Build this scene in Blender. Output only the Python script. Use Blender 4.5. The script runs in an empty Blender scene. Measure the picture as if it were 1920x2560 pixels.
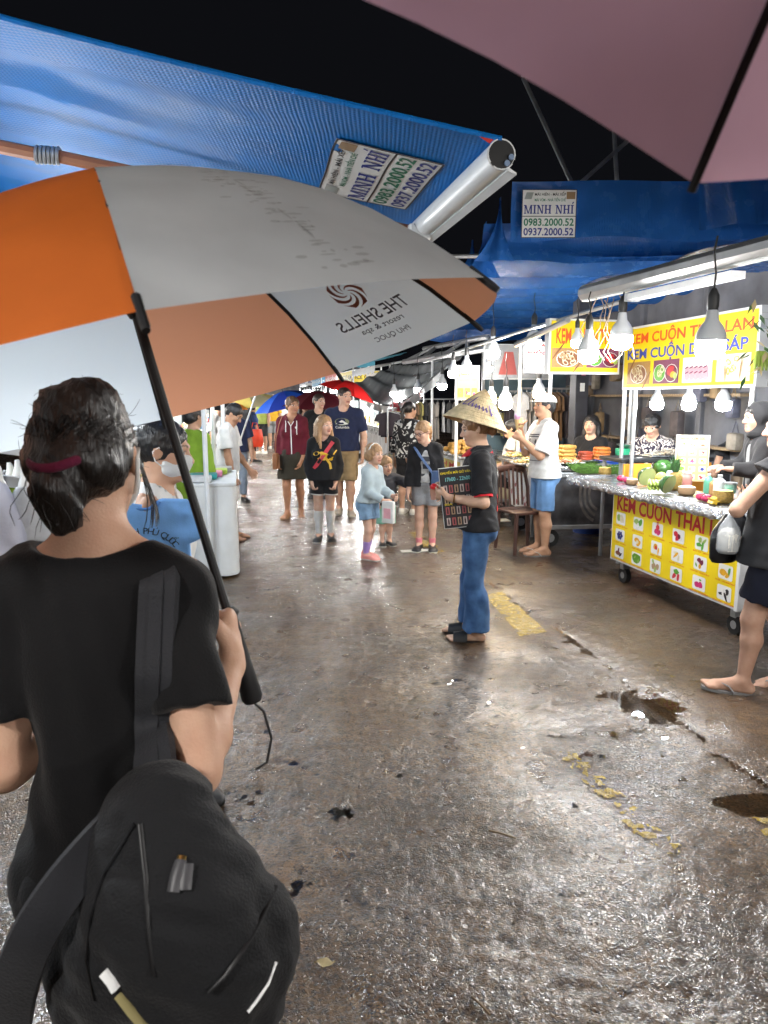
import bpy, bmesh, math, random
import numpy as np
from mathutils import Vector, Matrix
from mathutils.bvhtree import BVHTree

# ------------------------------------------------------------------ camera, sky, exposure
scene = bpy.context.scene
COL = scene.collection
CAM_H = 1.62
PITCH = math.atan(285.0 / 1775.0)
FPX = 1775.0
cam_data = bpy.data.cameras.new('camera')
cam = bpy.data.objects.new('camera', cam_data)
COL.objects.link(cam)
cam.location = (0, 0, CAM_H)
cam.rotation_euler = (math.pi / 2 - PITCH, 0, 0)
cam_data.sensor_fit = 'VERTICAL'
cam_data.sensor_height = 36.0
cam_data.lens = 36.0 * FPX / 2560.0
cam_data.clip_start = 0.05
cam_data.clip_end = 500
cam_data.dof.use_dof = True
cam_data.dof.focus_distance = 5.0
cam_data.dof.aperture_fstop = 9.0
scene.camera = cam
scene.render.resolution_x, scene.render.resolution_y = 768, 1024

world = bpy.data.worlds.new('World')
scene.world = world
world.use_nodes = True
bg = world.node_tree.nodes['Background']
bg.inputs[0].default_value = (0.0019, 0.002, 0.0026, 1)      # rainy night sky
bg.inputs[1].default_value = 1.0

scene.view_settings.view_transform = 'Standard'
scene.view_settings.look = 'None'
scene.view_settings.gamma = 1.0
scene.view_settings.use_curve_mapping = False
scene.view_settings.exposure = 1.12
scene.render.engine = 'CYCLES'
cy = scene.cycles
cy.use_denoising = True
cy.max_bounces = 6
cy.diffuse_bounces = 3
cy.glossy_bounces = 3
cy.transmission_bounces = 4
cy.transparent_max_bounces = 6
cy.sample_clamp_indirect = 4.0
cy.sample_clamp_direct = 0.0
cy.caustics_reflective = False
cy.caustics_refractive = False
cy.use_light_tree = True

ALPHA = math.radians(11.5)             # the street runs a little to the left of the camera's heading
SD = np.array([-math.sin(ALPHA), math.cos(ALPHA), 0.0])   # along the street
TD = np.array([math.cos(ALPHA), math.sin(ALPHA), 0.0])    # across it, to the right
CP, SP = math.cos(PITCH), math.sin(PITCH)


def at(px, py, Y):
    """a measured point of the photograph at Y metres ahead"""
    u = (px - 960) / FPX
    v = (1280 - py) / FPX
    t = Y / (CP + v * SP)
    return np.array([u * t, Y, CAM_H + t * (-SP + v * CP)])


def ground(px, py, z=0.0):
    u = (px - 960) / FPX
    v = (1280 - py) / FPX
    t = (z - CAM_H) / (-SP + v * CP)
    return np.array([u * t, t * (CP + v * SP), z])


# ------------------------------------------------------------------ materials
MATS = {}


def mat(name, color, rough=0.6, metal=0.0, var=0.12, vscale=9.0, bump=0.0, bscale=60.0, spec=0.5,
        trans=0.0, emit=None, estr=0.0, coat=0.0, sheen=0.0, alpha=1.0, color2=None, rvar=0.1, sss=0.0, ior=1.45,
        stretch=None, transl=0.0):
    if name in MATS:
        return MATS[name]
    m = bpy.data.materials.new(name)
    m.use_nodes = True
    nt = m.node_tree
    N, L = nt.nodes, nt.links
    b = N['Principled BSDF']
    b.inputs['Roughness'].default_value = rough
    b.inputs['Metallic'].default_value = metal
    b.inputs['Specular IOR Level'].default_value = spec
    b.inputs['IOR'].default_value = ior
    b.inputs['Transmission Weight'].default_value = trans
    b.inputs['Coat Weight'].default_value = coat
    b.inputs['Coat Roughness'].default_value = 0.08
    b.inputs['Sheen Weight'].default_value = sheen
    b.inputs['Alpha'].default_value = alpha
    if sss:
        b.inputs['Subsurface Weight'].default_value = sss
        b.inputs['Subsurface Radius'].default_value = (0.02, 0.008, 0.004)
        b.inputs['Subsurface Scale'].default_value = 0.6
    c = tuple(color[:3]) + (1,)
    c2 = tuple(color2[:3]) + (1,) if color2 else tuple(x * (1 - 2 * var) for x in color[:3]) + (1,)
    tc = N.new('ShaderNodeTexCoord')
    src = tc.outputs['Object']
    if stretch:
        mp = N.new('ShaderNodeMapping')
        mp.inputs['Scale'].default_value = stretch
        L.new(src, mp.inputs[0])
        src = mp.outputs[0]
    nz = N.new('ShaderNodeTexNoise')
    nz.inputs['Scale'].default_value = vscale
    nz.inputs['Detail'].default_value = 5
    L.new(src, nz.inputs['Vector'])
    rp = N.new('ShaderNodeValToRGB')
    rp.color_ramp.elements[0].position = 0.3
    rp.color_ramp.elements[1].position = 0.7
    rp.color_ramp.elements[0].color = c2
    rp.color_ramp.elements[1].color = c
    L.new(nz.outputs['Fac'], rp.inputs[0])
    L.new(rp.outputs[0], b.inputs['Base Color'])
    if rvar:
        mr = N.new('ShaderNodeMapRange')
        mr.inputs[3].default_value = max(0.02, rough - rvar)
        mr.inputs[4].default_value = min(1, rough + rvar)
        L.new(nz.outputs['Fac'], mr.inputs[0])
        L.new(mr.outputs[0], b.inputs['Roughness'])
    if bump:
        n2 = N.new('ShaderNodeTexNoise')
        n2.inputs['Scale'].default_value = bscale
        n2.inputs['Detail'].default_value = 4
        L.new(src, n2.inputs['Vector'])
        bp = N.new('ShaderNodeBump')
        bp.inputs['Strength'].default_value = bump
        bp.inputs['Distance'].default_value = 0.01
        L.new(n2.outputs['Fac'], bp.inputs['Height'])
        L.new(bp.outputs[0], b.inputs['Normal'])
    if emit:
        b.inputs['Emission Color'].default_value = tuple(emit) + (1,)
        b.inputs['Emission Strength'].default_value = estr
    if transl:
        tr = N.new('ShaderNodeBsdfTranslucent')
        L.new(rp.outputs[0], tr.inputs[0])
        mx = N.new('ShaderNodeMixShader')
        mx.inputs[0].default_value = transl
        L.new(b.outputs[0], mx.inputs[1])
        L.new(tr.outputs[0], mx.inputs[2])
        L.new(mx.outputs[0], N['Material Output'].inputs[0])
    MATS[name] = m
    return m


def nodes_of(m):
    return m.node_tree.nodes, m.node_tree.links, m.node_tree.nodes['Principled BSDF']


def skin_mat():
    if 'skin' in MATS:
        return MATS['skin']
    m = mat('skin', (0.5, 0.3, 0.2), 0.58, var=0.0, bump=0.16, bscale=220, sss=0.05, rvar=0.1, spec=.4)
    N, L, b = nodes_of(m)
    a = N.new('ShaderNodeAttribute')
    a.attribute_name = 'Col'
    nz = N.new('ShaderNodeTexNoise')
    nz.inputs['Scale'].default_value = 26
    nz.inputs['Detail'].default_value = 4
    tc = N.new('ShaderNodeTexCoord')
    L.new(tc.outputs['Object'], nz.inputs['Vector'])
    mx = N.new('ShaderNodeMix')
    mx.data_type = 'RGBA'
    mx.blend_type = 'MULTIPLY'
    mx.inputs[0].default_value = 0.35
    rp = N.new('ShaderNodeValToRGB')
    rp.color_ramp.elements[0].position = 0.35
    rp.color_ramp.elements[1].position = 0.65
    rp.color_ramp.elements[0].color = (0.78, 0.62, 0.58, 1)
    rp.color_ramp.elements[1].color = (1, 1, 1, 1)
    L.new(nz.outputs['Fac'], rp.inputs[0])
    L.new(a.outputs['Color'], mx.inputs[6])
    L.new(rp.outputs[0], mx.inputs[7])
    L.new(mx.outputs[2], b.inputs['Base Color'])
    return m


# ------------------------------------------------------------------ object helpers
def tag(o, label=None, cat=None, group=None, kind=None):
    if label:
        o['label'] = label
    if cat:
        o['category'] = cat
    if group:
        o['group'] = group
    if kind:
        o['kind'] = kind
    return o


def empty(name, label, cat, loc=(0, 0, 0), rz=0.0, group=None):
    o = bpy.data.objects.new(name, None)
    COL.objects.link(o)
    o.location = loc
    o.rotation_euler = (0, 0, rz)
    o.empty_display_size = 0.1
    return tag(o, label, cat, group)


def link(name, me, m=None, parent=None, smooth=False):
    o = bpy.data.objects.new(name, me)
    COL.objects.link(o)
    if m is not None:
        for q in (m if isinstance(m, (list, tuple)) else [m]):
            me.materials.append(q)
    if parent is not None:
        o.parent = parent
    if smooth:
        me.polygons.foreach_set('use_smooth', [True] * len(me.polygons))
    return o


def copy_tree(o, parent=None, **kw):
    c = o.copy()
    COL.objects.link(c)
    if parent is not None:
        c.parent = parent
    for ch in list(o.children):
        copy_tree(ch, c)
    for k, v in kw.items():
        c[k] = v
    return c


class MB:
    """collects shapes for ONE mesh"""

    def __init__(s):
        s.v, s.f, s.mi = [], [], []

    def add(s, vs, fs, mi=0):
        n = len(s.v)
        s.v += [tuple(map(float, p)) for p in vs]
        s.f += [tuple(i + n for i in f) for f in fs]
        s.mi += [mi] * len(fs)
        return s

    def box(s, c, d, mi=0, R=None, bev=0.0):
        """box with chamfered edges if bev"""
        hx, hy, hz = d[0] / 2, d[1] / 2, d[2] / 2
        if bev <= 0:
            vs = [(x * hx, y * hy, z * hz) for x in (-1, 1) for y in (-1, 1) for z in (-1, 1)]
            fs = [(0, 1, 3, 2), (4, 6, 7, 5), (0, 4, 5, 1), (2, 3, 7, 6), (0, 2, 6, 4), (1, 5, 7, 3)]
        else:
            b = min(bev, hx * .9, hy * .9, hz * .9)
            bm = bmesh.new()
            bmesh.ops.create_cube(bm, size=1)
            for q in bm.verts:
                q.co = (q.co.x * 2 * hx, q.co.y * 2 * hy, q.co.z * 2 * hz)
            bmesh.ops.bevel(bm, geom=bm.edges[:], offset=b, segments=2, affect='EDGES', profile=0.6)
            bm.verts.index_update()
            vs = [tuple(q.co) for q in bm.verts]
            fs = [tuple(q.index for q in f.verts) for f in bm.faces]
            bm.free()
        vs = np.array(vs)
        if R is not None:
            vs = vs @ np.array(R).T
        return s.add(vs + np.array(c), fs, mi)

    def tube(s, pts, r, n=8, mi=0, cap=True, flat=None):
        """r may be a list; flat=(sx,sy) scales the section"""
        pts = [np.array(p, float) for p in pts]
        k = len(pts)
        rs = r if hasattr(r, '__len__') else [r] * k
        vs = []
        up = None
        for i, p in enumerate(pts):
            d = pts[min(i + 1, k - 1)] - pts[max(i - 1, 0)]
            d /= (np.linalg.norm(d) + 1e-9)
            if up is None:
                up = np.array([0, 0, 1.]) if abs(d[2]) < .9 else np.array([1., 0, 0])
            a = np.cross(d, up)
            a /= (np.linalg.norm(a) + 1e-9)
            b = np.cross(a, d)
            up = b
            sx, sy = flat or (1, 1)
            for j in range(n):
                t = 2 * math.pi * j / n
                vs.append(p + rs[i] * (math.cos(t) * a * sx + math.sin(t) * b * sy))
        fs = []
        for i in range(k - 1):
            for j in range(n):
                fs.append((i * n + j, i * n + (j + 1) % n, (i + 1) * n + (j + 1) % n, (i + 1) * n + j))
        if cap:
            fs.append(tuple(range(n))[::-1])
            fs.append(tuple((k - 1) * n + j for j in range(n)))
        return s.add(vs, fs, mi)

    def lathe(s, prof, c=(0, 0, 0), n=16, mi=0, R=None, wob=None):
        vs, fs = [], []
        k = len(prof)
        for i, (r, z) in enumerate(prof):
            for j in range(n):
                t = 2 * math.pi * j / n
                q = r * (wob(t, z) if wob else 1)
                vs.append((q * math.cos(t), q * math.sin(t), z))
        for i in range(k - 1):
            for j in range(n):
                fs.append((i * n + j, i * n + (j + 1) % n, (i + 1) * n + (j + 1) % n, (i + 1) * n + j))
        fs.append(tuple(range(n))[::-1])
        fs.append(tuple((k - 1) * n + j for j in range(n)))
        vs = np.array(vs)
        if R is not None:
            vs = vs @ np.array(R).T
        return s.add(vs + np.array(c), fs, mi)

    def ball(s, c, r, n=10, mi=0, R=None, wob=None):
        r = np.array(r if hasattr(r, '__len__') else (r, r, r), float)
        m = max(5, n // 2 + 1)
        vs = [(0, 0, 1)]
        for i in range(1, m):
            a = math.pi * i / m
            for j in range(n):
                t = 2 * math.pi * j / n
                vs.append((math.sin(a) * math.cos(t), math.sin(a) * math.sin(t), math.cos(a)))
        vs.append((0, 0, -1))
        fs = [(0, 1 + j, 1 + (j + 1) % n) for j in range(n)]
        for i in range(m - 2):
            for j in range(n):
                fs.append((1 + i * n + j, 1 + (i + 1) * n + j, 1 + (i + 1) * n + (j + 1) % n, 1 + i * n + (j + 1) % n))
        e = len(vs) - 1
        fs += [(e, 1 + (m - 2) * n + (j + 1) % n, 1 + (m - 2) * n + j) for j in range(n)]
        vs = np.array(vs)
        if wob is not None:
            vs = vs * np.array([wob(p) for p in vs])[:, None]
        vs = vs * r
        if R is not None:
            vs = vs @ np.array(R).T
        return s.add(vs + np.array(c), fs, mi)

    def grid(s, P, mi=0, close_u=False):
        """P: array (nu, nv, 3)"""
        nu, nv = P.shape[:2]
        fs = []
        for i in range(nu - (0 if close_u else 1)):
            for j in range(nv - 1):
                i2 = (i + 1) % nu
                fs.append((i * nv + j, i2 * nv + j, i2 * nv + j + 1, i * nv + j + 1))
        return s.add(P.reshape(-1, 3), fs, mi)

    def poly(s, pts, mi=0):
        return s.add(pts, [tuple(range(len(pts)))], mi)

    def extr(s, pts, d, mi=0):
        """polygon pts extruded by vector d"""
        pts = [np.array(p, float) for p in pts]
        n = len(pts)
        d = np.array(d, float)
        fs = [tuple(range(n))[::-1], tuple(range(n, 2 * n))]
        fs += [(i, (i + 1) % n, n + (i + 1) % n, n + i) for i in range(n)]
        return s.add(pts + [p + d for p in pts], fs, mi)

    def mesh(s, name='mesh'):
        me = bpy.data.meshes.new(name)
        me.from_pydata(s.v, [], s.f)
        if any(s.mi):
            me.polygons.foreach_set('material_index', s.mi)
        me.update()
        return me

    def build(s, name, m=None, parent=None, smooth=False):
        me = s.mesh(name)
        bm = bmesh.new()
        bm.from_mesh(me)
        bmesh.ops.recalc_face_normals(bm, faces=bm.faces[:])
        bm.to_mesh(me)
        bm.free()
        o = link(name, me, m, parent, smooth)
        if smooth:
            me.set_sharp_from_angle(angle=math.radians(50))
        return o


def rotz(a):
    c, s = math.cos(a), math.sin(a)
    return np.array([[c, -s, 0], [s, c, 0], [0, 0, 1.]])


def nrm(v):
    v = np.array(v, float)
    return v / (np.linalg.norm(v) + 1e-12)


# ------------------------------------------------------------------ lettering
def text_verts(txt, size=1.0, bold=0.0, sx=1.0, shear=0.0, spacing=1.0):
    cu = bpy.data.curves.new('lettering', 'FONT')
    cu.body = txt
    cu.size = size
    cu.offset = bold
    cu.shear = shear
    cu.space_character = spacing
    cu.resolution_u = 3
    cu.fill_mode = 'FRONT'
    o = bpy.data.objects.new('lettering', cu)
    me = bpy.data.meshes.new_from_object(o)
    vs = np.array([tuple(v.co) for v in me.vertices]).reshape(-1, 3)
    fs = [tuple(p.vertices) for p in me.polygons]
    bpy.data.objects.remove(o)
    bpy.data.curves.remove(cu)
    bpy.data.meshes.remove(me)
    vs[:, 0] *= sx
    return vs, fs


def fit_text(txt, x0, x1, y0, y1, bold=0.012, shear=0.0, spacing=1.0, ref=None):
    """lettering filling the rectangle x0..x1, y0..y1 (ref: word whose height counts)"""
    vs, fs = text_verts(txt, 1.0, bold, 1.0, shear, spacing)
    rv = text_verts(ref, 1.0, bold)[0] if ref else vs
    lo, hi = vs[:, 0].min(), vs[:, 0].max()
    b0, b1 = rv[:, 1].min(), rv[:, 1].max()
    vs[:, 0] = x0 + (vs[:, 0] - lo) / (hi - lo) * (x1 - x0)
    vs[:, 1] = y0 + (vs[:, 1] - b0) / (b1 - b0) * (y1 - y0)
    return vs, fs


def serif_text(txt, x0, x1, y0, y1):
    """slab-serif capitals for M I N H with an acute accent on the last letter if it is Í"""
    mb = MB()

    def rect(x, y, w, h):
        mb.poly([(x, y, 0), (x + w, y, 0), (x + w, y + h, 0), (x, y + h, 0)])

    def quad(a, b, c, d):
        mb.poly([(p[0], p[1], 0) for p in (a, b, c, d)])
    x = 0.0
    s, t = .2, .1
    for ch in txt:
        if ch == ' ':
            x += .5
            continue
        if ch in 'IÍ':
            rect(x + .1, 0, s, 1); rect(x, 0, .4, t); rect(x, 1 - t, .4, t)
            if ch == 'Í':
                quad((x + .15, 1.1), (x + .27, 1.1), (x + .45, 1.35), (x + .25, 1.35))
            x += .52
        elif ch == 'N':
            rect(x + .08, 0, .12, 1); rect(x + .68, 0, .12, 1)
            quad((x + .05, 1), (x + .27, 1), (x + .8, 0), (x + .62, 0))
            rect(x - .02, 0, .32, t); rect(x + .58, 1 - t, .32, t); rect(x - .04, 1 - t, .2, t)
            x += 1.0
        elif ch == 'H':
            rect(x + .08, 0, s, 1); rect(x + .62, 0, s, 1); rect(x + .2, .45, .5, t)
            for q in (0, .54):
                rect(x + q, 0, .36, t); rect(x + q, 1 - t, .36, t)
            x += 1.0
        elif ch == 'M':
            rect(x + .08, 0, .12, 1); rect(x + .85, 0, s, 1)
            quad((x + .06, 1), (x + .3, 1), (x + .62, 0), (x + .5, 0))
            quad((x + .5, 0), (x + .62, 0), (x + .97, 1), (x + .85, 1))
            rect(x - .02, 0, .32, t); rect(x + .77, 0, .36, t); rect(x - .04, 1 - t, .2, t); rect(x + .9, 1 - t, .22, t)
            x += 1.22
    vs = np.array(mb.v)
    vs[:, 0] = x0 + vs[:, 0] / (x - .1) * (x1 - x0)
    vs[:, 1] = y0 + vs[:, 1] * (y1 - y0)
    vs[:, 2] = np.arange(len(vs)) // 4 * 0.00002
    return vs, mb.f


def flat_mesh(name, parts, m, parent, M=None, z=0.0):
    """parts: list of (vs, fs) in the XY plane -> one mesh; M maps local to parent space (4x4)"""
    mb = MB()
    for vs, fs in parts:
        vs = np.array(vs, float).copy()
        vs[:, 2] += z
        mb.add(vs, fs)
    me = mb.mesh(name)
    o = link(name, me, m, parent)
    if M is not None:
        o.matrix_local = M
    return o


def disc(cx, cy, rx, ry=None, n=10, rot=0.0, z=0.0):
    ry = ry or rx
    vs = []
    for i in range(n):
        a = 2 * math.pi * i / n
        x, y = rx * math.cos(a), ry * math.sin(a)
        vs.append((cx + x * math.cos(rot) - y * math.sin(rot), cy + x * math.sin(rot) + y * math.cos(rot), z))
    return np.array(vs), [tuple(range(n))]


def rrect(x0, y0, x1, y1, r=0.0, z=0.0, n=4):
    if r <= 0:
        return np.array([(x0, y0, z), (x1, y0, z), (x1, y1, z), (x0, y1, z)], float), [(0, 1, 2, 3)]
    vs = []
    for cx, cy, a0 in ((x1 - r, y0 + r, -90), (x1 - r, y1 - r, 0), (x0 + r, y1 - r, 90), (x0 + r, y0 + r, 180)):
        for k in range(n + 1):
            a = math.radians(a0 + 90 * k / n)
            vs.append((cx + r * math.cos(a), cy + r * math.sin(a), z))
    return np.array(vs), [tuple(range(len(vs)))]


def plane_M(o, xdir, ydir):
    x, y = nrm(xdir), nrm(ydir)
    z = np.cross(x, y)
    M = Matrix.Identity(4)
    for i in range(3):
        M[i][0], M[i][1], M[i][2], M[i][3] = float(x[i]), float(y[i]), float(z[i]), float(o[i])
    return M


def decal(name, parts, m, target, origin, xdir, ydir, off=0.003):
    """prints flat lettering onto a curved mesh by casting it along -z of its plane (target's local space)"""
    x, y = nrm(xdir), nrm(ydir)
    z = np.cross(x, y)
    me = target.data
    bv = BVHTree.FromPolygons([v.co for v in me.vertices], [tuple(p.vertices) for p in me.polygons])
    mb = MB()
    for vs, fs in parts:
        out = []
        for p in vs:
            w = np.array(origin) + p[0] * x + p[1] * y
            hit = bv.ray_cast(Vector(w + z * .5), Vector(-z), 1.0)
            d = np.array(hit[0]) if hit[0] is not None else w
            out.append(d + z * off)
        mb.add(out, fs)
    o = link(name, mb.mesh(name), m, target)
    return o
# ------------------------------------------------------------------ implicit bodies
class Field:
    def __init__(s, lo, hi, h):
        s.h = h
        s.lo = np.array(lo, np.float32)
        n = np.ceil((np.array(hi) - np.array(lo)) / h).astype(int) + 1
        s.ax = [(s.lo[i] + h * np.arange(n[i])).astype(np.float32) for i in range(3)]
        s.D = np.full(n, 1.0, np.float32)

    def _win(s, lo, hi, pad):
        sl = []
        for i in range(3):
            a = int(np.clip(np.floor((lo[i] - pad - s.lo[i]) / s.h), 0, len(s.ax[i]) - 1))
            b = int(np.clip(np.ceil((hi[i] + pad - s.lo[i]) / s.h) + 1, a + 1, len(s.ax[i])))
            sl.append(slice(a, b))
        P = (s.ax[0][sl[0]][:, None, None], s.ax[1][sl[1]][None, :, None], s.ax[2][sl[2]][None, None, :])
        return tuple(sl), P

    def put(s, prim, k=0.02, mode='u'):
        fn, lo, hi = prim
        sl, P = s._win(lo, hi, max(k, 0.0) + 3 * s.h if mode == 'u' else k + 2 * s.h)
        d = fn(P)
        D = s.D[sl]
        if mode == 'u':
            if k > 0:
                m = np.maximum(k - np.abs(D - d), 0) / k
                s.D[sl] = np.minimum(D, d) - m * m * k * .25
            else:
                s.D[sl] = np.minimum(D, d)
        else:
            d = -d
            if k > 0:
                m = np.maximum(k - np.abs(D - d), 0) / k
                s.D[sl] = np.maximum(D, d) + m * m * k * .25
            else:
                s.D[sl] = np.maximum(D, d)

    def cut(s, p, n):
        """keep the side where (x-p).n < 0"""
        d = ((s.ax[0] - p[0]) * n[0])[:, None, None] + ((s.ax[1] - p[1]) * n[1])[None, :, None] + ((s.ax[2] - p[2]) * n[2])[None, None, :]
        s.D = np.maximum(s.D, d.astype(np.float32))

    def wrinkle(s, amp, freq, seed):
        r = np.random.default_rng(seed)
        X, Y, Z = s.ax[0][:, None, None], s.ax[1][None, :, None], s.ax[2][None, None, :]
        w = 0
        for i in range(5):
            k = r.normal(size=3) * freq * (0.6 + .5 * i)
            w = w + np.sin(X * k[0] + Y * k[1] + Z * k[2] + r.uniform(0, 6.28) + 1.2 * np.sin((X + Y) * freq * .5 + Z * freq * .4)) / (1 + .45 * i)
        s.D = s.D + (amp * .5 * w).astype(np.float32)

    def mesh(s):
        D = s.D
        D[0], D[-1], D[:, 0], D[:, -1] = 1, 1, 1, 1
        D[:, :, 0], D[:, :, -1] = 1, 1
        S = D < 0
        c = S[:-1, :-1, :-1].astype(np.int8)
        tot = np.zeros_like(c)
        offs = [(i, j, k) for i in (0, 1) for j in (0, 1) for k in (0, 1)]
        nx, ny, nz = c.shape
        for i, j, k in offs:
            tot += S[i:i + nx, j:j + ny, k:k + nz]
        I = np.array(np.nonzero((tot > 0) & (tot < 8))).T
        if len(I) == 0:
            return np.zeros((0, 3)), np.zeros((0, 4), int)
        V = np.stack([D[I[:, 0] + i, I[:, 1] + j, I[:, 2] + k] for i, j, k in offs], 1)
        acc = np.zeros((len(I), 3))
        cnt = np.zeros(len(I))
        for a in range(8):
            for b in range(a + 1, 8):
                oa, ob = np.array(offs[a]), np.array(offs[b])
                if np.abs(oa - ob).sum() != 1:
                    continue
                va, vb = V[:, a], V[:, b]
                x = (va < 0) != (vb < 0)
                t = np.where(x, va / np.where(x, va - vb, 1), 0)
                acc += np.where(x[:, None], oa + t[:, None] * (ob - oa), 0)
                cnt += x
        verts = (I + acc / cnt[:, None]) * s.h + s.lo
        idx = np.full(c.shape, -1, np.int64)
        idx[I[:, 0], I[:, 1], I[:, 2]] = np.arange(len(I))
        quads = []
        for ax in range(3):
            a = [slice(None)] * 3
            b = [slice(None)] * 3
            a[ax] = slice(0, -1)
            b[ax] = slice(1, None)
            E = np.array(np.nonzero(S[tuple(a)] != S[tuple(b)])).T
            if len(E) == 0:
                continue
            inside = S[E[:, 0], E[:, 1], E[:, 2]]
            u, v = [(1, 2), (2, 0), (0, 1)][ax]
            q = []
            for du, dv in ((0, 0), (-1, 0), (-1, -1), (0, -1)):
                C = E.copy()
                C[:, u] += du
                C[:, v] += dv
                q.append(idx[C[:, 0], C[:, 1], C[:, 2]])
            q = np.stack(q, 1)
            q[~inside] = q[~inside][:, ::-1]
            quads.append(q)
        Q = np.concatenate(quads)
        return verts, Q


def np_mesh(name, V, Q):
    me = bpy.data.meshes.new(name)
    me.vertices.add(len(V))
    me.vertices.foreach_set('co', V.astype(np.float32).ravel())
    n = Q.shape[1] if len(Q) else 4
    me.loops.add(len(Q) * n)
    me.loops.foreach_set('vertex_index', Q.astype(np.int32).ravel())
    me.polygons.add(len(Q))
    me.polygons.foreach_set('loop_start', np.arange(0, len(Q) * n, n, dtype=np.int32))
    me.polygons.foreach_set('use_smooth', [True] * len(Q))
    me.update(calc_edges=True)
    return me


def cone(a, b, ra, rb, flat=None, end=None, start=None):
    """round cone; flat=(w, f) squeezes along w by f; end/start=True cuts it square there"""
    a, b = np.array(a, np.float32), np.array(b, np.float32)
    ab = b - a
    L2 = float(ab @ ab) + 1e-12
    L = math.sqrt(L2)
    R = max(ra, rb)
    f = (1.0, None) if flat is None else (flat[1], np.array(flat[0], np.float32))

    def fn(P):
        X, Y, Z = P[0] - a[0], P[1] - a[1], P[2] - a[2]
        h0 = (X * ab[0] + Y * ab[1] + Z * ab[2]) / L2
        h = np.clip(h0, 0, 1)
        qx, qy, qz = X - h * ab[0], Y - h * ab[1], Z - h * ab[2]
        d2 = qx * qx + qy * qy + qz * qz
        if f[1] is not None:
            w = f[1]
            dw = qx * w[0] + qy * w[1] + qz * w[2]
            d2 = d2 + dw * dw * (f[0] ** 2 - 1)
        d = np.sqrt(d2) - (ra + h * (rb - ra))
        if end:
            d = np.maximum(d, (h0 - 1) * L)
        if start:
            d = np.maximum(d, -h0 * L)
        return d
    return fn, np.minimum(a, b) - R, np.maximum(a, b) + R


def ell(c, r, R=np.eye(3)):
    """R columns: local axes"""
    c = np.array(c, np.float32)
    r = np.array(r, np.float32)
    R = np.array(R, np.float32)
    e = np.sqrt(((R * r) ** 2).sum(1))

    def fn(P):
        X, Y, Z = P[0] - c[0], P[1] - c[1], P[2] - c[2]
        k0 = 0
        k1 = 0
        for i in range(3):
            q = (X * R[0, i] + Y * R[1, i] + Z * R[2, i]) / r[i]
            k0 = k0 + q * q
            k1 = k1 + (q / r[i]) ** 2
        k0 = np.sqrt(k0)
        k1 = np.sqrt(k1) + 1e-6
        return k0 * (k0 - 1) / k1
    return fn, c - e, c + e


def axes_from(up, fwd):
    u = nrm(up)
    f = np.array(fwd, float)
    f = nrm(f - u * (f @ u))
    r = np.cross(f, u)
    return np.stack([r, f, u], 1)      # columns right, forward, up


def rot_axis(v, ax, ang):
    ax = nrm(ax)
    c, s = math.cos(ang), math.sin(ang)
    v = np.array(v, float)
    return v * c + np.cross(ax, v) * s + ax * (ax @ v) * (1 - c)


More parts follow.
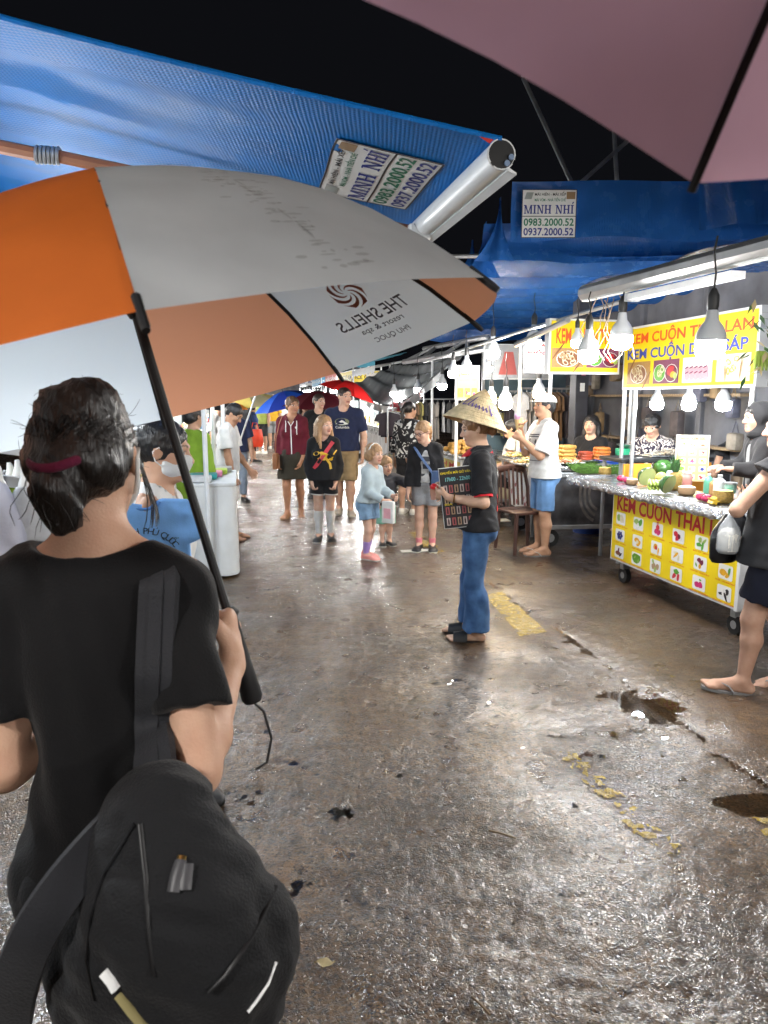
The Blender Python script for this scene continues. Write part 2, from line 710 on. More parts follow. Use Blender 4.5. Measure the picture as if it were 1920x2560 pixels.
class Rig:
    """joints of one person in local space: forward is +Y, right is +X, feet on z = 0"""

    def __init__(s, H=1.65, sex='m', w=1.0, hs=1.0, leg=1.0, lean=(0, 0), head=(0, 0, 0), aR=None, aL=None, lR=None, lL=None,
                 twist=0.0, seat=None, shw=1.0):
        s.H, s.sex, s.w, s.hs = H, sex, w, hs
        f = sex == 'f'
        hipz = .515 * leg
        s.P0 = np.array([0, 0, hipz * H + .015 * H])
        up = nrm((lean[0], lean[1], 1.0))
        A = axes_from(up, (0, 1, 0))
        s.A = A
        s.hip_up = nrm(np.array([0, 0, 1.]) * .6 + up * .4)
        s.torso = (.83 - .53) * H * (1 + (1 - leg) * .5)
        sp = lambda t: s.P0 + up * s.torso * t           # 0 pelvis .. 1 neck base
        s.sp = sp
        tw = rot_axis(A[:, 0], up, twist)
        s.side = tw
        s.TA = axes_from(up, np.cross(up, tw))
        s.sw = (.089 if f else .104) * H * (w * .5 + .5) * shw
        s.S = {1: sp(.885) + tw * s.sw, -1: sp(.885) - tw * s.sw}
        s.nb = sp(1.0)
        s.a = .067 * H * hs
        # head
        yaw, pitch, roll = [math.radians(q) for q in head]
        hf = rot_axis(np.array([0, 1., 0]), (0, 0, 1), -yaw)
        hr = np.cross(hf, (0, 0, 1))
        hf2 = rot_axis(hf, hr, pitch)
        hu = rot_axis(np.array([0, 0, 1.]), hr, pitch)
        hu = rot_axis(hu, hf2, roll)
        s.HA = axes_from(hu, hf2)
        s.HC = s.nb + up * (.035 * H) + s.HA[:, 2] * (s.a * .95) + s.HA[:, 1] * s.a * .15
        # arms
        s.E, s.Wr, s.hand = {}, {}, {}
        for sg, a in ((1, aR), (-1, aL)):
            a = a or {}
            u = nrm(a.get('u', (sg * .18, 0.0, -1)))
            fo = nrm(a.get('f', (sg * .06, .18, -1)))
            s.E[sg] = s.S[sg] + u * .175 * H
            s.Wr[sg] = s.E[sg] + fo * .15 * H
            hd = nrm(a.get('h', fo))
            s.hand[sg] = (hd, nrm(a.get('n', (-sg, 0, 0))), a.get('curl', .35), a.get('spread', .12), a.get('thumb', .5))
        # legs
        s.J, s.K, s.An, s.foot = {}, {}, {}, {}
        for sg, l in ((1, lR), (-1, lL)):
            l = l or {}
            s.J[sg] = s.P0 + np.array([sg * (.05 if not f else .052) * H * (w * .5 + .5), 0, -.015 * H])
            t = nrm(l.get('t', (sg * .02, .02, -1)))
            k = nrm(l.get('s', (0, -.03, -1)))
            s.K[sg] = s.J[sg] + t * .24 * H * leg
            s.An[sg] = s.K[sg] + k * .225 * H * leg
            s.foot[sg] = (math.radians(l.get('yaw', sg * 10)), math.radians(l.get('pitch', 0)))
        if seat is None:
            dz = .042 * H - min(s.An[1][2], s.An[-1][2])
        else:
            dz = seat - s.P0[2]
        d = np.array([0, 0, dz])
        s.P0 = s.P0 + d
        for q in (s.S, s.E, s.Wr, s.J, s.K, s.An):
            for k in q:
                q[k] = q[k] + d
        s.nb = s.nb + d
        s.HC = s.HC + d

    def hp(s, r, f, u):
        return s.HC + s.HA @ (np.array([r, f, u]) * s.a)

    def footpts(s, sg):
        yaw, pitch = s.foot[sg]
        H = s.H
        d = np.array([-math.sin(-yaw), math.cos(yaw), 0])
        d = np.array([math.sin(yaw), math.cos(yaw), 0])
        d = nrm(d * math.cos(pitch) + np.array([0, 0, math.sin(pitch)]))
        upv = nrm(np.array([0, 0, 1.]) - d * d[2])
        a = s.An[sg]
        base = a - upv * .042 * H
        return d, upv, base

    # ---- primitive sets
    def torso_prims(s, i=0.0):
        H, w, f = s.H, s.w, s.sex == 'f'
        A = s.TA
        B = axes_from(s.hip_up, (0, 1, 0))
        out = [(ell(s.sp(.66), np.array([(.089 if f else .102) * w, .066 * w, .105]) * H + i, A), .05),
               (ell(s.sp(.33), np.array([(.074 if f else .090) * w, .064 * w ** 1.3, .10]) * H + i, A), .05),
               (ell(s.sp(.02) + B[:, 2] * .0, np.array([(.098 if f else .094) * w, .070 * w, .085]) * H + i, B), .05),
               (cone(s.S[1] - s.side * .01 * H, s.S[-1] + s.side * .01 * H, .030 * H + i, .030 * H + i), .04)]
        for sg in (1, -1):
            out.append((cone(s.nb + s.TA[:, 2] * .008 * H, s.S[sg] + s.TA[:, 2] * .004 * H, .032 * H + i, .024 * H + i), .03))
            if f and s.hs < 1.15:
                out.append((ell(s.sp(.60) + s.TA[:, 0] * sg * .045 * H + s.TA[:, 1] * .046 * H, np.array([.038, .032, .038]) * H + i, A), .03))
            out.append((ell(s.sp(-.08) + B[:, 0] * sg * .045 * H - B[:, 1] * .03 * H, np.array([.055, .055, .06]) * H * w + i, B), .03))
        return out

    def arm_prims(s, sg, i=0.0, u0=0.0, u1=1.0, f1=0.0, taper=0.0):
        """upper arm to fraction u1, forearm to fraction f1"""
        H = s.H
        w = s.w ** .7
        S, E, Wr = s.S[sg], s.E[sg], s.Wr[sg]
        out = []
        r0, r1 = (.0275 if s.sex == 'f' else .0315) * H * w + i, (.022 if s.sex == 'f' else .0245) * H * w + i
        e = S + (E - S) * u1
        out.append((cone(S, e, r0, r0 + (r1 - r0) * u1 + taper, end=(f1 <= 0 and u1 < 1)), .03))
        if f1 > 0:
            r2 = .0155 * H * w + i
            m = E + (Wr - E) * .3
            out.append((cone(E, m, r1, (.0225 if s.sex == 'f' else .0255) * H * w + i), .02))
            e = E + (Wr - E) * f1
            q = (f1 - .3) / .7
            out.append((cone(m, e, (.0225 if s.sex == 'f' else .0255) * H * w + i, (.0225 if s.sex == 'f' else .0255) * H * w + i + (r2 - (.0225 if s.sex == 'f' else .0255) * H * w - i) * q + taper, end=(f1 < 1)), .02))
        return out

    def leg_prims(s, sg, i=0.0, t1=1.0, s1=0.0, flare=0.0):
        H, w = s.H, s.w ** .8
        f = s.sex == 'f'
        J, K, An = s.J[sg], s.K[sg], s.An[sg]
        out = []
        r0, r1 = (.053 if f else .053) * H * w + i, .0325 * H * w + i
        e = J + (K - J) * t1
        out.append((cone(J, e, r0, r0 + (r1 - r0) * t1 + (flare if s1 <= 0 else 0), end=(s1 <= 0 and t1 < 1)), .03))
        if s1 > 0:
            d = An - K
            n = nrm(np.cross(nrm(d), s.A[:, 0]))
            bk = n * (-1 if n[1] > 0 else 1)
            m = K + d * .33 + bk * .008 * H
            rm = (.0315 if f else .034) * H * w + i + max(0, flare) * .35
            out.append((cone(K, m, r1, rm), .025))
            e = K + d * s1
            r2 = .0185 * H * w + i
            q = (s1 - .33) / .67
            out.append((cone(m, e, rm, rm + (r2 + flare - rm) * q, end=(s1 < 1)), .025))
        return out

    def foot_prims(s, sg, i=0.0):
        H = s.H
        d, upv, b = s.footpts(sg)
        r = np.cross(d, upv)
        heel = b - d * .022 * H + upv * .018 * H
        ball = b + d * .085 * H + upv * .012 * H
        toe = b + d * .122 * H + upv * .009 * H
        out = [(cone(s.An[sg], heel, .022 * H + i, .019 * H + i), .02),
               (cone(heel, ball, .019 * H + i, .0165 * H + i), .015),
               (cone(s.An[sg], ball + upv * .004 * H, .02 * H + i, .012 * H + i), .02),
               (cone(ball + r * .012 * H, ball - r * .012 * H, .0135 * H + i, .0135 * H + i), .015)]
        for q in (-1, -.35, .3, 1):
            k = 1 - .12 * abs(q)
            out.append((cone(ball + r * .02 * H * q, toe + r * .021 * H * q - d * .02 * H * (abs(q - (-sg)) * .4), .010 * H + i, .0085 * H + i), .006 if i < .004 else .02))
        return out

    def hand_prims(s, sg, hmin=.0):
        H = s.H
        hd, n, curl, spread, thumb = s.hand[sg]
        W = s.Wr[sg]
        n = nrm(n - hd * (n @ hd))
        lat = np.cross(hd, n) * sg      # towards the thumb
        lat = nrm(lat)
        L = .105 * H
        pl = W + hd * L * .46
        out = [(cone(W, W + hd * L * .12, .0165 * H, .017 * H, (n, 1.25)), .015),
               (cone(W + hd * L * .16 + lat * .006 * H, pl + lat * .013 * H, .016 * H, .0145 * H, (n, 1.5)), .012),
               (cone(W + hd * L * .16 - lat * .006 * H, pl - lat * .013 * H, .016 * H, .0135 * H, (n, 1.5)), .012)]
        lens = (.46, .52, .48, .38)
        for q in range(4):
            o = (1.5 - q) / 1.5
            base = pl + lat * .0185 * H * o - hd * L * .02
            d = nrm(hd + lat * spread * o)
            p = base
            r = max(.0056 * H, hmin)
            for k, (fr, cu) in enumerate(((.42, .75), (.32, 1.0), (.26, .8))):
                d = rot_axis(d, np.cross(d, n), cu * curl * 1.25)
                p2 = p + d * L * lens[q] * fr
                out.append((cone(p, p2, r * (1 - .1 * k), r * (.93 - .12 * k)), .004))
                p = p2
        tb = W + hd * L * .18 + lat * .016 * H
        td = nrm(hd * .75 + lat * .75 + n * .45 * thumb)
        m = tb + td * L * .24
        e = m + nrm(hd * .9 + lat * (.35 - .5 * thumb) + n * .6 * thumb) * L * .24
        out += [(cone(tb, m, .0095 * H, .0072 * H), .01), (cone(m, e, max(.0066 * H, hmin), max(.0055 * H, hmin)), .006)]
        return out


def lims(objs, pad):
    P = np.concatenate([np.array(o).reshape(-1, 3) for o in objs])
    return P.min(0) - pad, P.max(0) + pad


def body_mesh(rg, h=.009, skin=(.5, .3, .2), hands=True, lip=(.42, .16, .13), feet=True, brow=(.03, .02, .015), mask=False):
    H, a = rg.H, rg.a
    pts = [rg.P0, rg.nb, rg.HC + a * 1.3, rg.HC - a * 1.3] + [q for d in (rg.S, rg.E, rg.Wr, rg.J, rg.K, rg.An) for q in d.values()]
    for sg in (1, -1):
        d, u, b = rg.footpts(sg)
        pts += [b + d * .15 * H, b - d * .06 * H]
        pts.append(rg.Wr[sg] + rg.hand[sg][0] * .115 * H)
    lo, hi = lims(pts, .07 * H)
    lo = np.maximum(lo, [-9, -9, -.02])
    F = Field(lo, hi, h)
    for p, k in rg.torso_prims():
        F.put(p, k)
    for sg in (1, -1):
        for p, k in rg.arm_prims(sg, f1=1.0):
            F.put(p, k)
        for p, k in rg.leg_prims(sg, s1=1.0):
            F.put(p, k)
        if feet:
            for p, k in rg.foot_prims(sg):
                F.put(p, k)
        if hands:
            for p, k in rg.hand_prims(sg, h * .95):
                F.put(p, k)
    hp, HA = rg.hp, rg.HA
    F.put(cone(rg.nb - rg.TA[:, 2] * .02 * H, hp(0, -.18, -.45), (.031 if rg.sex == 'f' else .036) * H, (.43 if rg.sex == 'f' else .50) * a), .03)
    F.put(ell(hp(0, -.12, .25), np.array([.71, .87, .75]) * a, HA), .02)
    F.put(ell(hp(0, .20, -.33), np.array([.56, .60, .66]) * a, HA), .03)
    F.put(ell(hp(0, .60, -.80), np.array([.27, .19, .17]) * a, HA), .03)
    for sg in (1, -1):
        F.put(ell(hp(sg * .34, .46, -.22), np.array([.25, .28, .26]) * a, HA), .02)
        F.put(cone(hp(sg * .12, .76, .24), hp(sg * .45, .60, .24), .10 * a, .09 * a), .012)
    for sg in (1, -1):
        F.put(ell(hp(sg * .31, .86, .05), np.array([.19, .13, .10]) * a, HA), .010, 's')
        F.put(ell(hp(sg * .31, .66, .04), np.array([.15, .11, .10]) * a, HA), .004)
    F.put(cone(hp(0, .76, .12), hp(0, .96, -.24), .07 * a, .115 * a), .010)
    for sg in (1, -1):
        F.put(ell(hp(sg * .12, .86, -.27), np.array([.09, .10, .08]) * a, HA), .008)
        F.put(ell(hp(sg * .73, -.06, -.02), np.array([.07, .17, .27]) * a, axes_from(HA[:, 2], HA[:, 1] - HA[:, 0] * sg * .35)), .006)
        F.put(ell(hp(sg * .79, -.0, .0), np.array([.04, .09, .15]) * a, HA), .004, 's')
    F.put(cone(hp(-.14, .76, -.49), hp(.14, .76, -.49), .048 * a, .048 * a), .008)
    F.put(cone(hp(-.12, .75, -.585), hp(.12, .75, -.585), .052 * a, .052 * a), .008)
    F.put(cone(hp(-.2, .86, -.545), hp(.2, .86, -.545), .028 * a, .028 * a), .006, 's')
    V, Q = F.mesh()
    me = np_mesh('body', V, Q)
    q = (V - rg.HC) @ HA / a
    col = np.tile(np.array(skin, np.float32), (len(V), 1))
    r, f, u = np.abs(q[:, 0]), q[:, 1], q[:, 2]
    face = (f > .45) & (np.abs(u) < 1.1)

    def blend(mask, c, t=1.0):
        col[mask] = col[mask] * (1 - t) + np.array(c) * t
    red = np.array(skin) * np.array([1.05, .75, .72])
    blend(face & (r > .2) & (r < .55) & (u < -.08) & (u > -.42), red, .18)
    blend(face & (r < .13) & (u < -.1) & (u > -.4), red, .2)
    blend(face & (r < .24) & (f > .62) & (u < -.44) & (u > -.66), lip, .85)
    blend(face & (r < .2) & (f > .6) & (np.abs(u + .55) < .022), (.1, .03, .025), .9)
    eye = face & (f > .52) & (((r - .31) / .155) ** 2 + ((u - .04) / .062) ** 2 < 1)
    blend(eye, (.62, .58, .55), .85)
    blend(face & (f > .52) & (((r - .31) / .08) ** 2 + ((u - .045) / .07) ** 2 < 1), (.02, .013, .01), 1)
    blend(face & (f > .5) & (np.abs(r - .31) < .2) & (u > .09) & (u < .125), (.05, .03, .025), .8)
    blend(face & (f > .45) & (r > .1) & (r < .5) & (np.abs(u - (.27 + .12 * np.clip(r - .1, 0, .22) - .25 * np.clip(r - .38, 0, 1))) < .034), brow, .75)
    at_ = me.color_attributes.new('Col', 'FLOAT_COLOR', 'POINT')
    at_.data.foreach_set('color', np.concatenate([col, np.ones((len(V), 1))], 1).astype(np.float32).ravel())
    return me


def hair_mesh(rg, style, h=.007, seed=0):
    a, HA, hp = rg.a, rg.HA, rg.hp
    ext = 1.6
    lo = rg.HC - a * np.array([1.7, 1.7, 1.5])
    hi = rg.HC + a * np.array([1.7, 1.7, 1.7])
    if style in ('long', 'ponytail', 'longback', 'bun_low', 'bob'):
        lo = lo - np.array([.3 * a, .3 * a, 3.4 * a])
    F = Field(lo, hi, h)
    big = {'short': 1.06, 'buzz': 1.03, 'long': 1.10, 'ponytail': 1.07, 'bun': 1.07, 'bun_low': 1.1, 'kid': 1.08, 'messy': 1.13, 'longback': 1.09, 'bob': 1.13}.get(style, 1.07)
    F.put(ell(hp(0, -.16, .29), np.array([.735, .89, .77]) * a * big, HA), 0)
    if style in ('short', 'kid', 'messy', 'bob'):
        F.put(ell(hp(0, -.62, -.12), np.array([.58, .42, .5]) * a, HA), .03)
    # face opening
    top = {'buzz': .78, 'kid': .5, 'messy': .42, 'bob': .42}.get(style, .62)
    F.put(ell(hp(0, 1.12, -.35), np.array([.80, .82, top + .35]) * a, HA), .012, 's')
    F.put(ell(hp(0, .55, -.95), np.array([1.2, .75, .85]) * a, HA), .012, 's')
    if style in ('short', 'buzz'):
        F.put(ell(hp(0, .35, -.5), np.array([1.3, .55, .55]) * a, HA), .012, 's')
    F.cut(hp(0, -.8, -.62), -HA[:, 2]) if style not in ('long', 'ponytail', 'longback', 'bun_low', 'bob') else None
    r = np.random.default_rng(seed)
    dn = np.array([0, 0, -1.])
    if style in ('long', 'longback'):
        for sg in (1, -1):
            for q in range(6):
                t = q / 5
                s0 = hp(sg * (.70 - .25 * t), -.05 - .85 * t + (0.1 if style == 'long' else -.1), .05)
                s1 = s0 + dn * a * 1.1 + HA[:, 0] * sg * a * .10
                s2 = s1 + dn * a * (1.15 + .25 * r.random()) + HA[:, 1] * a * (.35 * (1 - t) if style == 'long' else -.05) + HA[:, 0] * sg * a * (.08 * r.normal())
                F.put(cone(s0, s1, .26 * a, .25 * a), .02)
                F.put(cone(s1, s2, .25 * a, .10 * a), .02)
        F.put(ell(hp(0, -.72, -.5), np.array([.62, .34, .8]) * a, HA), .03)
    if style == 'bob':
        for sg in (1, -1):
            F.put(ell(hp(sg * .62, -.05, -.15), np.array([.2, .5, .55]) * a, HA), .03)
        F.put(ell(hp(0, -.62, -.3), np.array([.68, .4, .55]) * a, HA), .03)
    if style == 'ponytail':
        b = hp(0, -1.05, .1)
        F.put(ell(b, np.array([.2, .2, .2]) * a), .03)
        p = b
        for k in range(4):
            p2 = p + dn * a * .55 - HA[:, 1] * a * (.22 - .14 * k) + HA[:, 0] * a * .06
            F.put(cone(p, p2, (.24 - .03 * k) * a, (.22 - .05 * k) * a), .02)
            p = p2
        F.cut(hp(0, 0, -2.6), dn)
    if style == 'bun':
        F.put(ell(hp(0, -1.08, .35), np.array([.36, .32, .36]) * a, HA), .02)
    if style == 'bun_low':
        F.put(ell(hp(.0, -1.0, -.25), np.array([.42, .34, .42]) * a, HA), .02)
    if style == 'messy':
        for k in range(26):
            d = nrm(r.normal(size=3) + np.array([0, 0, .5]))
            p = hp(0, -.14, .3) + HA @ (d * np.array([.74, .88, .78])) * a
            if ((p - rg.HC) @ HA)[1] > .55 * a and ((p - rg.HC) @ HA)[2] < .55 * a:
                continue
            F.put(ell(p, np.array([.2, .2, .16]) * a), .012)
    F.wrinkle(.0035, 120, seed + 5)
    V, Q = F.mesh()
    return np_mesh('hair', V, Q)


def shirt_mesh(rg, sleeve=.62, hem=.0, infl=.013, loose=.01, neck='crew', h=.009, seed=0, hood=False, open_front=False, wr=.006, flare=0.012, tight_cuff=False, collar=False, drape=True):
    """sleeve 0..1 upper arm, 1..2 forearm; hem: spine fraction (0 pelvis)"""
    H = rg.H
    pts = [rg.sp(hem), rg.nb + .1 * H] + [rg.S[1], rg.S[-1], rg.sp(.6)]
    for sg in (1, -1):
        pts.append(rg.S[sg] + (rg.E[sg] - rg.S[sg]) * min(1, sleeve))
        if sleeve > 1:
            pts += [rg.E[sg], rg.E[sg] + (rg.Wr[sg] - rg.E[sg]) * (sleeve - 1)]
    dz = rg.P0 - rg.sp(0)
    lo, hi = lims([p for p in pts], .10 * H * max(1, rg.w))
    F = Field(lo, hi, h)
    for p, k in rg.torso_prims(infl):
        F.put(p, k)
    w = rg.w
    f = rg.sex == 'f'
    # hanging cloth from chest to hem
    A = rg.TA
    c0, c1 = rg.sp(.62), rg.sp(hem - .02)
    if drape:
        F.put(cone(c0, c1, .090 * H * w + infl, (.092 if not f else .094) * H * w + infl + loose + flare, (A[:, 1], 1.42)), .04)
    for sg in (1, -1):
        if sleeve <= 1:
            for p, k in rg.arm_prims(sg, infl + loose * .4, u1=max(.15, sleeve), taper=loose * .6 + .004):
                F.put(p, k * .6)
        else:
            for p, k in rg.arm_prims(sg, infl + loose * .4, f1=sleeve - 1.0, taper=-.003 if tight_cuff else .002):
                F.put(p, k)
    if hood:
        F.put(cone(rg.nb - rg.TA[:, 1] * .045 * H + rg.side * .04 * H, rg.nb - rg.TA[:, 1] * .045 * H - rg.side * .04 * H, .034 * H, .034 * H), .03)
        for sg in (1, -1):
            F.put(cone(rg.nb - rg.TA[:, 1] * .03 * H + rg.side * .05 * H * sg, rg.nb + rg.TA[:, 1] * .06 * H + rg.side * .025 * H * sg - rg.TA[:, 2] * .02 * H, .024 * H, .015 * H), .02)
    if collar:
        for sg in (1, -1):
            F.put(cone(rg.nb + rg.side * .038 * H * sg - rg.TA[:, 1] * .02 * H, rg.nb + rg.side * .02 * H * sg + rg.TA[:, 1] * .045 * H - rg.TA[:, 2] * .012 * H, .018 * H, .012 * H), .012)
    F.wrinkle(wr, 26, seed)
    F.cut(rg.sp(hem), -rg.TA[:, 2] * .8 - np.array([0, 0, .2]))
    up, fw = rg.TA[:, 2], rg.TA[:, 1]
    if neck == 'crew':
        F.put(cone(rg.nb + up * .008 * H + fw * .012 * H, rg.nb + up * .1 * H, .043 * H, .05 * H), .004, 's')
        F.cut(rg.nb + up * .03 * H, up) if not (hood or collar) else None
    elif neck == 'wide':
        F.put(ell(rg.nb + up * .050 * H + fw * .012 * H, np.array([.074, .085, .056]) * H, rg.TA), .008, 's')
    elif neck == 'high':
        F.put(cone(rg.nb + up * .03 * H + fw * .01 * H, rg.nb + up * .1 * H, .04 * H, .045 * H), .004, 's')
    elif neck == 'v':
        F.put(cone(rg.nb + up * .008 * H + fw * .012 * H, rg.nb + up * .1 * H, .042 * H, .05 * H), .004, 's')
        F.put(cone(rg.nb + fw * .05 * H, rg.sp(.72) + fw * .1 * H, .03 * H, .006 * H), .004, 's')
    elif neck == 'tank':
        F.put(cone(rg.nb + up * .0 * H + fw * .02 * H, rg.nb + up * .1 * H, .06 * H, .06 * H), .004, 's')
    if open_front:
        F.put(cone(rg.sp(.95) + fw * .09 * H, rg.sp(hem - .1) + fw * .11 * H, .032 * H, .05 * H), .004, 's')
    V, Q = F.mesh()
    return np_mesh('shirt', V, Q)


def pants_mesh(rg, length=.75, top=.20, infl=.008, flare=.01, h=.009, seed=0, wr=.006):
    """length: 0..1 of thigh, 1..2 of shin"""
    H = rg.H
    pts = [rg.sp(top), rg.P0]
    for sg in (1, -1):
        pts.append(rg.J[sg] + (rg.K[sg] - rg.J[sg]) * min(1, length))
        if length > 1:
            pts += [rg.K[sg] + (rg.An[sg] - rg.K[sg]) * (length - 1)]
    lo, hi = lims(pts, .11 * H * max(1, rg.w))
    F = Field(lo, hi, h)
    for p, k in rg.torso_prims(infl)[1:3] + rg.torso_prims(infl)[-3::2]:
        F.put(p, k)
    for sg in (1, -1):
        if length <= 1:
            for p, k in rg.leg_prims(sg, infl, t1=length, flare=flare):
                F.put(p, k * .7)
        else:
            for p, k in rg.leg_prims(sg, infl, s1=length - 1.0, flare=flare):
                F.put(p, k)
    F.wrinkle(wr, 24, seed)
    F.cut(rg.sp(top), rg.TA[:, 2])
    V, Q = F.mesh()
    return np_mesh('trousers', V, Q)


def skirt_mesh(rg, bottom=.34, top=.2, infl=.008, flare=.03, h=.009, seed=0):
    H = rg.H
    b = np.array([rg.P0[0], rg.P0[1], bottom * H])
    lo, hi = lims([rg.sp(top), b], .16 * H)
    F = Field(lo, hi, h)
    for p, k in rg.torso_prims(infl)[1:3]:
        F.put(p, k)
    F.put(cone(rg.P0 - np.array([0, 0, .01 * H]), b, .108 * H * rg.w + infl, .108 * H * rg.w + infl + flare, (rg.A[:, 1], 1.3), end=True), .03)
    F.wrinkle(.007, 20, seed)
    F.cut(rg.sp(top), rg.TA[:, 2])
    V, Q = F.mesh()
    return np_mesh('skirt', V, Q)


def shoe_mesh(rg, sg, h=.007, infl=.006, high=0.0, sole=.018):
    H = rg.H
    d, upv, b = rg.footpts(sg)
    lo, hi = lims([b + d * .15 * H, b - d * .06 * H, rg.An[sg]], .05 * H)
    F = Field(lo, hi, h)
    for p, k in rg.foot_prims(sg, infl):
        F.put(p, .025)
    r = np.cross(d, upv)
    F.put(cone(b - d * .02 * H, b + d * .1 * H, .027 * H, .031 * H, (upv, 2.4)), .01)
    F.cut(b + upv * (.046 + high) * H, nrm(upv + d * .12))
    F.cut(b - upv * .006 * H, -upv)
    V, Q = F.mesh()
    me = np_mesh('shoe', V, Q)
    zz = (V - b) @ upv
    q = zz[Q].mean(1) < sole * H / 1.65 * .8
    me.polygons.foreach_set('material_index', q.astype(np.int32))
    return me


def sock_mesh(rg, sg, top=.5, infl=.006, h=.007):
    H = rg.H
    K, An = rg.K[sg], rg.An[sg]
    c = An + (K - An) * top
    lo, hi = lims([An, c], .05 * H)
    F = Field(lo, hi, h)
    for p, k in rg.leg_prims(sg, infl, s1=1.0)[1:]:
        F.put(p, k)
    F.cut(c, nrm(K - An))
    F.cut(An - np.array([0, 0, .02 * H]), np.array([0, 0, -1.]))
    V, Q = F.mesh()
    return np_mesh('sock', V, Q)


def sole_outline(L, w, n=18):
    out = []
    for i in range(n):
        t = 2 * math.pi * i / n
        y = math.cos(t)
        x = math.sin(t) * (1 + .18 * y) * (1 - .12 * math.cos(2 * t + 3.14))
        out.append((x * w / 2, y * L / 2))
    return out


def footwear(rg, sg, kind, m, parent, m2=None, h=.007):
    """flip_flop, sandal, slide: a real sole and straps under a bare foot"""
    H = rg.H
    d, upv, b = rg.footpts(sg)
    r = np.cross(d, upv)
    L, w = .168 * H, .062 * H
    c = b + d * .045 * H
    mb = MB()
    pts = [c + r * x + d * y - upv * .012 for x, y in sole_outline(L, w)]
    mb.extr(pts, upv * .016)
    o = mb.build('sole', m, parent, True)
    st = MB()
    top = lambda x, y, z: c + r * x * w + d * y * L + upv * (z * H)
    if kind == 'flip_flop':
        toe = top(.12 * -sg, .30, .012)
        for q in (-1, 1):
            st.tube([toe, top(.18 * q + .05 * -sg, .16, .029), top(.38 * q, -.02, .02), top(.48 * q, -.12, .002)], .005, 6, flat=(1.6, .7))
    elif kind == 'slide':
        n = 9
        P = np.zeros((4, n, 3))
        for i in range(4):
            for j in range(n):
                t = math.pi * j / (n - 1)
                P[i, j] = top(.52 * math.cos(t), .32 - .12 * i, .002 + .034 * math.sin(t) + .004 * i * math.sin(t))
        st.grid(P)
    else:
        for y, z in ((.26, .024), (.1, .032), (-.3, .045)):
            st.tube([top(.5 * math.cos(math.pi * j / 8), y, .0 + z * math.sin(math.pi * j / 8)) for j in range(9)], .0055, 6, flat=(1.5, .7))
    s = st.build('strap', m2 or m, parent, True)
    return o


SKIN_ASIA = (.50, .30, .20)
SKIN_PALE = (.60, .38, .28)
SKIN_TAN = (.46, .25, .155)


def fabric(name, c, rough=.85, var=.10, bump=.25, **k):
    return mat(name, c, rough, var=var, vscale=14, bump=bump, bscale=260, spec=.25, sheen=.08, **k)


def person(label, x, y, face, group=None, skin=SKIN_ASIA, hair=('short', (.012, .010, .009)), h=.009, z=0.0, hh=None, hands=True, **rig):
    """returns (root, rig). body is one continuous mesh; clothes and hair are its own children of the root"""
    rg = Rig(**rig)
    root = empty('person', label, 'person', (x, y, z), math.radians(face), group)
    hc = hair[1] if hair else (.02, .015, .01)
    me = body_mesh(rg, h, skin, hands, brow=tuple(np.array(hc) * .8))
    link('body', me, skin_mat(), root)
    if hair and hair[0]:
        hm = mat('hair_%d_%d_%d' % tuple(int(q * 1000) for q in hair[1]), hair[1], .42, var=.3, vscale=40, bump=.7, bscale=140, spec=.5, stretch=(1, 1, .12), color2=tuple(np.array(hair[1]) * 2.2 + .004))
        link('hair', hair_mesh(rg, hair[0], hh or max(.006, h * .8), int(abs(x * 100))), hm, root)
    return root, rg


def wear(root, name, me, m):
    me.name = name
    return link(name, me, m, root)
# ------------------------------------------------------------------ wet concrete street
_rng = np.random.default_rng(7)
_LAT = _rng.random((256, 256)).astype(np.float32)


def vnoise(x, y):
    xi, yi = np.floor(x).astype(int), np.floor(y).astype(int)
    fx, fy = x - xi, y - yi
    fx, fy = fx * fx * (3 - 2 * fx), fy * fy * (3 - 2 * fy)
    g = lambda a, b: _LAT[a & 255, b & 255]
    return (g(xi, yi) * (1 - fx) + g(xi + 1, yi) * fx) * (1 - fy) + (g(xi, yi + 1) * (1 - fx) + g(xi + 1, yi + 1) * fx) * fy


def fbm(x, y, o=4):
    s, a, t = 0, 1., 0
    for i in range(o):
        s = s + a * vnoise(x * 2 ** i + 17.3 * i, y * 2 ** i + 5.1 * i)
        t += a
        a *= .5
    return s / t


CRACK = np.array([ground(*q)[:2] for q in ((1040, 1352), (1130, 1405), (1200, 1440), (1262, 1482), (1330, 1530), (1400, 1575), (1450, 1612), (1505, 1652), (1545, 1690), (1600, 1738), (1660, 1790), (1712, 1808), (1765, 1852), (1830, 1905), (1885, 1940), (1960, 1990))])
POTS = [(1626, 1762, 100, 38, .016), (1418, 1611, 62, 24, .012), (1905, 2020, 90, 45, .017), (835, 2030, 40, 22, .010), (1490, 1880, 60, 20, .006), (1120, 1920, 60, 18, .006),
        (1490, 2410, 90, 34, .008), (1660, 2490, 110, 26, .008), (1460, 2470, 70, 18, .010), (1400, 1835, 300, 26, .003), (1110, 1690, 70, 20, .007), (770, 2195, 60, 26, .009),
        (700, 1880, 80, 30, .008), (600, 1985, 45, 20, .011), (700, 2240, 40, 20, .009), (690, 1830, 60, 16, .011), (1720, 1880, 90, 20, .007), (720, 1910, 70, 16, .010), (1290, 2360, 60, 16, .008), (1010, 2480, 50, 14, .006)]


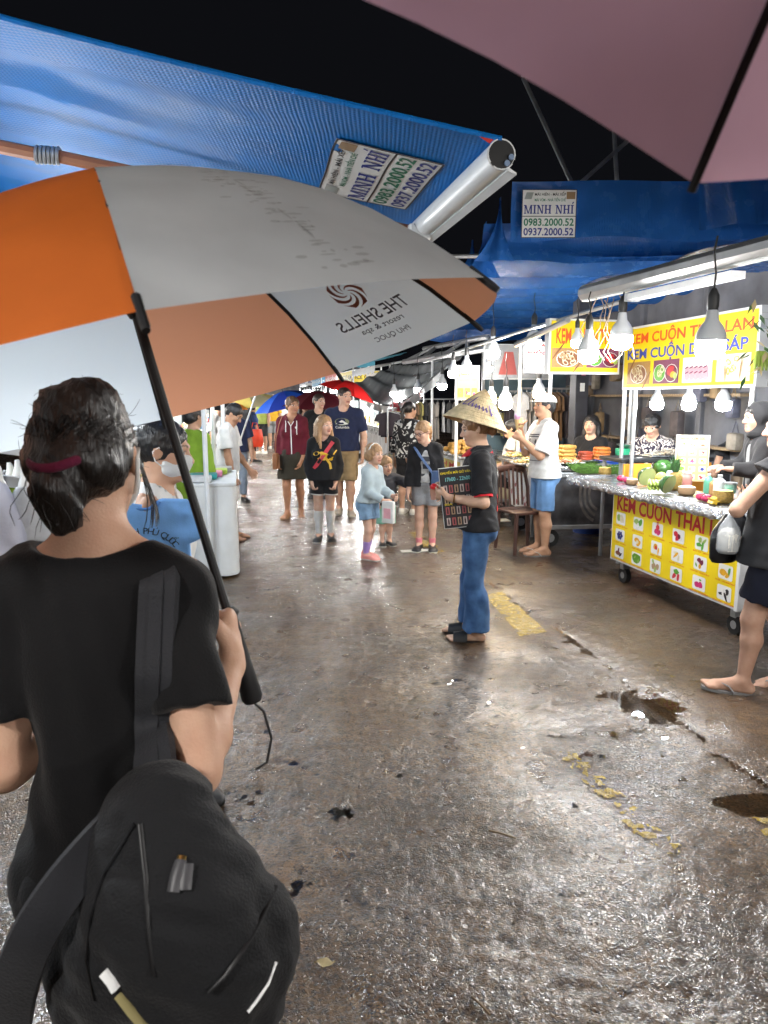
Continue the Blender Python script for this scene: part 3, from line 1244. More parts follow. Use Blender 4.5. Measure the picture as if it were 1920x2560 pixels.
def ground_h(x, y):
    h = (fbm(x * 1.1, y * 1.1, 3) - .5) * .014
    h = h + (fbm(x * 7, y * 7, 3) - .5) * .009
    r = fbm(x * .7 + 30, y * .7, 2)                       # where the top layer has broken up
    rough = np.clip((r - .38) * 4, 0.15, 1)
    h = h + (fbm(x * 38, y * 38, 2) - .5) * .012 * rough
    pit = np.clip(.30 - vnoise(x * 17 + 60, y * 17), 0, 1)
    h = h - pit * .020
    # a crack in the slab
    d = np.full(x.shape, 9.)
    for a, b in zip(CRACK[:-1], CRACK[1:]):
        ab = b - a
        t = np.clip(((x - a[0]) * ab[0] + (y - a[1]) * ab[1]) / (ab @ ab), 0, 1)
        d = np.minimum(d, np.hypot(x - a[0] - t * ab[0], y - a[1] - t * ab[1]))
    d = d + (vnoise(x * 9, y * 9) - .5) * .03
    h = h - .012 * np.exp(-(d / .010) ** 2)
    for px, py, rx, ry, dep in POTS:
        c = ground(px, py)
        sx = rx / FPX * np.hypot(c[1], CAM_H)
        sy = abs(ground(px, py - ry)[1] - c[1])
        q = np.sqrt(((x - c[0]) / sx) ** 2 + ((y - c[1]) / sy) ** 2) + (fbm(x * 9, y * 9, 2) - .5) * .8
        h = h - dep * .62 * np.clip(1.25 - q, 0, .6) / .6
    return h


def build_ground():
    ys = [-6.0, -4, -2.5, -1.2, -.4, .2, .5]
    y = .7
    while y < 70:
        ys.append(y)
        y += max(.009, y * .0062)
    ys = np.array(ys)
    nx = 430
    t = np.linspace(-1, 1, nx)
    t = np.sign(t) * np.abs(t) ** 1.25
    Y = np.repeat(ys[:, None], nx, 1)
    half = 1.5 + np.maximum(ys, 1.0) * 1.02
    half[0:7] = 5
    X = t[None, :] * half[:, None] * .95
    Z = ground_h(X, Y)
    n0 = len(ys)
    V = np.stack([X, Y, Z], -1).reshape(-1, 3)
    idx = np.arange(n0 * nx).reshape(n0, nx)
    Q = np.stack([idx[:-1, :-1], idx[:-1, 1:], idx[1:, 1:], idx[1:, :-1]], -1).reshape(-1, 4)
    me = np_mesh('street', V, Q)
    m = bpy.data.materials.new('wet_concrete')
    m.use_nodes = True
    N, L, b = nodes_of(m)
    tc = N.new('ShaderNodeTexCoord')

    def noise(sc, det=5, rough=.5, dist=0.0):
        n = N.new('ShaderNodeTexNoise')
        n.inputs['Scale'].default_value = sc
        n.inputs['Detail'].default_value = det
        n.inputs['Roughness'].default_value = rough
        n.inputs['Distortion'].default_value = dist
        L.new(tc.outputs['Object'], n.inputs['Vector'])
        return n.outputs['Fac']

    def ramp(src, p0, c0, p1, c1):
        r = N.new('ShaderNodeValToRGB')
        r.color_ramp.elements[0].position, r.color_ramp.elements[1].position = p0, p1
        r.color_ramp.elements[0].color, r.color_ramp.elements[1].color = c0 + (1,), c1 + (1,)
        L.new(src, r.inputs[0])
        return r.outputs[0]

    def mixc(f, a, c, mode='MIX'):
        x = N.new('ShaderNodeMix')
        x.data_type = 'RGBA'
        x.blend_type = mode
        if isinstance(f, float):
            x.inputs[0].default_value = f
        else:
            L.new(f, x.inputs[0])
        L.new(a, x.inputs[6])
        L.new(c, x.inputs[7])
        return x.outputs[2]

    def math_(op, a, c, clamp=False):
        x = N.new('ShaderNodeMath')
        x.operation = op
        x.use_clamp = clamp
        for i, q in enumerate((a, c)):
            if isinstance(q, (int, float)):
                x.inputs[i].default_value = q
            else:
                L.new(q, x.inputs[i])
        return x.outputs[0]
    big = ramp(noise(.9, 4, .55, .4), .35, (.060, .035, .015), .65, (.160, .094, .039))
    mid = ramp(noise(16, 6, .66), .38, (.38, .36, .34), .64, (1.2, 1.15, 1.1))
    c = mixc(.85, big, mid, 'MULTIPLY')
    vor = N.new('ShaderNodeTexVoronoi')
    vor.feature = 'DISTANCE_TO_EDGE'
    vor.inputs['Scale'].default_value = 70
    vor.inputs['Randomness'].default_value = 1
    wp = N.new('ShaderNodeMix')
    wp.data_type = 'VECTOR'
    nzc = N.new('ShaderNodeTexNoise')
    nzc.inputs['Scale'].default_value = 30
    L.new(tc.outputs['Object'], nzc.inputs['Vector'])
    wp.inputs[0].default_value = .05
    L.new(tc.outputs['Object'], wp.inputs[4])
    L.new(nzc.outputs['Color'], wp.inputs[5])
    L.new(wp.outputs[1], vor.inputs['Vector'])
    chip = ramp(vor.outputs['Distance'], .0, (.28, .27, .26), .13, (1, 1, 1))
    c = mixc(.45, c, chip, 'MULTIPLY')
    c = mixc(1.0, c, ramp(noise(75, 3, .55), .38, (.20, .19, .18), .50, (1, 1, 1)), 'MULTIPLY')
    L.new(c, b.inputs['Base Color'])
    rg = N.new('ShaderNodeMapRange')
    rg.inputs[1].default_value, rg.inputs[2].default_value = .35, .7
    rg.inputs[3].default_value, rg.inputs[4].default_value = .26, .48
    L.new(noise(5, 5), rg.inputs[0])
    L.new(rg.outputs[0], b.inputs['Roughness'])
    b.inputs['Specular IOR Level'].default_value = .4
    b.inputs['IOR'].default_value = 1.4
    flake = ramp(vor.outputs['Distance'], .0, (0, 0, 0), .16, (1, 1, 1))
    zone = ramp(noise(1.1, 3, .5, .3), .40, (.22, .22, .22), .62, (1, 1, 1))
    h = math_('MULTIPLY', flake, zone)
    h = math_('ADD', math_('MULTIPLY', h, .40), math_('MULTIPLY', noise(95, 4, .6), .75))
    h = math_('ADD', h, math_('MULTIPLY', noise(24, 4, .55), .8))
    bp = N.new('ShaderNodeBump')
    bp.inputs['Strength'].default_value = .8
    bp.inputs['Distance'].default_value = .012
    L.new(h, bp.inputs['Height'])
    L.new(bp.outputs[0], b.inputs['Normal'])
    # the film of rain water over the concrete
    wet = ramp(noise(1.6, 4, .6, .5), .34, (.45, .45, .45), .56, (1, 1, 1))
    L.new(wet, b.inputs['Coat Weight'])
    b.inputs['Coat Roughness'].default_value = .07
    b.inputs['Coat IOR'].default_value = 1.65
    h2 = math_('ADD', math_('MULTIPLY', noise(15, 3, .55), 1.1), math_('MULTIPLY', noise(58, 3, .6), .45))
    h2 = math_('ADD', h2, math_('MULTIPLY', math_('MULTIPLY', flake, zone), .35))
    b2 = N.new('ShaderNodeBump')
    b2.inputs['Strength'].default_value = .8
    b2.inputs['Distance'].default_value = .009
    cr = N.new('ShaderNodeMapRange')
    cr.inputs[1].default_value, cr.inputs[2].default_value = .35, .65
    cr.inputs[3].default_value, cr.inputs[4].default_value = .04, .24
    L.new(noise(48, 4, .7), cr.inputs[0])
    L.new(cr.outputs[0], b.inputs['Coat Roughness'])
    L.new(h2, b2.inputs['Height'])
    L.new(b2.outputs[0], b.inputs['Coat Normal'])
    tag(link('street', me, m), 'wet rough brown concrete market street with pits and a crack', kind='structure')
    # land beyond the detailed street
    g = MB().poly([(-300, -200, -.06), (300, -200, -.06), (300, 400, -.06), (-300, 400, -.06)]).build('ground', m)
    tag(g, 'dark wet ground around the market', kind='structure')
    w = mat('puddle_water', (.035, .028, .02), .035, var=.2, spec=.55, rvar=.015, bump=.02, bscale=30, ior=1.33)
    N, L, b = nodes_of(w)
    gl, tr, fr_, mx = N.new('ShaderNodeBsdfGlossy'), N.new('ShaderNodeBsdfTransparent'), N.new('ShaderNodeFresnel'), N.new('ShaderNodeMixShader')
    gl.inputs['Roughness'].default_value = .025
    tr.inputs[0].default_value = (.82, .77, .68, 1)
    fr_.inputs[0].default_value = 1.45
    L.new(fr_.outputs[0], mx.inputs[0])
    L.new(tr.outputs[0], mx.inputs[1])
    L.new(gl.outputs[0], mx.inputs[2])
    L.new(mx.outputs[0], N['Material Output'].inputs[0])
    P = np.zeros((61, 61, 3))
    a, c_ = np.meshgrid(np.linspace(-5, 6, 61), np.linspace(.6, 22, 61), indexing='ij')
    P[..., 0], P[..., 1], P[..., 2] = a, c_, -.0088
    pw_ = MB().grid(P).build('puddle_water', w)
    if pw_.data.polygons[0].normal.z < 0:
        pw_.data.flip_normals()
    tag(pw_, 'rain water standing in the dips of the street', kind='structure')


build_ground()


def road_patch(corners, wear_, seed, nu=60, nv=12, fq=11):
    """worn paint lying on the uneven concrete"""
    c = [ground(*q)[:2] for q in corners]
    mb = MB()
    u, v = np.meshgrid(np.linspace(0, 1, nu), np.linspace(0, 1, nv), indexing='ij')
    X = (1 - u) * ((1 - v) * c[0][0] + v * c[1][0]) + u * ((1 - v) * c[3][0] + v * c[2][0])
    Y = (1 - u) * ((1 - v) * c[0][1] + v * c[1][1]) + u * ((1 - v) * c[3][1] + v * c[2][1])
    Z = ground_h(X, Y) + .004
    k = fbm(X * fq + seed, Y * fq, 4)
    vs = np.stack([X, Y, Z], -1).reshape(-1, 3)
    fs = []
    for i in range(nu - 1):
        for j in range(nv - 1):
            e = min(j, nv - 2 - j) / (nv - 2)
            if k[i, j] + e * .25 > wear_:
                fs.append((i * nv + j, (i + 1) * nv + j, (i + 1) * nv + j + 1, i * nv + j + 1))
    mb.add(vs, fs)
    o = mb.build('road_marking', mat('road_yellow', (.36, .25, .03), .25, var=.3, vscale=22, bump=.8, bscale=90, color2=(.15, .105, .04)), None, True)
    return tag(o, 'worn yellow paint line on the wet concrete', kind='structure')


road_patch(((1212, 1488), (1258, 1478), (1368, 1582), (1300, 1592)), .38, 1)
road_patch(((1020, 1332), (1046, 1330), (1112, 1378), (1080, 1386)), .45, 5)
road_patch(((1385, 1880), (1440, 1880), (1720, 2130), (1640, 2140)), .66, 9, 150, 40, 34)
road_patch(((1870, 2040), (1930, 2040), (1990, 2090), (1910, 2090)), .5, 12, 60, 30, 22)
# ------------------------------------------------------------------ lamps
LAMP_SHELL = mat('lamp_shell', (.62, .64, .66), .35, var=.05)
SOCKET = mat('lamp_socket', (.03, .03, .03), .5)
WIRE = mat('cable_black', (.012, .012, .012), .5)
GLOW = {'white': ((1.0, .97, .93), 210.0), 'cool': ((.88, .95, 1.0), 210.0), 'warm': ((1.0, .72, .36), 90.0)}
for k_, (c_, s_) in GLOW.items():
    mat('glow_' + k_, (.9, .9, .88), .4, emit=c_, estr=s_, rvar=0)


def led_bulb(label, p, r=.07, kind='white', wire=.4, group='lit LED bulbs hanging over the stalls', strength=None):
    """p: centre of the glowing part"""
    o = empty('led_bulb', label, 'light bulb', tuple(p), 0, group)
    mm = MATS['glow_' + kind]
    if strength:
        mm = mat('glow_%s_%d' % (kind, strength), (.9, .9, .88), .4, emit=GLOW[kind][0], estr=strength, rvar=0)
    k = r / .07
    MB().lathe([(.0, -.062 * k), (.035 * k, -.058 * k), (.062 * k, -.042 * k), (.071 * k, -.012 * k), (.071 * k, .03 * k)], n=14).build('diffuser', mm, o, True)
    MB().lathe([(.072 * k, .0305 * k), (.07 * k, .065 * k), (.055 * k, .10 * k), (.032 * k, .13 * k), (.027 * k, .175 * k), (.022 * k, .18 * k)], n=14).build('housing', LAMP_SHELL, o, True)
    MB().lathe([(.024 * k, .18 * k), (.028 * k, .2 * k), (.028 * k, .25 * k), (.012 * k, .285 * k)], n=12).build('socket', SOCKET, o, True)
    q = [(0, 0, .28 * k), (.006, .004, .28 * k + wire * .3), (-.012, .0, .28 * k + wire * .7), (.0, .0, .28 * k + wire)]
    MB().tube(q, .005, 6).build('cable', WIRE, o)
    return o


# ------------------------------------------------------------------ umbrellas
def umb_frame(n):
    n = nrm(n)
    a = nrm(np.cross(n, [0, 1, 0]))
    return n, a, np.cross(n, a)


def canopy_pt(c, fr, ph, R, h, th, s, N=8, pw=1.8, sag=.05):
    n, a, b = fr
    st = 2 * math.pi / N
    loc = th % st
    half = st / 2
    rr = math.cos(half) / math.cos(loc - half) * (1 - sag * math.sin(loc / st * math.pi))
    r = R * s * rr
    an = th + ph
    return np.array(c) + r * (math.cos(an) * a + math.sin(an) * b) + h * (1 - s ** pw) * n * (1 - .0 * s)


def two_sided(name, outer, inner, transl=.5):
    """coated umbrella cloth: another colour on the inside"""
    m = mat(name, outer, .62, var=.06, bump=.06, bscale=40, transl=transl)
    N, L, b = nodes_of(m)
    src = b.inputs['Base Color'].links[0].from_socket
    g = N.new('ShaderNodeNewGeometry')
    x = N.new('ShaderNodeMix')
    x.data_type = 'RGBA'
    L.new(g.outputs['Backfacing'], x.inputs[0])
    L.new(src, x.inputs[6])
    x.inputs[7].default_value = tuple(inner) + (1,)
    L.new(x.outputs[2], b.inputs['Base Color'])
    for n in N:
        if n.type == 'BSDF_TRANSLUCENT':
            L.new(x.outputs[2], n.inputs[0])
    return m


def umbrella(label, c, n, ph, R, h, mats, group=None, N=8, shaft=.75, rib_r=.004, shaft_m=None, tips=True, nv=7, pw=1.8, handle=True, ribs=True, sag=.05, lean_=(0, 0, 0)):
    fr = umb_frame(n)
    c = np.array(c, float)
    o = empty('umbrella', label, 'umbrella', tuple(c), 0, group)
    P = lambda th, s, off=0: canopy_pt((0, 0, 0), fr, ph, R, h, th, s, N, pw, sag) - fr[0] * off
    blk = shaft_m or mat('umbrella_black', (.010, .010, .011), .6)
    st = 2 * math.pi / N
    panels = []
    for k in range(N):
        g = np.array([[P(k * st + st * j / nv * .99999, .015 + .985 * i / 9) for j in range(nv + 1)] for i in range(10)])
        mb = MB().grid(g)
        q = mb.build('canopy_panel', mats[k % len(mats)], o, True)
        me = q.data
        if sum(f.normal.dot(Vector(fr[0])) * f.area for f in me.polygons) < 0:
            me.flip_normals()
        panels.append(q)
    if ribs:
        for k in range(N):
            pts = [P(k * st + 1e-5, s, .004 + .002 * s) for s in np.linspace(.03, 1.0, 9)]
            MB().tube(pts, rib_r, 6).build('rib', blk, o)
            m0 = P(k * st + 1e-5, .34, .006)
            MB().tube([m0, fr[0] * (h - .15)], rib_r * .8, 5).build('stretcher', blk, o) if R > .3 else None
            if tips:
                p0, p1 = P(k * st + 1e-5, .97, .004), P(k * st + 1e-5, 1.012, .006)
                MB().tube([p0, p1, p1 + (p1 - p0) * .2], [rib_r * 1.2, rib_r * 1.3, rib_r * 1.0], 8).build('rib_tip', blk, o)
    top = fr[0] * h
    bot = -fr[0] * shaft + np.array(lean_)
    MB().tube([top + fr[0] * .05, top, bot], [.006, .0085, .0085] if R > .3 else .006, 10).build('shaft', blk, o)
    if R > .3:
        MB().tube([top - fr[0] * .13, top - fr[0] * .19, top - fr[0] * .20], [.013, .014, .010], 10).build('runner', blk, o)
    if handle:
        e = bot
        MB().tube([e + fr[0] * .012, e, e - fr[0] * .01, e - fr[0] * .10, e - fr[0] * .17, e - fr[0] * .18], [.013, .022, .016, .018, .021, .016], 12).build('handle', blk, o, True)
    return o, fr, P, panels


# the woman's golf umbrella
U_OR = two_sided('umbrella_orange', (.72, .17, .025), (.66, .30, .17))
U_WH = two_sided('umbrella_grey_white', (.60, .63, .65), (.66, .70, .72))
UC = np.array([-.416, 1.318, 1.632])
UN = (-.253, .038, 1)
UO, UF, UP, UPAN = umbrella('large golf umbrella in orange and grey panels held up by the woman in front', UC, UN, 1.876, .65, .335, [U_WH, U_OR], shaft=.43, rib_r=.0042, pw=2.3, sag=-.05, lean_=(.014, 0, 0))
# a dirty fold across the wide grey panel
# print on the far grey panel, seen through from inside: logo and name
ST = 2 * math.pi / 8


def panel_uv(k, x, y, off):
    """x across the panel 0..1, y from rim (0) to hub (1)"""
    return UP((k + x) * ST, 1 - y, off)


def panel_print(name, parts, k, m, off=.004):
    mb = MB()
    for vs, fs in parts:
        mb.add([panel_uv(k, p[0], p[1], off) for p in vs], fs)
    return link(name, mb.mesh(name), m, UPAN[k])


DIRT = mat('umbrella_dirt', (.20, .18, .16), .8, var=.3, alpha=.22)
_dr = np.random.default_rng(4)
INK = mat('print_grey', (.13, .13, .15), .7, var=.05)
INK_RED = mat('print_brown_red', (.30, .09, .06), .7, var=.05)


def pr(txt, x0, x1, y0, y1, **k):
    vs, fs = fit_text(txt, x0, x1, y0, y1, **k)
    return vs, fs


# seen from under the canopy the words read backwards, as print on the outer side shows through
LK = 2
panel_print('lettering', [pr('THE SHELLS', .20, .78, .112, .150)], LK, INK)
panel_print('lettering', [pr('resort & spa', .33, .67, .080, .102, bold=.004)], LK, INK)
panel_print('lettering', [pr('PHU QUOC', .36, .63, .048, .066, bold=.004)], LK, INK)
logo = []
for i in range(7):
    a0 = i * 2 * math.pi / 7
    vs = []
    for t in np.linspace(0, 1, 9):
        r = .02 + .085 * t
        a = a0 + 1.5 * t
        vs.append((.5 + r * 1.25 * math.cos(a), .222 + r * math.sin(a) * .55, 0))
    for t in np.linspace(1, 0, 9):
        r = .02 + .085 * t
        a = a0 + 1.5 * t + .62 * (.25 + .75 * t)
        vs.append((.5 + r * 1.25 * math.cos(a), .222 + r * math.sin(a) * .55, 0))
    vs = np.array(vs)
    logo.append((vs, [(j, j + 1, 16 - j, 17 - j) for j in range(8)]))
panel_print('logo', logo, LK, INK_RED)

# grime along the middle fold of the wide grey panel
dq = []
for i in range(150):
    y_ = _dr.uniform(.03, .62)
    x_ = .50 + _dr.normal() * .06
    l_ = _dr.uniform(.004, .04)
    dq.append(disc(x_, y_, l_, _dr.uniform(.0015, .004), 8))
for i in range(22):
    dq.append(disc(.5 + _dr.normal() * .022, _dr.uniform(.05, .8), .006, .022, 8))
panel_print('grime', dq, 0, DIRT, -.002)

# the photographer's own umbrella, overhead at the right
PINK = mat('umbrella_pink', (.56, .34, .42), .6, var=.06, bump=.08, bscale=30, transl=.5)
umbrella('pink umbrella overhead with a black rib, cut off by the top right corner', (.163, .028, 1.851), (.28, .145, 1), 4.57, .5, .279, [PINK], shaft=.55, rib_r=.0034, tips=False)

# ------------------------------------------------------------------ left awning
ALU = mat('aluminium', (.72, .73, .74), .32, metal=.85, var=.06, bump=.05, bscale=30)
WHITE_METAL = mat('white_metal', (.72, .74, .75), .35, var=.06)
STEEL = mat('galvanised_steel', (.45, .46, .47), .4, metal=.6, var=.15)
RUST = mat('primer_red_metal', (.33, .13, .06), .5, var=.15)


def tarp_mat(name, c, rough=.32, ws=0.0, transl=.2):
    m = mat(name, c, rough, var=.1, vscale=6, bump=.0, transl=transl, spec=.5)
    N, L, b = nodes_of(m)
    tc = N.new('ShaderNodeTexCoord')
    h = None
    for ax in ((1, 0, 0), (0, 1, 0)):
        w = N.new('ShaderNodeTexWave')
        w.bands_direction = 'X' if ax[0] else 'Y'
        w.inputs['Scale'].default_value = 22
        w.inputs['Distortion'].default_value = .6
        w.inputs['Detail'].default_value = 1
        L.new(tc.outputs['Object'], w.inputs['Vector'])
        if h is None:
            h = w.outputs['Fac']
        else:
            x = N.new('ShaderNodeMath')
            x.operation = 'MULTIPLY'
            L.new(h, x.inputs[0])
            L.new(w.outputs['Fac'], x.inputs[1])
            h = x.outputs[0]
    bp = N.new('ShaderNodeBump')
    bp.inputs['Strength'].default_value = .5
    bp.inputs['Distance'].default_value = .004
    L.new(h, bp.inputs['Height'])
    L.new(bp.outputs[0], b.inputs['Normal'])
    return m


BLUE_TARP = tarp_mat('tarp_bright_blue', (.006, .20, .64), .46)
nodes_of(BLUE_TARP)[2].inputs['Specular IOR Level'].default_value = .3
NAVY_TARP = tarp_mat('tarp_navy', (.024, .125, .42), .26)

BAR0 = np.array([.37, 2.40, 2.38])
BDIR = nrm(np.array([-.2, .98, 0]))
BPER = np.array([-.98, -.2, 0])
AW_L = 6.5
aw = empty('retractable_awning', 'bright blue retractable awning over the clothes stall with a white front tube', 'awning', tuple(BAR0))


def aw_pt(k, L_, sag=True):
    """k metres back from the front tube, L_ along it"""
    z = .045 + .178 * k - .015 * math.sin(k / 3.0 * math.pi) * 3
    q = min(1, k / .5) * min(1, L_ / .15)
    z += .011 * math.sin(L_ * 15 + k * 1.5 + .8 * math.sin(k * 1.7)) * q * (.4 + .6 * min(1, k / 1.2))
    z += .02 * math.sin(L_ * 4.2 - k * .6) * q
    return BPER * k + BDIR * L_ + np.array([0, 0, z])


G = np.array([[aw_pt(k, l) for l in np.linspace(0, AW_L, 40)] for k in np.linspace(0, 3.2, 60)])
fab = MB().grid(G).build('fabric', BLUE_TARP, aw, True)
hem = MB().tube([aw_pt(k, 0.0) + np.array([0, 0, .002]) for k in np.linspace(0, 3.2, 30)], .009, 6).build('hem', BLUE_TARP, aw, True)
hem.data.name = 'hem'
tube = MB()
tube.tube([(0, 0, 0), BDIR * .5, BDIR * AW_L], .046, 20)
tube.build('front_tube', WHITE_METAL, aw, True)
lip = MB()
lip.extr([np.array([.02, -.01, -.05]) + BDIR * .0, np.array([.05, -.01, -.062]), np.array([.05, -.01, -.056]), np.array([.024, -.01, -.04])], BDIR * AW_L)
lip.build('drip_edge', WHITE_METAL, aw)
cap = MB().tube([-BDIR * .006, -BDIR * .001], .043, 20).build('end_cap', mat('black_plastic', (.018, .018, .018), .45), aw)
ring = MB()
for i in range(20):
    a0, a1 = 2 * math.pi * i / 20, 2 * math.pi * (i + 1) / 20
    if i in (4, 11, 17):
        continue
    R_ = lambda r, a: (BPER * math.cos(a) + np.array([0, 0, 1]) * math.sin(a)) * r - BDIR * .0075
    ring.add([R_(.043, a0), R_(.047, a0), R_(.047, a1), R_(.043, a1)], [(0, 1, 2, 3)])
ring.build('cap_rim', WHITE_METAL, aw)
for a in (-.25, -1.0):
    MB().lathe([(.009, 0), (.009, .006)], n=10, c=(-BPER * math.cos(a) + np.array([0, 0, 1]) * math.sin(a)) * .032 - BDIR * .009,
               R=np.stack([BPER, np.array([0, 0, 1.]), -BDIR], 1)).build('screw_boss', mat('boss_blue', (.2, .28, .42), .4), aw)
red = MB().poly([aw_pt(.02, .0) - BDIR * .004, aw_pt(.10, 0) - BDIR * .004 + np.array([0, 0, .004]), aw_pt(.04, 0) - BDIR * .004 - np.array([0, 0, .02])]).build('red_tape', mat('red_tape', (.6, .03, .02), .5), aw)
for Ly in (.95, 4.6):
    arm = MB()
    a0, a1 = BDIR * (Ly + .03) + np.array([-.03, 0, -.02]), BPER * 1.50 + BDIR * (Ly - .12) + np.array([0, 0, .16])
    arm.tube([a0, a0 * .5 + a1 * .5, a1], .024, 8, flat=(.6, 1))
    arm.build('arm', RUST, aw)
    arm2 = MB()
    a2 = BPER * 3.1 + BDIR * (Ly - .0) + np.array([0, 0, .42])
    arm2.tube([a1 + BPER * .06, a2], .026, 8, flat=(.7, 1))
    arm2.build('arm', RUST, aw)
    sp_ = MB()
    hx = []
    for i in range(60):
        t = i / 59
        a = t * 2 * math.pi * 6
        hx.append(a1 - BPER * .02 + BPER * .09 * t + np.array([0, 0, 1]) * .028 * math.sin(a) + BDIR * .028 * math.cos(a))
    sp_.tube(hx, .007, 6)
    sp_.build('spring', STEEL, aw, True)
    MB().box(BDIR * Ly + np.array([-.02, 0, -.035]), (.09, .07, .06), bev=.012, R=rotz(ALPHA)).build('arm_bracket', WHITE_METAL, aw)
    for i in range(3):
        MB().tube([BDIR * (Ly - .03 + .03 * i) + np.array([-.062, 0, -.08]), BDIR * (Ly - .03 + .03 * i) + np.array([-.062, 0, -.0])], .012, 8).build('bracket_rib', WHITE_METAL, aw)


WHITE_INK = mat('sticker_white', (.74, .74, .72), .45, var=.04)
BLUE_INK = mat('ink_blue', (.02, .035, .22), .5, var=.05)
GREEN_INK = mat('ink_green', (.01, .17, .09), .5, var=.05)
BLACK_INK = mat('ink_black', (.012, .012, .014), .5, var=.05)
BROWN_INK = mat('ink_brown', (.32, .20, .10), .5, var=.1)
RED_INK = mat('ink_red', (.62, .015, .02), .45, var=.05)
ORANGE_INK = mat('ink_orange', (.80, .10, .02), .45, var=.05)
YELLOW_INK = mat('ink_yellow', (.82, .62, .01), .42, var=.03)


def minh_nhi(parent, w, hgt, M=None, warp=None, name='sticker'):
    """advertising sticker, local plane x 0..w, y 0..h; warp lays it on cloth"""
    def put(nm, parts, m, par, z, first=False):
        if warp is None:
            return flat_mesh(nm, parts, m, par, M if first else None, z)
        mb = MB()
        for vs, fs in parts:
            mb.add([warp(p[0], p[1], p[2] + z) for p in vs], fs)
        return link(nm, mb.mesh(nm), m, par)
    xs, ys = np.meshgrid(np.linspace(0, w, 9), np.linspace(0, hgt, 9), indexing='ij')
    g = MB().grid(np.stack([xs, ys, xs * 0], -1))
    b = put(name, [(np.array(g.v), g.f)], WHITE_INK, parent, 0, True)
    edge = []
    e = .012 * w
    for x0, y0, x1, y1 in ((0, 0, w, e), (0, hgt - e, w, hgt), (0, e, e, hgt - e), (w - e, e, w, hgt - e), (e, hgt * .44, w - e, hgt * .44 + e)):
        nx_ = 10
        gx, gy = np.meshgrid(np.linspace(x0, x1, nx_), np.linspace(y0, y1, nx_), indexing='ij')
        q = MB().grid(np.stack([gx, gy, gx * 0], -1))
        edge.append((np.array(q.v), q.f))
    put('border', edge, BLACK_INK, b, .0016)
    T = lambda t, x0, x1, y0, y1, bo, m: put('lettering', [fit_text(t, x0 * w, x1 * w, y0 * hgt, y1 * hgt, bold=bo)], m, b, .002)
    put('lettering', [serif_text('MINH NHÍ', .04 * w, .95 * w, .50 * hgt, .68 * hgt)], BLUE_INK, b, .002)
    T('0983.2000.52', .04, .96, .245, .405, .02, GREEN_INK)
    T('0937.2000.52', .04, .96, .045, .205, .02, BLUE_INK)
    T('MÁI HIÊN - MÁI XẾP', .23, .80, .87, .96, .015, BLACK_INK)
    T('MÁI VÒM - NHÀ TIỀN CHẾ', .23, .80, .755, .845, .015, GREEN_INK)
    put('picture', [rrect(.81 * w, .80 * hgt, .97 * w, .95 * hgt)], BROWN_INK, b, .002)
    put('picture', [(np.array([(.04 * w, .80 * hgt, 0), (.17 * w, .80 * hgt, 0), (.21 * w, .94 * hgt, 0), (.08 * w, .94 * hgt, 0)]), [(0, 1, 2, 3)])], mat('ink_grey', (.35, .38, .36), .5), b, .002)
    return b


minh_nhi(aw, .60, .385, warp=lambda x, y, z: aw_pt(.095 + y, .905 - x) - np.array([0, 0, .004 + z]))

# lamps of the clothes stall under the awning, and added unseen bulbs that light the foreground
for i, q in enumerate(((-1.9, 2.0, 1.95), (-1.95, 3.2, 1.95), (-2.2, 4.6, 2.0))):
    led_bulb(('nearest', 'middle', 'farthest')[i] + ' white LED bulb under the blue awning of the clothes stall', q, .07, 'cool', .5, 'lamps of the clothes stall', 210)
for w_, q in (('right behind', (2.3, -.6, 2.1)), ('ahead and right', (2.6, 1.4, 2.1)), ('left behind', (-1.3, -.4, 2.35)), ('far behind', (1.2, -2.6, 2.1))):
    led_bulb('white LED bulb of a stall beside the photographer, ' + w_, q, .07, 'white', .5, 'lamps of the stalls beside the photographer', 330)

# ------------------------------------------------------------------ sliding canopy over the stalls on the right
cn = empty('sliding_canopy', 'navy blue sliding fabric canopy with bunched folds over the right hand stalls', 'canopy', (.9, 6.75, 3.0))
CO = np.array([.9, 6.75, 3.0])


def canopy_curtain(z0, z1, x0, x1, y, seed, depth, name='curtain', scal=.5):
    nx_, nz_ = 90, 12
    P = np.zeros((nx_, nz_, 3))
    for i in range(nx_):
        t = i / (nx_ - 1)
        x = x0 + (x1 - x0) * t
        for j in range(nz_):
            s = j / (nz_ - 1)
            low = z0 + .035 * abs(math.sin((x * 1.35 + seed) * math.pi * scal))
            P[i, j] = (x, y + (.05 * math.sin(x * 2.1 + seed) + .03 * math.sin(x * 5.3 + seed * 2)) * (1 - s * .6) + depth * math.sin(s * math.pi) * .4, low + (z1 - low) * s)
    return MB().grid(P - CO).build(name, NAVY_TARP, cn, True)


front = canopy_curtain(2.99, 3.50, 1.13, 4.6, 6.62, .3, .05)
cur2 = canopy_curtain(2.84, 3.2, .92, 4.6, 6.86, 1.7, .25)
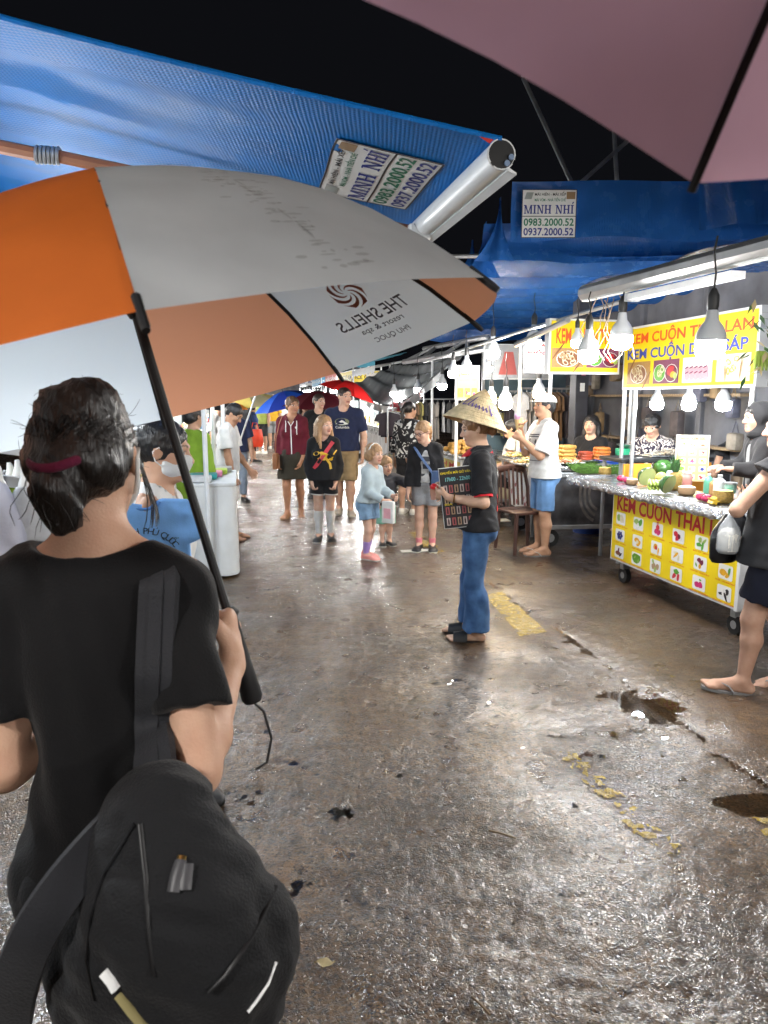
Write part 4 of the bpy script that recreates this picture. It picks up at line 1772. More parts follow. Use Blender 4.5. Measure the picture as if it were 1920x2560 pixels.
# the bunched folds at the near edge: pointed gussets
for k, (x0, zt, zb, y) in enumerate(((1.06, 3.42, 2.86, 6.78), (.96, 3.25, 2.74, 6.95), (.86, 3.13, 2.74, 7.15), (.70, 2.98, 2.72, 7.4), (.56, 2.86, 2.70, 7.7))):
    P = np.zeros((10, 9, 3))
    for i in range(10):
        for j in range(9):
            s = j / 8
            w_ = .30 * (1 - s) ** 2.2 + .012
            P[i, j] = (x0 - w_ * .75 + w_ * 1.2 * i / 9, y + .03 * math.sin(i * .8 + k) + .05 * s, zb + (zt - zb) * s)
    MB().grid(P - CO).build('fold', NAVY_TARP, cn, True)
nx_, ny_ = 50, 150
P = np.zeros((nx_, ny_, 3))
for i in range(nx_):
    for j in range(ny_):
        t, s = i / (nx_ - 1), j / (ny_ - 1)
        y = 6.9 + 4.8 * s
        xl = .93 - .20 * s
        x = xl + (5.2 - xl) * t
        ph_ = s * 8.0 * math.pi
        z = 2.92 - .12 * s - .12 * abs(math.sin(ph_)) ** .8 + .015 * math.sin(x * 2 + s * 9) + .04 * t
        P[i, j] = (x, y + .02 * math.sin(x * 1.7), z)
MB().grid(P - CO).build('canopy_sheet', NAVY_TARP, cn, True)
# far valance with scallops
canopy_curtain(2.50, 2.72, .74, 5.0, 11.7, .0, .02, 'valance', 1.6)
for y in (7.0, 8.6, 10.2, 11.7):
    MB().tube([np.array([.6, y, 2.94]) - CO, np.array([5.2, y, 2.98]) - CO], .02, 8).build('canopy_rail', STEEL, cn)
minh_nhi(cn, .475, .40, M=plane_M(np.array([1.20, 6.52, 3.005]) - CO, (1, 0, 0), (0, 0, 1)))
# drape hanging by the pink umbrella and a loose sheet with wet folds
P = np.zeros((40, 24, 3))
for i in range(40):
    for j in range(24):
        t, s = i / 39, j / 23
        P[i, j] = (2.62 + 1.5 * t, 6.2 + .10 * math.sin(t * 11) * (1 - s) + .06 * math.sin(t * 23 + 2 * s), 3.00 + .50 * s + .12 * t * (1 - s) + .03 * math.sin(t * 9 + s * 3))
MB().grid(P - CO).build('loose_sheet', BLUE_TARP if False else NAVY_TARP, cn, True)
for i, (a, b) in enumerate((((1.45, 8.0, 4.9), (1.9, 7.4, 3.6)), ((2.6, 7.6, 4.3), (1.75, 7.4, 3.55)), ((2.35, 7.8, 4.4), (2.38, 7.6, 3.5)), ((1.5, 8.4, 5.1), (3.2, 8.2, 4.7)))):
    MB().tube([np.array(a) - CO, np.array(b) - CO], .022, 6).build('frame_pole', STEEL, cn)
# ------------------------------------------------------------------ ice cream cart on the right
C0 = np.array([2.05, 6.235, 0.0])
CRZ = math.atan2(-.977, .213)
CX, CY = np.array([.213, -.977, 0]), np.array([.977, .213, 0])
SHEET = mat('stainless_sheet', (.52, .54, .56), .28, metal=.9, var=.1, bump=.25, bscale=14)
FOIL = mat('crumpled_foil', (.62, .64, .66), .25, metal=.9, var=.1, bump=.9, bscale=38)
GREYBOX = mat('sign_side_grey', (.42, .44, .47), .45, var=.05)
TYRE = mat('rubber', (.014, .014, .014), .7)
TILE = mat('tile_white', (.74, .75, .74), .45, var=.02)
PC = {}


def pc(n, c):
    if n not in PC:
        PC[n] = mat('print_' + n, c, .45, var=.12, vscale=60)
    return PC[n]


pc('red', (.62, .03, .05)); pc('magenta', (.58, .03, .16)); pc('green', (.10, .36, .04)); pc('lime', (.34, .5, .12)); pc('dark', (.02, .016, .02))
pc('brown', (.22, .08, .03)); pc('cream', (.75, .68, .48)); pc('mango', (.80, .42, .02)); pc('blue', (.03, .04, .22)); pc('white', (.8, .8, .78)); pc('tan', (.45, .30, .16))
pc('plum', (.16, .015, .05)); pc('pinkice', (.62, .36, .42)); pc('purple', (.20, .05, .12)); pc('wood', (.40, .22, .08)); pc('matcha', (.12, .30, .02))
FRUIT = {
    'durian': [('lime', -.2, .05, .2, .32), ('cream', .12, -.02, .22, .36)], 'coconut': [('lime', -.22, .15, .24, .22), ('green', .2, .12, .26, .24), ('white', -.02, -.2, .22, .2)],
    'berry': [('magenta', -.12, -.15, .2, .22), ('magenta', .14, -.18, .19, .2), ('red', .02, .14, .18, .22)], 'lychee': [('red', -.22, .12, .18, .22), ('red', -.1, -.18, .17, .2), ('white', .24, -.08, .17, .18), ('plum', .06, .0, .14, .16)],
    'mint': [('green', -.2, -.14, .2, .15), ('lime', .18, .12, .24, .12), ('green', .1, -.18, .22, .13), ('lime', -.1, .2, .14, .2)], 'blueberry': [('blue', math.cos(a) * .2, math.sin(a) * .22, .13, .14) for a in (0, 1.05, 2.1, 3.14, 4.2, 5.2)] + [('dark', 0, 0, .12, .12)],
    'mango': [('mango', -.1, .1, .26, .2), ('mango', .14, -.12, .24, .2), ('cream', .02, -.05, .1, .18)], 'peach': [('mango', -.1, .08, .2, .26), ('red', -.02, .02, .1, .18), ('mango', .2, -.2, .2, .1)],
    'banana': [('cream', -.1, .14, .22, .12), ('mango', -.12, -.02, .26, .10), ('cream', .14, -.18, .18, .12)], 'passion': [('plum', -.1, .2, .16, .17), ('plum', .12, .06, .17, .18), ('mango', .0, -.2, .13, .13), ('green', -.28, -.18, .12, .08)],
    'pineapple': [('mango', -.15, -.05, .26, .22), ('mango', .14, -.18, .2, .14), ('green', .26, .12, .2, .12)], 'chocolate': [('brown', -.1, -.1, .28, .18), ('dark', .16, -.2, .2, .1), ('plum', -.05, .14, .18, .12)],
    'greentea': [('matcha', 0, 0, .44, .42), ('lime', -.15, .1, .12, .06), ('lime', .2, -.15, .13, .06)], 'kiwi': [('tan', -.15, -.05, .2, .26), ('tan', .2, -.02, .18, .24), ('lime', .02, -.26, .15, .15), ('lime', -.2, .3, .14, .12)],
    'watermelon': [('green', .0, .2, .24, .2), ('red', -.15, -.16, .2, .18), ('red', .2, -.18, .22, .16)], 'dragon': [('magenta', -.12, -.12, .2, .22), ('magenta', .14, -.1, .15, .24), ('green', .12, .26, .05, .14)],
    'oreo': [('dark', -.2, -.1, .2, .1), ('dark', .2, .1, .16, .22), ('white', .0, .02, .18, .22), ('dark', .14, -.24, .24, .1)]}


def fruit_tile(parent, kind, x, y, w, h, z=.0, name='picture', back=None):
    """one printed picture: a pale tile with the fruit drawn on it"""
    mb = MB()
    vs, fs = rrect(x - w / 2, y - h / 2, x + w / 2, y + h / 2, min(w, h) * .14)
    vs[:, 2] = z
    mb.add(vs, fs, 0)
    ms = [back or TILE]
    for i, (c, fx, fy, rx, ry) in enumerate(FRUIT[kind]):
        if pc(c, (1, 1, 1)) not in ms:
            ms.append(PC[c])
        n = 9
        r = np.random.default_rng(i + len(kind))
        vs, fs = disc(x + fx * w, y + fy * h, rx * w, ry * h, n, i * .7)
        vs[:, :2] = np.array([x + fx * w, y + fy * h]) + (vs[:, :2] - np.array([x + fx * w, y + fy * h])) * r.uniform(.82, 1.15, (n, 1))
        vs[:, 2] = z + .0006 * (i + 1)
        mb.add(vs, fs, ms.index(PC[c]))
    me = mb.mesh(name)
    return link(name, me, ms, parent)


def words(parent, txt, x0, x1, y0, y1, m, z=.0, bold=.014, name='lettering', **k):
    return flat_mesh(name, [fit_text(txt, x0, x1, y0, y1, bold=bold, **k)], m, parent, None, z)


def board(name, parent, M, w, h, face, edge=.012, thick=.03, frame_m=None):
    """a flat sign: face plate in the local XY plane with a real frame and depth; returns the plate"""
    fr = MB()
    fr.box((w / 2, h / 2, -thick / 2 - .002), (w, h, thick), bev=0)
    b = fr.build(name, frame_m or WHITE_METAL, parent)
    b.matrix_local = M
    f = flat_mesh('face', [rrect(edge, edge, w - edge, h - edge)], face, b, None, .002)
    return b, f


cart = empty('ice_cream_cart', 'yellow fronted rolled ice cream cart with a steel tray top and fruit pictures', 'food cart', tuple(C0), CRZ)
LX, LZ = (1, 0, 0), (0, 0, 1)
fb, ff = board('front_panel', cart, plane_M((0, -.02, .20), LX, LZ), 1.66, .61, YELLOW_INK, .018, .03, WHITE_METAL)
words(fb, 'KEM CUỘN THAI LAN', .08, 1.60, .455, .575, RED_INK, .004, .027, ref='KEM')
CELLS = [['durian', 'coconut', 'berry', 'lychee', 'mint', 'banana'], ['blueberry', 'mango', 'peach', 'banana', 'passion', 'pineapple'], ['chocolate', 'greentea', 'kiwi', 'watermelon', 'dragon', 'oreo']]
CAPS = [['SẦU RIÊNG - DURIAN', 'DỪA - COCONUT', 'PHÚC BỒN TỬ - RASPBERRY', 'VẢI - LYCHEE FRUIT', 'BẠC HÀ - MINT', ''], ['VIỆT QUẤT - BLUEBERRY', 'XOÀI - MANGO', 'ĐÀO - PEACH', 'CHUỐI - BANANA', 'CHANH DÂY - PASSION FRUIT', 'DỨA - PINEAPPLE'],
        ['SÔ CÔ LA - CHOCOLATE', 'TRÀ XANH - GREEN TEA', 'KIWI', 'DƯA HẤU - WATERMELON', 'THANH LONG - DRAGON FRUIT', 'BÁNH OREO - OREO CAKE']]
for r_ in range(3):
    for c_ in range(6):
        x, y = .15 + .272 * c_, .385 - .148 * r_
        if r_ == 0 and c_ == 5:
            continue
        fruit_tile(fb, CELLS[r_][c_], x, y, .145, .105, .004)
        t_ = CAPS[r_][c_]
        wd = min(.22, .012 * len(t_) + .02)
        words(fb, t_, x - wd / 2, x + wd / 2, y - .074, y - .060, RED_INK, .004, .01)
for i in range(14):
    for zz in (.008, .602):
        pass
MB().box((.83, .24, .50), (1.62, .44, .60), bev=.01).build('cabinet', SHEET, cart)
end = board('side_panel', cart, plane_M((1.662, -.035, .20), (0, 1, 0), (0, 0, 1)), .5, .61, WHITE_METAL)[0]
tr = MB()
tr.box((.48, .20, .835), (2.36, .62, .03), bev=.006)
tr.build('tray_top', SHEET, cart)
P = np.zeros((120, 5, 3))
for i in range(120):
    for j in range(5):
        x = -.70 + 2.36 * i / 119
        P[i, j] = (x, -.115 - .012 * math.sin(j) + .006 * math.sin(x * 60 + j * 1.7), .80 + .018 * j + .005 * math.sin(x * 43 + j))
MB().grid(P).build('tray_rim', FOIL, cart, True)
P = np.zeros((8, 5, 3))
for i in range(8):
    for j in range(5):
        P[i, j] = (-.705 + .006 * math.sin(i * 2 + j), -.115 + .62 * i / 7, .80 + .018 * j)
MB().grid(P).build('tray_rim', FOIL, cart, True)
for x in (-.66, -.47, 1.08):
    MB().tube([(x, .43, .85), (x, .43, 1.72)], .019, 8).build('post', ALU, cart)
MB().tube([(-.66, .43, 1.74), (1.1, .43, 1.74)], .016, 8).build('rail', ALU, cart)
for x, y in ((.12, .06), (1.55, .06), (.12, .42), (1.55, .42)):
    w_ = MB().tube([(x, y - .022, .07), (x, y + .022, .07)], .068, 16).build('wheel', TYRE, cart, True)
    MB().tube([(x, y - .024, .07), (x, y + .024, .07)], .03, 12).build('hub', STEEL, w_)
    MB().box((x, y, .165), (.05, .07, .08), bev=.005).build('caster_fork', STEEL, cart)
# the roof sign
sb, _ = board('roof_sign', cart, plane_M((-.67, .405, 1.70), LX, LZ), 1.80, .575, YELLOW_INK, .02, .10, WHITE_METAL)
words(sb, 'KEM CUỘN THÁI LAN', .10, 1.74, .415, .505, ORANGE_INK, .004, .024, ref='KEM')
words(sb, 'KEM CUỘN DỪA SÁP', .08, 1.70, .275, .365, mat('ink_royal', (.04, .07, .45), .5), .004, .024, ref='KEM')


def noodle_picture(parent, x0, y0, w, h, back, items, z=.004):
    mb = MB()
    mb.add(*[q if i else q + np.array([0, 0, z]) for i, q in enumerate(rrect(x0, y0, x0 + w, y0 + h))], 0)
    ms = [PC[back]]
    for i, (c, fx, fy, rx, ry, rot, ring) in enumerate(items):
        if PC[c] not in ms:
            ms.append(PC[c])
        cx, cy_ = x0 + fx * w, y0 + fy * h
        if ring:
            a, _f = disc(cx, cy_, rx * w, ry * h, 14, rot, z + .0006 * (i + 1))
            b_, _f = disc(cx, cy_, rx * w * .66, ry * h * .66, 14, rot, z + .0006 * (i + 1))
            mb.add(np.concatenate([a, b_]), [(k, (k + 1) % 14, 14 + (k + 1) % 14, 14 + k) for k in range(14)], ms.index(PC[c]))
        else:
            mb.add(*disc(cx, cy_, rx * w, ry * h, 12, rot, z + .0006 * (i + 1)), ms.index(PC[c]))
    return link('picture', mb.mesh('picture'), ms, parent)


_r = random.Random(3)
rolls = lambda c, d, n, cx=.5, cy_=.5, sp=.24, s0=.09: [(c if k % 2 == 0 else d, cx + _r.uniform(-sp, sp), cy_ + _r.uniform(-sp, sp) * 1.2, s0, s0 * 1.15, _r.random() * 3, True) for k in range(n)]
PIC1 = [('brown', .85, .15, .3, .05, .9, False), ('brown', .2, .85, .3, .05, .9, False), ('white', .5, .45, .36, .42, 0, False), ('brown', .5, .45, .33, .39, 0, False)] + rolls('cream', 'tan', 14, .5, .47, .2, .1)
PIC2 = [('white', .26, .45, .24, .38, 0, False), ('green', .26, .45, .22, .35, 0, False)] + rolls('lime', 'cream', 8, .26, .48, .12, .09) + [('white', .74, .42, .25, .38, 0, False), ('plum', .74, .42, .23, .35, 0, False), ('red', .7, .52, .12, .2, .4, False), ('mango', .8, .36, .1, .13, .2, False), ('lime', .9, .3, .07, .14, .3, False), ('red', .78, .62, .07, .1, 0, False)]
PIC3 = [('white', .5, .5, .46, .46, 0, False)] + [('pinkice', .18 + .16 * (k % 5), .26 + .2 * (k // 5), .10, .17, .5, False) for k in range(10)] + [('purple', .18 + .16 * (k % 5), .40 + .2 * (k // 5), .07, .03, .3, False) for k in range(10)]
PIC4 = [('cream', .5, .3, .25, .2, 0, False)] + rolls('mango', 'cream', 10, .45, .58, .2, .08) + [('wood', .3, .3, .02, .3, .1, False), ('wood', .75, .45, .015, .42, -.1, False)]
for i, (bk, it) in enumerate((('wood', PIC1), ('purple', PIC2), ('white', PIC3), ('cream', PIC4))):
    noodle_picture(sb, .09 + .425 * i, .045, .375, .205, bk, it)
s2, _ = board('end_sign', cart, plane_M((-.675, -.37, 1.845), (0, 1, 0), (0, 0, 1)), .74, .51, YELLOW_INK, .02, .09, WHITE_METAL)
words(s2, 'KEM CUỘN THÁI', .07, .70, .28, .42, ORANGE_INK, .004, .024, ref='KEM')
noodle_picture(s2, .03, .06, .33, .18, 'wood', PIC1)
noodle_picture(s2, .39, .06, .33, .18, 'purple', PIC2)
for i, px in enumerate((1642, 1722, 1808)):
    q = at(px, 1012, C0[1] - .977 * (-.45 + .55 * i) + .09)
    led_bulb(('left', 'middle', 'right')[i] + 'most white LED bulb in the row under the big yellow roof sign', q, .058, 'cool', .12, 'bulbs under the cart sign')

# ------------------------------------------------------------------ fruit and bottles on the tray
TZ = .851


def tp(px, py, z=TZ):
    return ground(px, py, z)


SKINP = mat('pineapple_skin', (.34, .22, .05), .6, var=.25, vscale=60, bump=.6, bscale=90)
FLESH = mat('pineapple_flesh', (.80, .60, .14), .4, var=.08)
LEAF = mat('leaf_green', (.06, .16, .05), .5, var=.25)
MELON = mat('melon_green', (.045, .13, .025), .3, var=.35, vscale=22, stretch=(3, 3, .5))
COCO = mat('coconut_husk', (.48, .31, .17), .75, var=.2, bump=.5, bscale=120)
COCOW = mat('coconut_flesh', (.80, .76, .62), .5, var=.05)
DRAGON = mat('dragon_fruit', (.55, .03, .12), .45, var=.2)
PLAST = mat('plastic_white', (.72, .74, .74), .35, var=.03, transl=.2)


def pineapple(label, p, r, h, crown, cut=False):
    o = empty('pineapple', label, 'pineapple', tuple(p))
    wob = lambda t, z: 1 + .05 * math.sin(t * 8 + z * 260) * math.cos(z * 200 - t * 4)
    prof = [(r * .6, 0), (r * .9, h * .15), (r, h * .45), (r * .95, h * .75)] + ([(r * .9, h)] if cut else [(r * .75, h * .93), (r * .3, h)])
    pr_ = []
    for i in range(len(prof) - 1):
        for k in range(3):
            t = k / 3
            pr_.append((prof[i][0] * (1 - t) + prof[i + 1][0] * t, prof[i][1] * (1 - t) + prof[i + 1][1] * t))
    pr_.append(prof[-1])
    MB().lathe(pr_, n=24, wob=wob).build('rind', SKINP, o, True)
    if cut:
        MB().lathe([(r * .88, h + .001), (r * .2, h + .006), (.001, h + .006)], n=20).build('flesh', FLESH, o, True)
    if crown:
        rr = random.Random(4)
        for k in range(26):
            a = k * 2.4
            t = k / 26
            L_ = crown * (.55 + .5 * t)
            out = (1 - t) * .85 + .05
            b0 = np.array([math.cos(a) * r * .3, math.sin(a) * r * .3, h * .97])
            d = np.array([math.cos(a), math.sin(a), 0])
            s_ = np.array([-math.sin(a), math.cos(a), 0])
            m_ = b0 + d * L_ * .35 * out + np.array([0, 0, L_ * .6])
            e_ = b0 + d * L_ * .75 * out + np.array([0, 0, L_ * (1 - .35 * out)])
            MB().add([b0 - s_ * .008, b0 + s_ * .008, m_ + s_ * .007, m_ - s_ * .007, e_], [(0, 1, 2, 3), (3, 2, 4)]).build('leaf', LEAF, o)
    return o


def bottle(name, label, p, r, h, m, capm, neck=.4, cat='bottle', level=None, handle=False):
    o = empty(name, label, cat, tuple(p))
    MB().lathe([(r * .92, 0), (r, .006), (r, h * .62), (r * .93, h * .72), (r * neck, h * .86), (r * neck, h * .92)], n=18).build('bottle_body', m, o, True)
    MB().lathe([(r * neck * 1.15, h * .90), (r * neck * 1.15, h), (r * neck * .9, h * 1.005)], n=14).build('cap', capm, o, True)
    return o


pineapple('cut pineapple at the far left end of the cart tray', tp(1512, 1190), .062, .085, 0, True)
pineapple('whole pineapple with a tall green crown standing on the cart tray', tp(1686, 1226), .058, .155, .17)
pineapple('cut pineapple with yellow flesh at the near end of the cart tray', tp(1806, 1258), .075, .095, 0, True)
bottle('plastic_jug', 'white plastic jug behind the fruit beside the cart post', tp(1596, 1192), .055, .19, PLAST, TILE, .45, 'jug')
def melon_half(label, p, r, tilt, rz):
    o = empty('melon', label, 'melon', tuple(p), rz)
    R = np.array(Matrix.Rotation(tilt, 3, 'X'))
    pts = [(r * math.sin(a), -r * math.cos(a)) for a in np.linspace(0.05, math.pi / 2, 9)]
    MB().lathe([(max(.001, a), b) for a, b in pts], c=(0, 0, r), n=20, R=R).build('rind', MELON, o, True)
    MB().lathe([(r * .985, .001), (r * .5, .004), (.001, .004)], c=(0, 0, r), n=20, R=R).build('flesh', mat('melon_flesh', (.42, .46, .16), .4), o, True)
    return o


melon_half('green melon half standing on edge beside the white jug', tp(1617, 1216), .085, 1.9, .3)
melon_half('green melon half in front of the whole pineapple', tp(1672, 1236), .080, 1.9, .6)
o = empty('watermelon', 'dark green watermelon behind the bananas on the tray', 'watermelon', tuple(tp(1657, 1195)))
MB().ball((0, 0, .09), (.10, .10, .09), 18).build('rind', MELON, o, True)
o = empty('pomelo', 'pale yellow green round fruit behind the bananas', 'pomelo', tuple(tp(1652, 1210)))
MB().ball((0, 0, .055), (.052, .052, .055), 14).build('rind', mat('pomelo_skin', (.55, .50, .10), .45, var=.1, bump=.2, bscale=150), o, True)
bn = empty('banana_bunch', 'bunch of small green bananas at the front of the tray', 'bananas', tuple(tp(1643, 1232)))
BAN = mat('banana_green', (.28, .38, .06), .45, var=.15)
for k in range(11):
    a, lv = k % 6, k // 6
    x = -.07 + .028 * a
    pts = [(x * .5, .05, .09 + .0 * lv), (x * .9, .02, .075 + .02 * lv), (x * 1.1, -.03, .045 + .03 * lv), (x * 1.1, -.065, .03 + .035 * lv)]
    MB().tube(pts, [.006, .016, .017, .006], 8).build('banana', BAN, bn, True)
for lb, px, py, r in (('brown peeled coconut with a white top at the middle of the tray', 1716, 1238, .068), ('small brown coconut half beside the green melon at the left', 1580, 1212, .05)):
    o = empty('coconut', lb, 'coconut', tuple(tp(px, py)))
    MB().lathe([(r * .7, 0), (r * .98, r * .3), (r, r * .7), (r * .94, r * 1.0)], n=20).build('husk', COCO, o, True)
    MB().lathe([(r * .93, r * 1.002), (r * .5, r * 1.12), (.001, r * 1.13)], n=20).build('flesh', COCOW, o, True)
for i, (lb, px, py) in enumerate((('pink dragon fruit piece at the left end of the tray', 1553, 1204), ('pink dragon fruit piece beside the left coconut half', 1566, 1208), ('pink dragon fruit at the near end of the tray before the cut pineapple', 1752, 1252), ('second pink dragon fruit beside the yellow star fruit', 1768, 1256))):
    o = empty('dragon_fruit', lb, 'dragon fruit', tuple(tp(px, py)), i, 'dragon fruit on the cart tray')
    MB().ball((0, 0, .03), (.045, .034, .03), 12).build('rind', DRAGON, o, True)
    for k in range(7):
        a = k * .9
        b0 = np.array([math.cos(a) * .03, math.sin(a) * .024, .045])
        MB().add([b0 + np.array([.006, 0, 0]), b0 - np.array([.006, 0, 0]), b0 + np.array([math.cos(a) * .02, math.sin(a) * .02, .018])], [(0, 1, 2)]).build('scale', LEAF, o)
o = empty('star_fruit', 'yellow star fruit between the dragon fruit and cut pineapple', 'star fruit', tuple(tp(1782, 1262)))
pts = [(math.cos(a) * (.032 if k % 2 == 0 else .015), math.sin(a) * (.032 if k % 2 == 0 else .015) + .03) for k, a in enumerate(np.linspace(0, 2 * math.pi, 11)[:-1])]
MB().extr([(x, -.04, y) for x, y in pts], (0, .08, 0)).build('rind', mat('starfruit', (.75, .5, .04), .35), o)
o = empty('drink_can', 'blue and white drink pack beside the whole pineapple', 'drink can', tuple(tp(1673, 1208)))
MB().lathe([(.026, 0), (.03, .008), (.03, .10), (.024, .112)], n=16).build('can_body', mat('can_blue', (.05, .10, .42), .3, var=.3, vscale=30, color2=(.6, .62, .68)), o, True)
MB().lathe([(.023, .1125), (.023, .115), (.001, .114)], n=14).build('can_lid', ALU, o, True)
bottle('jar', 'pink lidded jar before the yellow menu', tp(1716, 1216), .045, .13, mat('jar_pink', (.68, .28, .24), .25), PLAST, .75, 'jar')
bottle('squeeze_bottle', 'green topped squeeze bottle right of the menu', tp(1770, 1232), .038, .16, mat('bottle_mint', (.16, .52, .36), .3), PLAST, .3)
bottle('syrup_bottle', 'orange syrup bottle behind the green topped bottle', tp(1783, 1236), .034, .13, mat('syrup', (.55, .30, .12), .2), PLAST, .4)
bottle('plastic_bottle', 'white plastic bottle by the child\'s hand on the cart', tp(1797, 1240), .046, .17, PLAST, PLAST, .35)
bottle('milk_can', 'green can with a white label at the right of the tray', tp(1824, 1244), .045, .12, mat('can_green', (.02, .30, .16), .35, var=.3, vscale=25, color2=(.5, .6, .55)), ALU, .95, 'can')
mn = empty('menu_stand', 'upright yellow menu board standing among the fruit', 'menu', tuple(tp(1727, 1203)), -.30)
mb_, _ = board('menu_board', mn, plane_M((-.145, 0, .0), (1, 0, 0), (0, .10, 1)), .29, .43, mat('menu_yellow', (.78, .60, .12), .4, var=.05), .004, .012, TILE)
words(mb_, 'MENU KEM 50K', .04, .25, .385, .41, RED_INK, .004, .02)
ks = list(FRUIT)
for i in range(15):
    fruit_tile(mb_, ks[(i * 5 + 1) % len(ks)], .055 + .09 * (i % 3), .34 - .075 * (i // 3), .062, .05, .004, back=mat('menu_pale', (.80, .70, .35), .4))

# bar of the cart's own awning with hanging bulbs
br = empty('awning_bar', 'long aluminium awning bar above the ice cream cart with a white lamp fitting', 'awning bar', (1.53, 5.62, 2.4))
B0, B1 = np.array([0, 0, 0.]), np.array([2.0 * .30, -2.0 * 1.04 * .98, .0]) * 1.6
P0_ = B1 / np.linalg.norm(B1)
Q0 = np.cross(P0_, [0, 0, 1])
prof = [(-.05, .03), (-.02, .062), (.03, .062), (.055, .03), (.055, -.01), (.03, -.042), (-.03, -.042), (-.055, -.012)]
MB().extr([Q0 * a + np.array([0, 0, b]) for a, b in prof], B1).build('profile', ALU, br)
MB().extr([Q0 * a + np.array([0, 0, b]) for a, b in ((-.03, -.043), (.02, -.043), (.02, -.053), (-.03, -.053))], B1).build('lower_lip', WHITE_METAL, br)
QS = 1 if Q0[0] > 0 else -1
P = np.zeros((24, 12, 3))
for i in range(24):
    for j in range(12):
        P[i, j] = B1 * (i / 23) + Q0 * (-.03 + 2.0 * j / 11) * QS + np.array([0, 0, .065 + .22 * j / 11 + .02 * math.sin(i * .9 + j)])
MB().grid(P).build('fabric', NAVY_TARP, br, True)
lf = P0_ * .62 + np.array([0, 0, -.10])
MB().extr([lf + Q0 * a + np.array([0, 0, b]) for a, b in ((-.05, .02), (.05, .02), (.05, -.02), (-.05, -.02))], P0_ * .95).build('lamp_fitting', WHITE_METAL, br)
MB().box(lf + P0_ * -.012, (.11, .03, .055), R=rotz(math.atan2(P0_[1], P0_[0]) + math.pi / 2), bev=.004).build('fitting_end', GREYBOX, br)
rail = empty('stall_rail', 'thin grey rail carrying the lamp cables behind the awning bar', 'rail', (0, 0, 0))
MB().tube([at(1060, 905, 10.3), at(1290, 832, 7.6), at(1560, 752, 5.9)], .018, 8).build('pole', STEEL, rail)
MB().tube([at(1290, 862, 7.3), at(1420, 800, 6.4)], .028, 8).build('pole', ALU, rail)
_rr = random.Random(8)
for px, py, Y in ((1492, 770, 5.4), (1512, 775, 5.35), (1535, 770, 5.3), (1548, 762, 5.3), (1500, 765, 5.4), (1520, 768, 5.35)):
    a = at(px, py - 25, Y)
    pts = [a]
    for k in range(6):
        a = a + np.array([_rr.uniform(-.05, .05), _rr.uniform(-.03, .03), -.075])
        pts.append(a)
    if _rr.random() < .5:
        pts += [pts[-1] + np.array([.06, 0, .05]), pts[-1] + np.array([.08, 0, .2])]
    MB().tube(pts, .004, 5).build('cable', mat('cable_brown', (.16, .12, .09), .6), rail)
led_bulb('big white LED bulb hanging nearest the camera before the yellow sign', at(1775, 868, 3.75), .072, 'white', .26)
led_bulb('white LED bulb hanging at the far end of the awning bar, before the small sign', at(1470, 888, 5.2), .07, 'white', .16, strength=130)
led_bulb('white ribbed LED bulb right of the cables, between the two yellow signs', at(1553, 852, 5.1), .075, 'white', .14, strength=150)
led_bulb('small lit bulb in front of the orange word of the small sign', at(1442, 858, 6.3), .05, 'white', .2, strength=60)
led_bulb('white LED bulb hanging left of the BBQ sign', at(1232, 884, 8.3), .075, 'white', .3, strength=120)
led_bulb('white LED bulb hanging above the BBQ sign', at(1334, 860, 7.4), .075, 'white', .2)
led_bulb('white LED bulb beside the yellow drinks sign', at(1133, 934, 8.5), .06, 'white', .2, strength=22)
led_bulb('white LED bulb above the yellow drinks sign', at(1166, 922, 8.5), .06, 'white', .2, strength=22)
led_bulb('small white LED bulb between the drinks sign and grey sign', at(1222, 922, 9.2), .05, 'white', .2, strength=70)
led_bulb('warm orange bulb behind the straw hat', at(1264, 1010, 8.1), .075, 'warm', .25)
led_bulb('warm bulb directly above the tip of the straw hat', at(1228, 1000, 8.3), .06, 'warm', .25)
led_bulb('warm orange bulb behind the white cap', at(1347, 985, 8.4), .07, 'warm', .3, strength=20)
hb = empty('herb_bunch', 'dried leaves and green bananas hanging at the right end of the yellow sign', 'hanging plant', tuple(at(1905, 870, 4.9)))
_rr = random.Random(5)
for k in range(34):
    a = np.array([_rr.uniform(-.08, .1), _rr.uniform(-.06, .06), _rr.uniform(-.2, .35)])
    d = nrm([_rr.uniform(-1, 1), _rr.uniform(-1, 1), _rr.uniform(-1.2, -.1)]) * .12
    s_ = nrm(np.cross(d, [0, 0, 1])) * .016
    MB().add([a, a + d * .4 + s_, a + d, a + d * .4 - s_], [(0, 1, 2, 3)]).build('leaf', [LEAF, mat('leaf_dry', (.28, .22, .11), .7)][k % 2], hb)
for k in range(6):
    x = -.04 + .02 * k
    MB().tube([(x * .5, .02, -.02), (x, -.01, -.08), (x * 1.3, -.03, -.15)], [.006, .016, .006], 7).build('banana', BAN, hb, True)
# ------------------------------------------------------------------ generic pieces of market stalls
DARKWALL = mat('wall_dark', (.15, .15, .165), .6, var=.25, vscale=3)
GLASSY = mat('shop_glass', (.10, .16, .18), .08, var=.2, vscale=2, spec=.8, rvar=.03)
WOODBOX = mat('wood_board', (.34, .24, .14), .6, var=.25, stretch=(1, 8, 8), vscale=8)
PALEBOX = mat('pale_board', (.62, .60, .52), .55, var=.08)
CLOTHW = mat('table_cloth', (.66, .67, .66), .75, var=.08, vscale=5, bump=.3, bscale=20)
TURF = mat('turf', (.12, .26, .04), .9, var=.35, vscale=60, bump=1.0, bscale=240)
SAUS = mat('sausage_orange', (.62, .20, .04), .35, var=.2)
SAUSR = mat('sausage_red', (.40, .07, .03), .35, var=.2)
BREAD = mat('corn_dog', (.66, .38, .10), .45, var=.2, bump=.3, bscale=100)
PLATE = mat('plate_white', (.72, .72, .70), .3, var=.03)
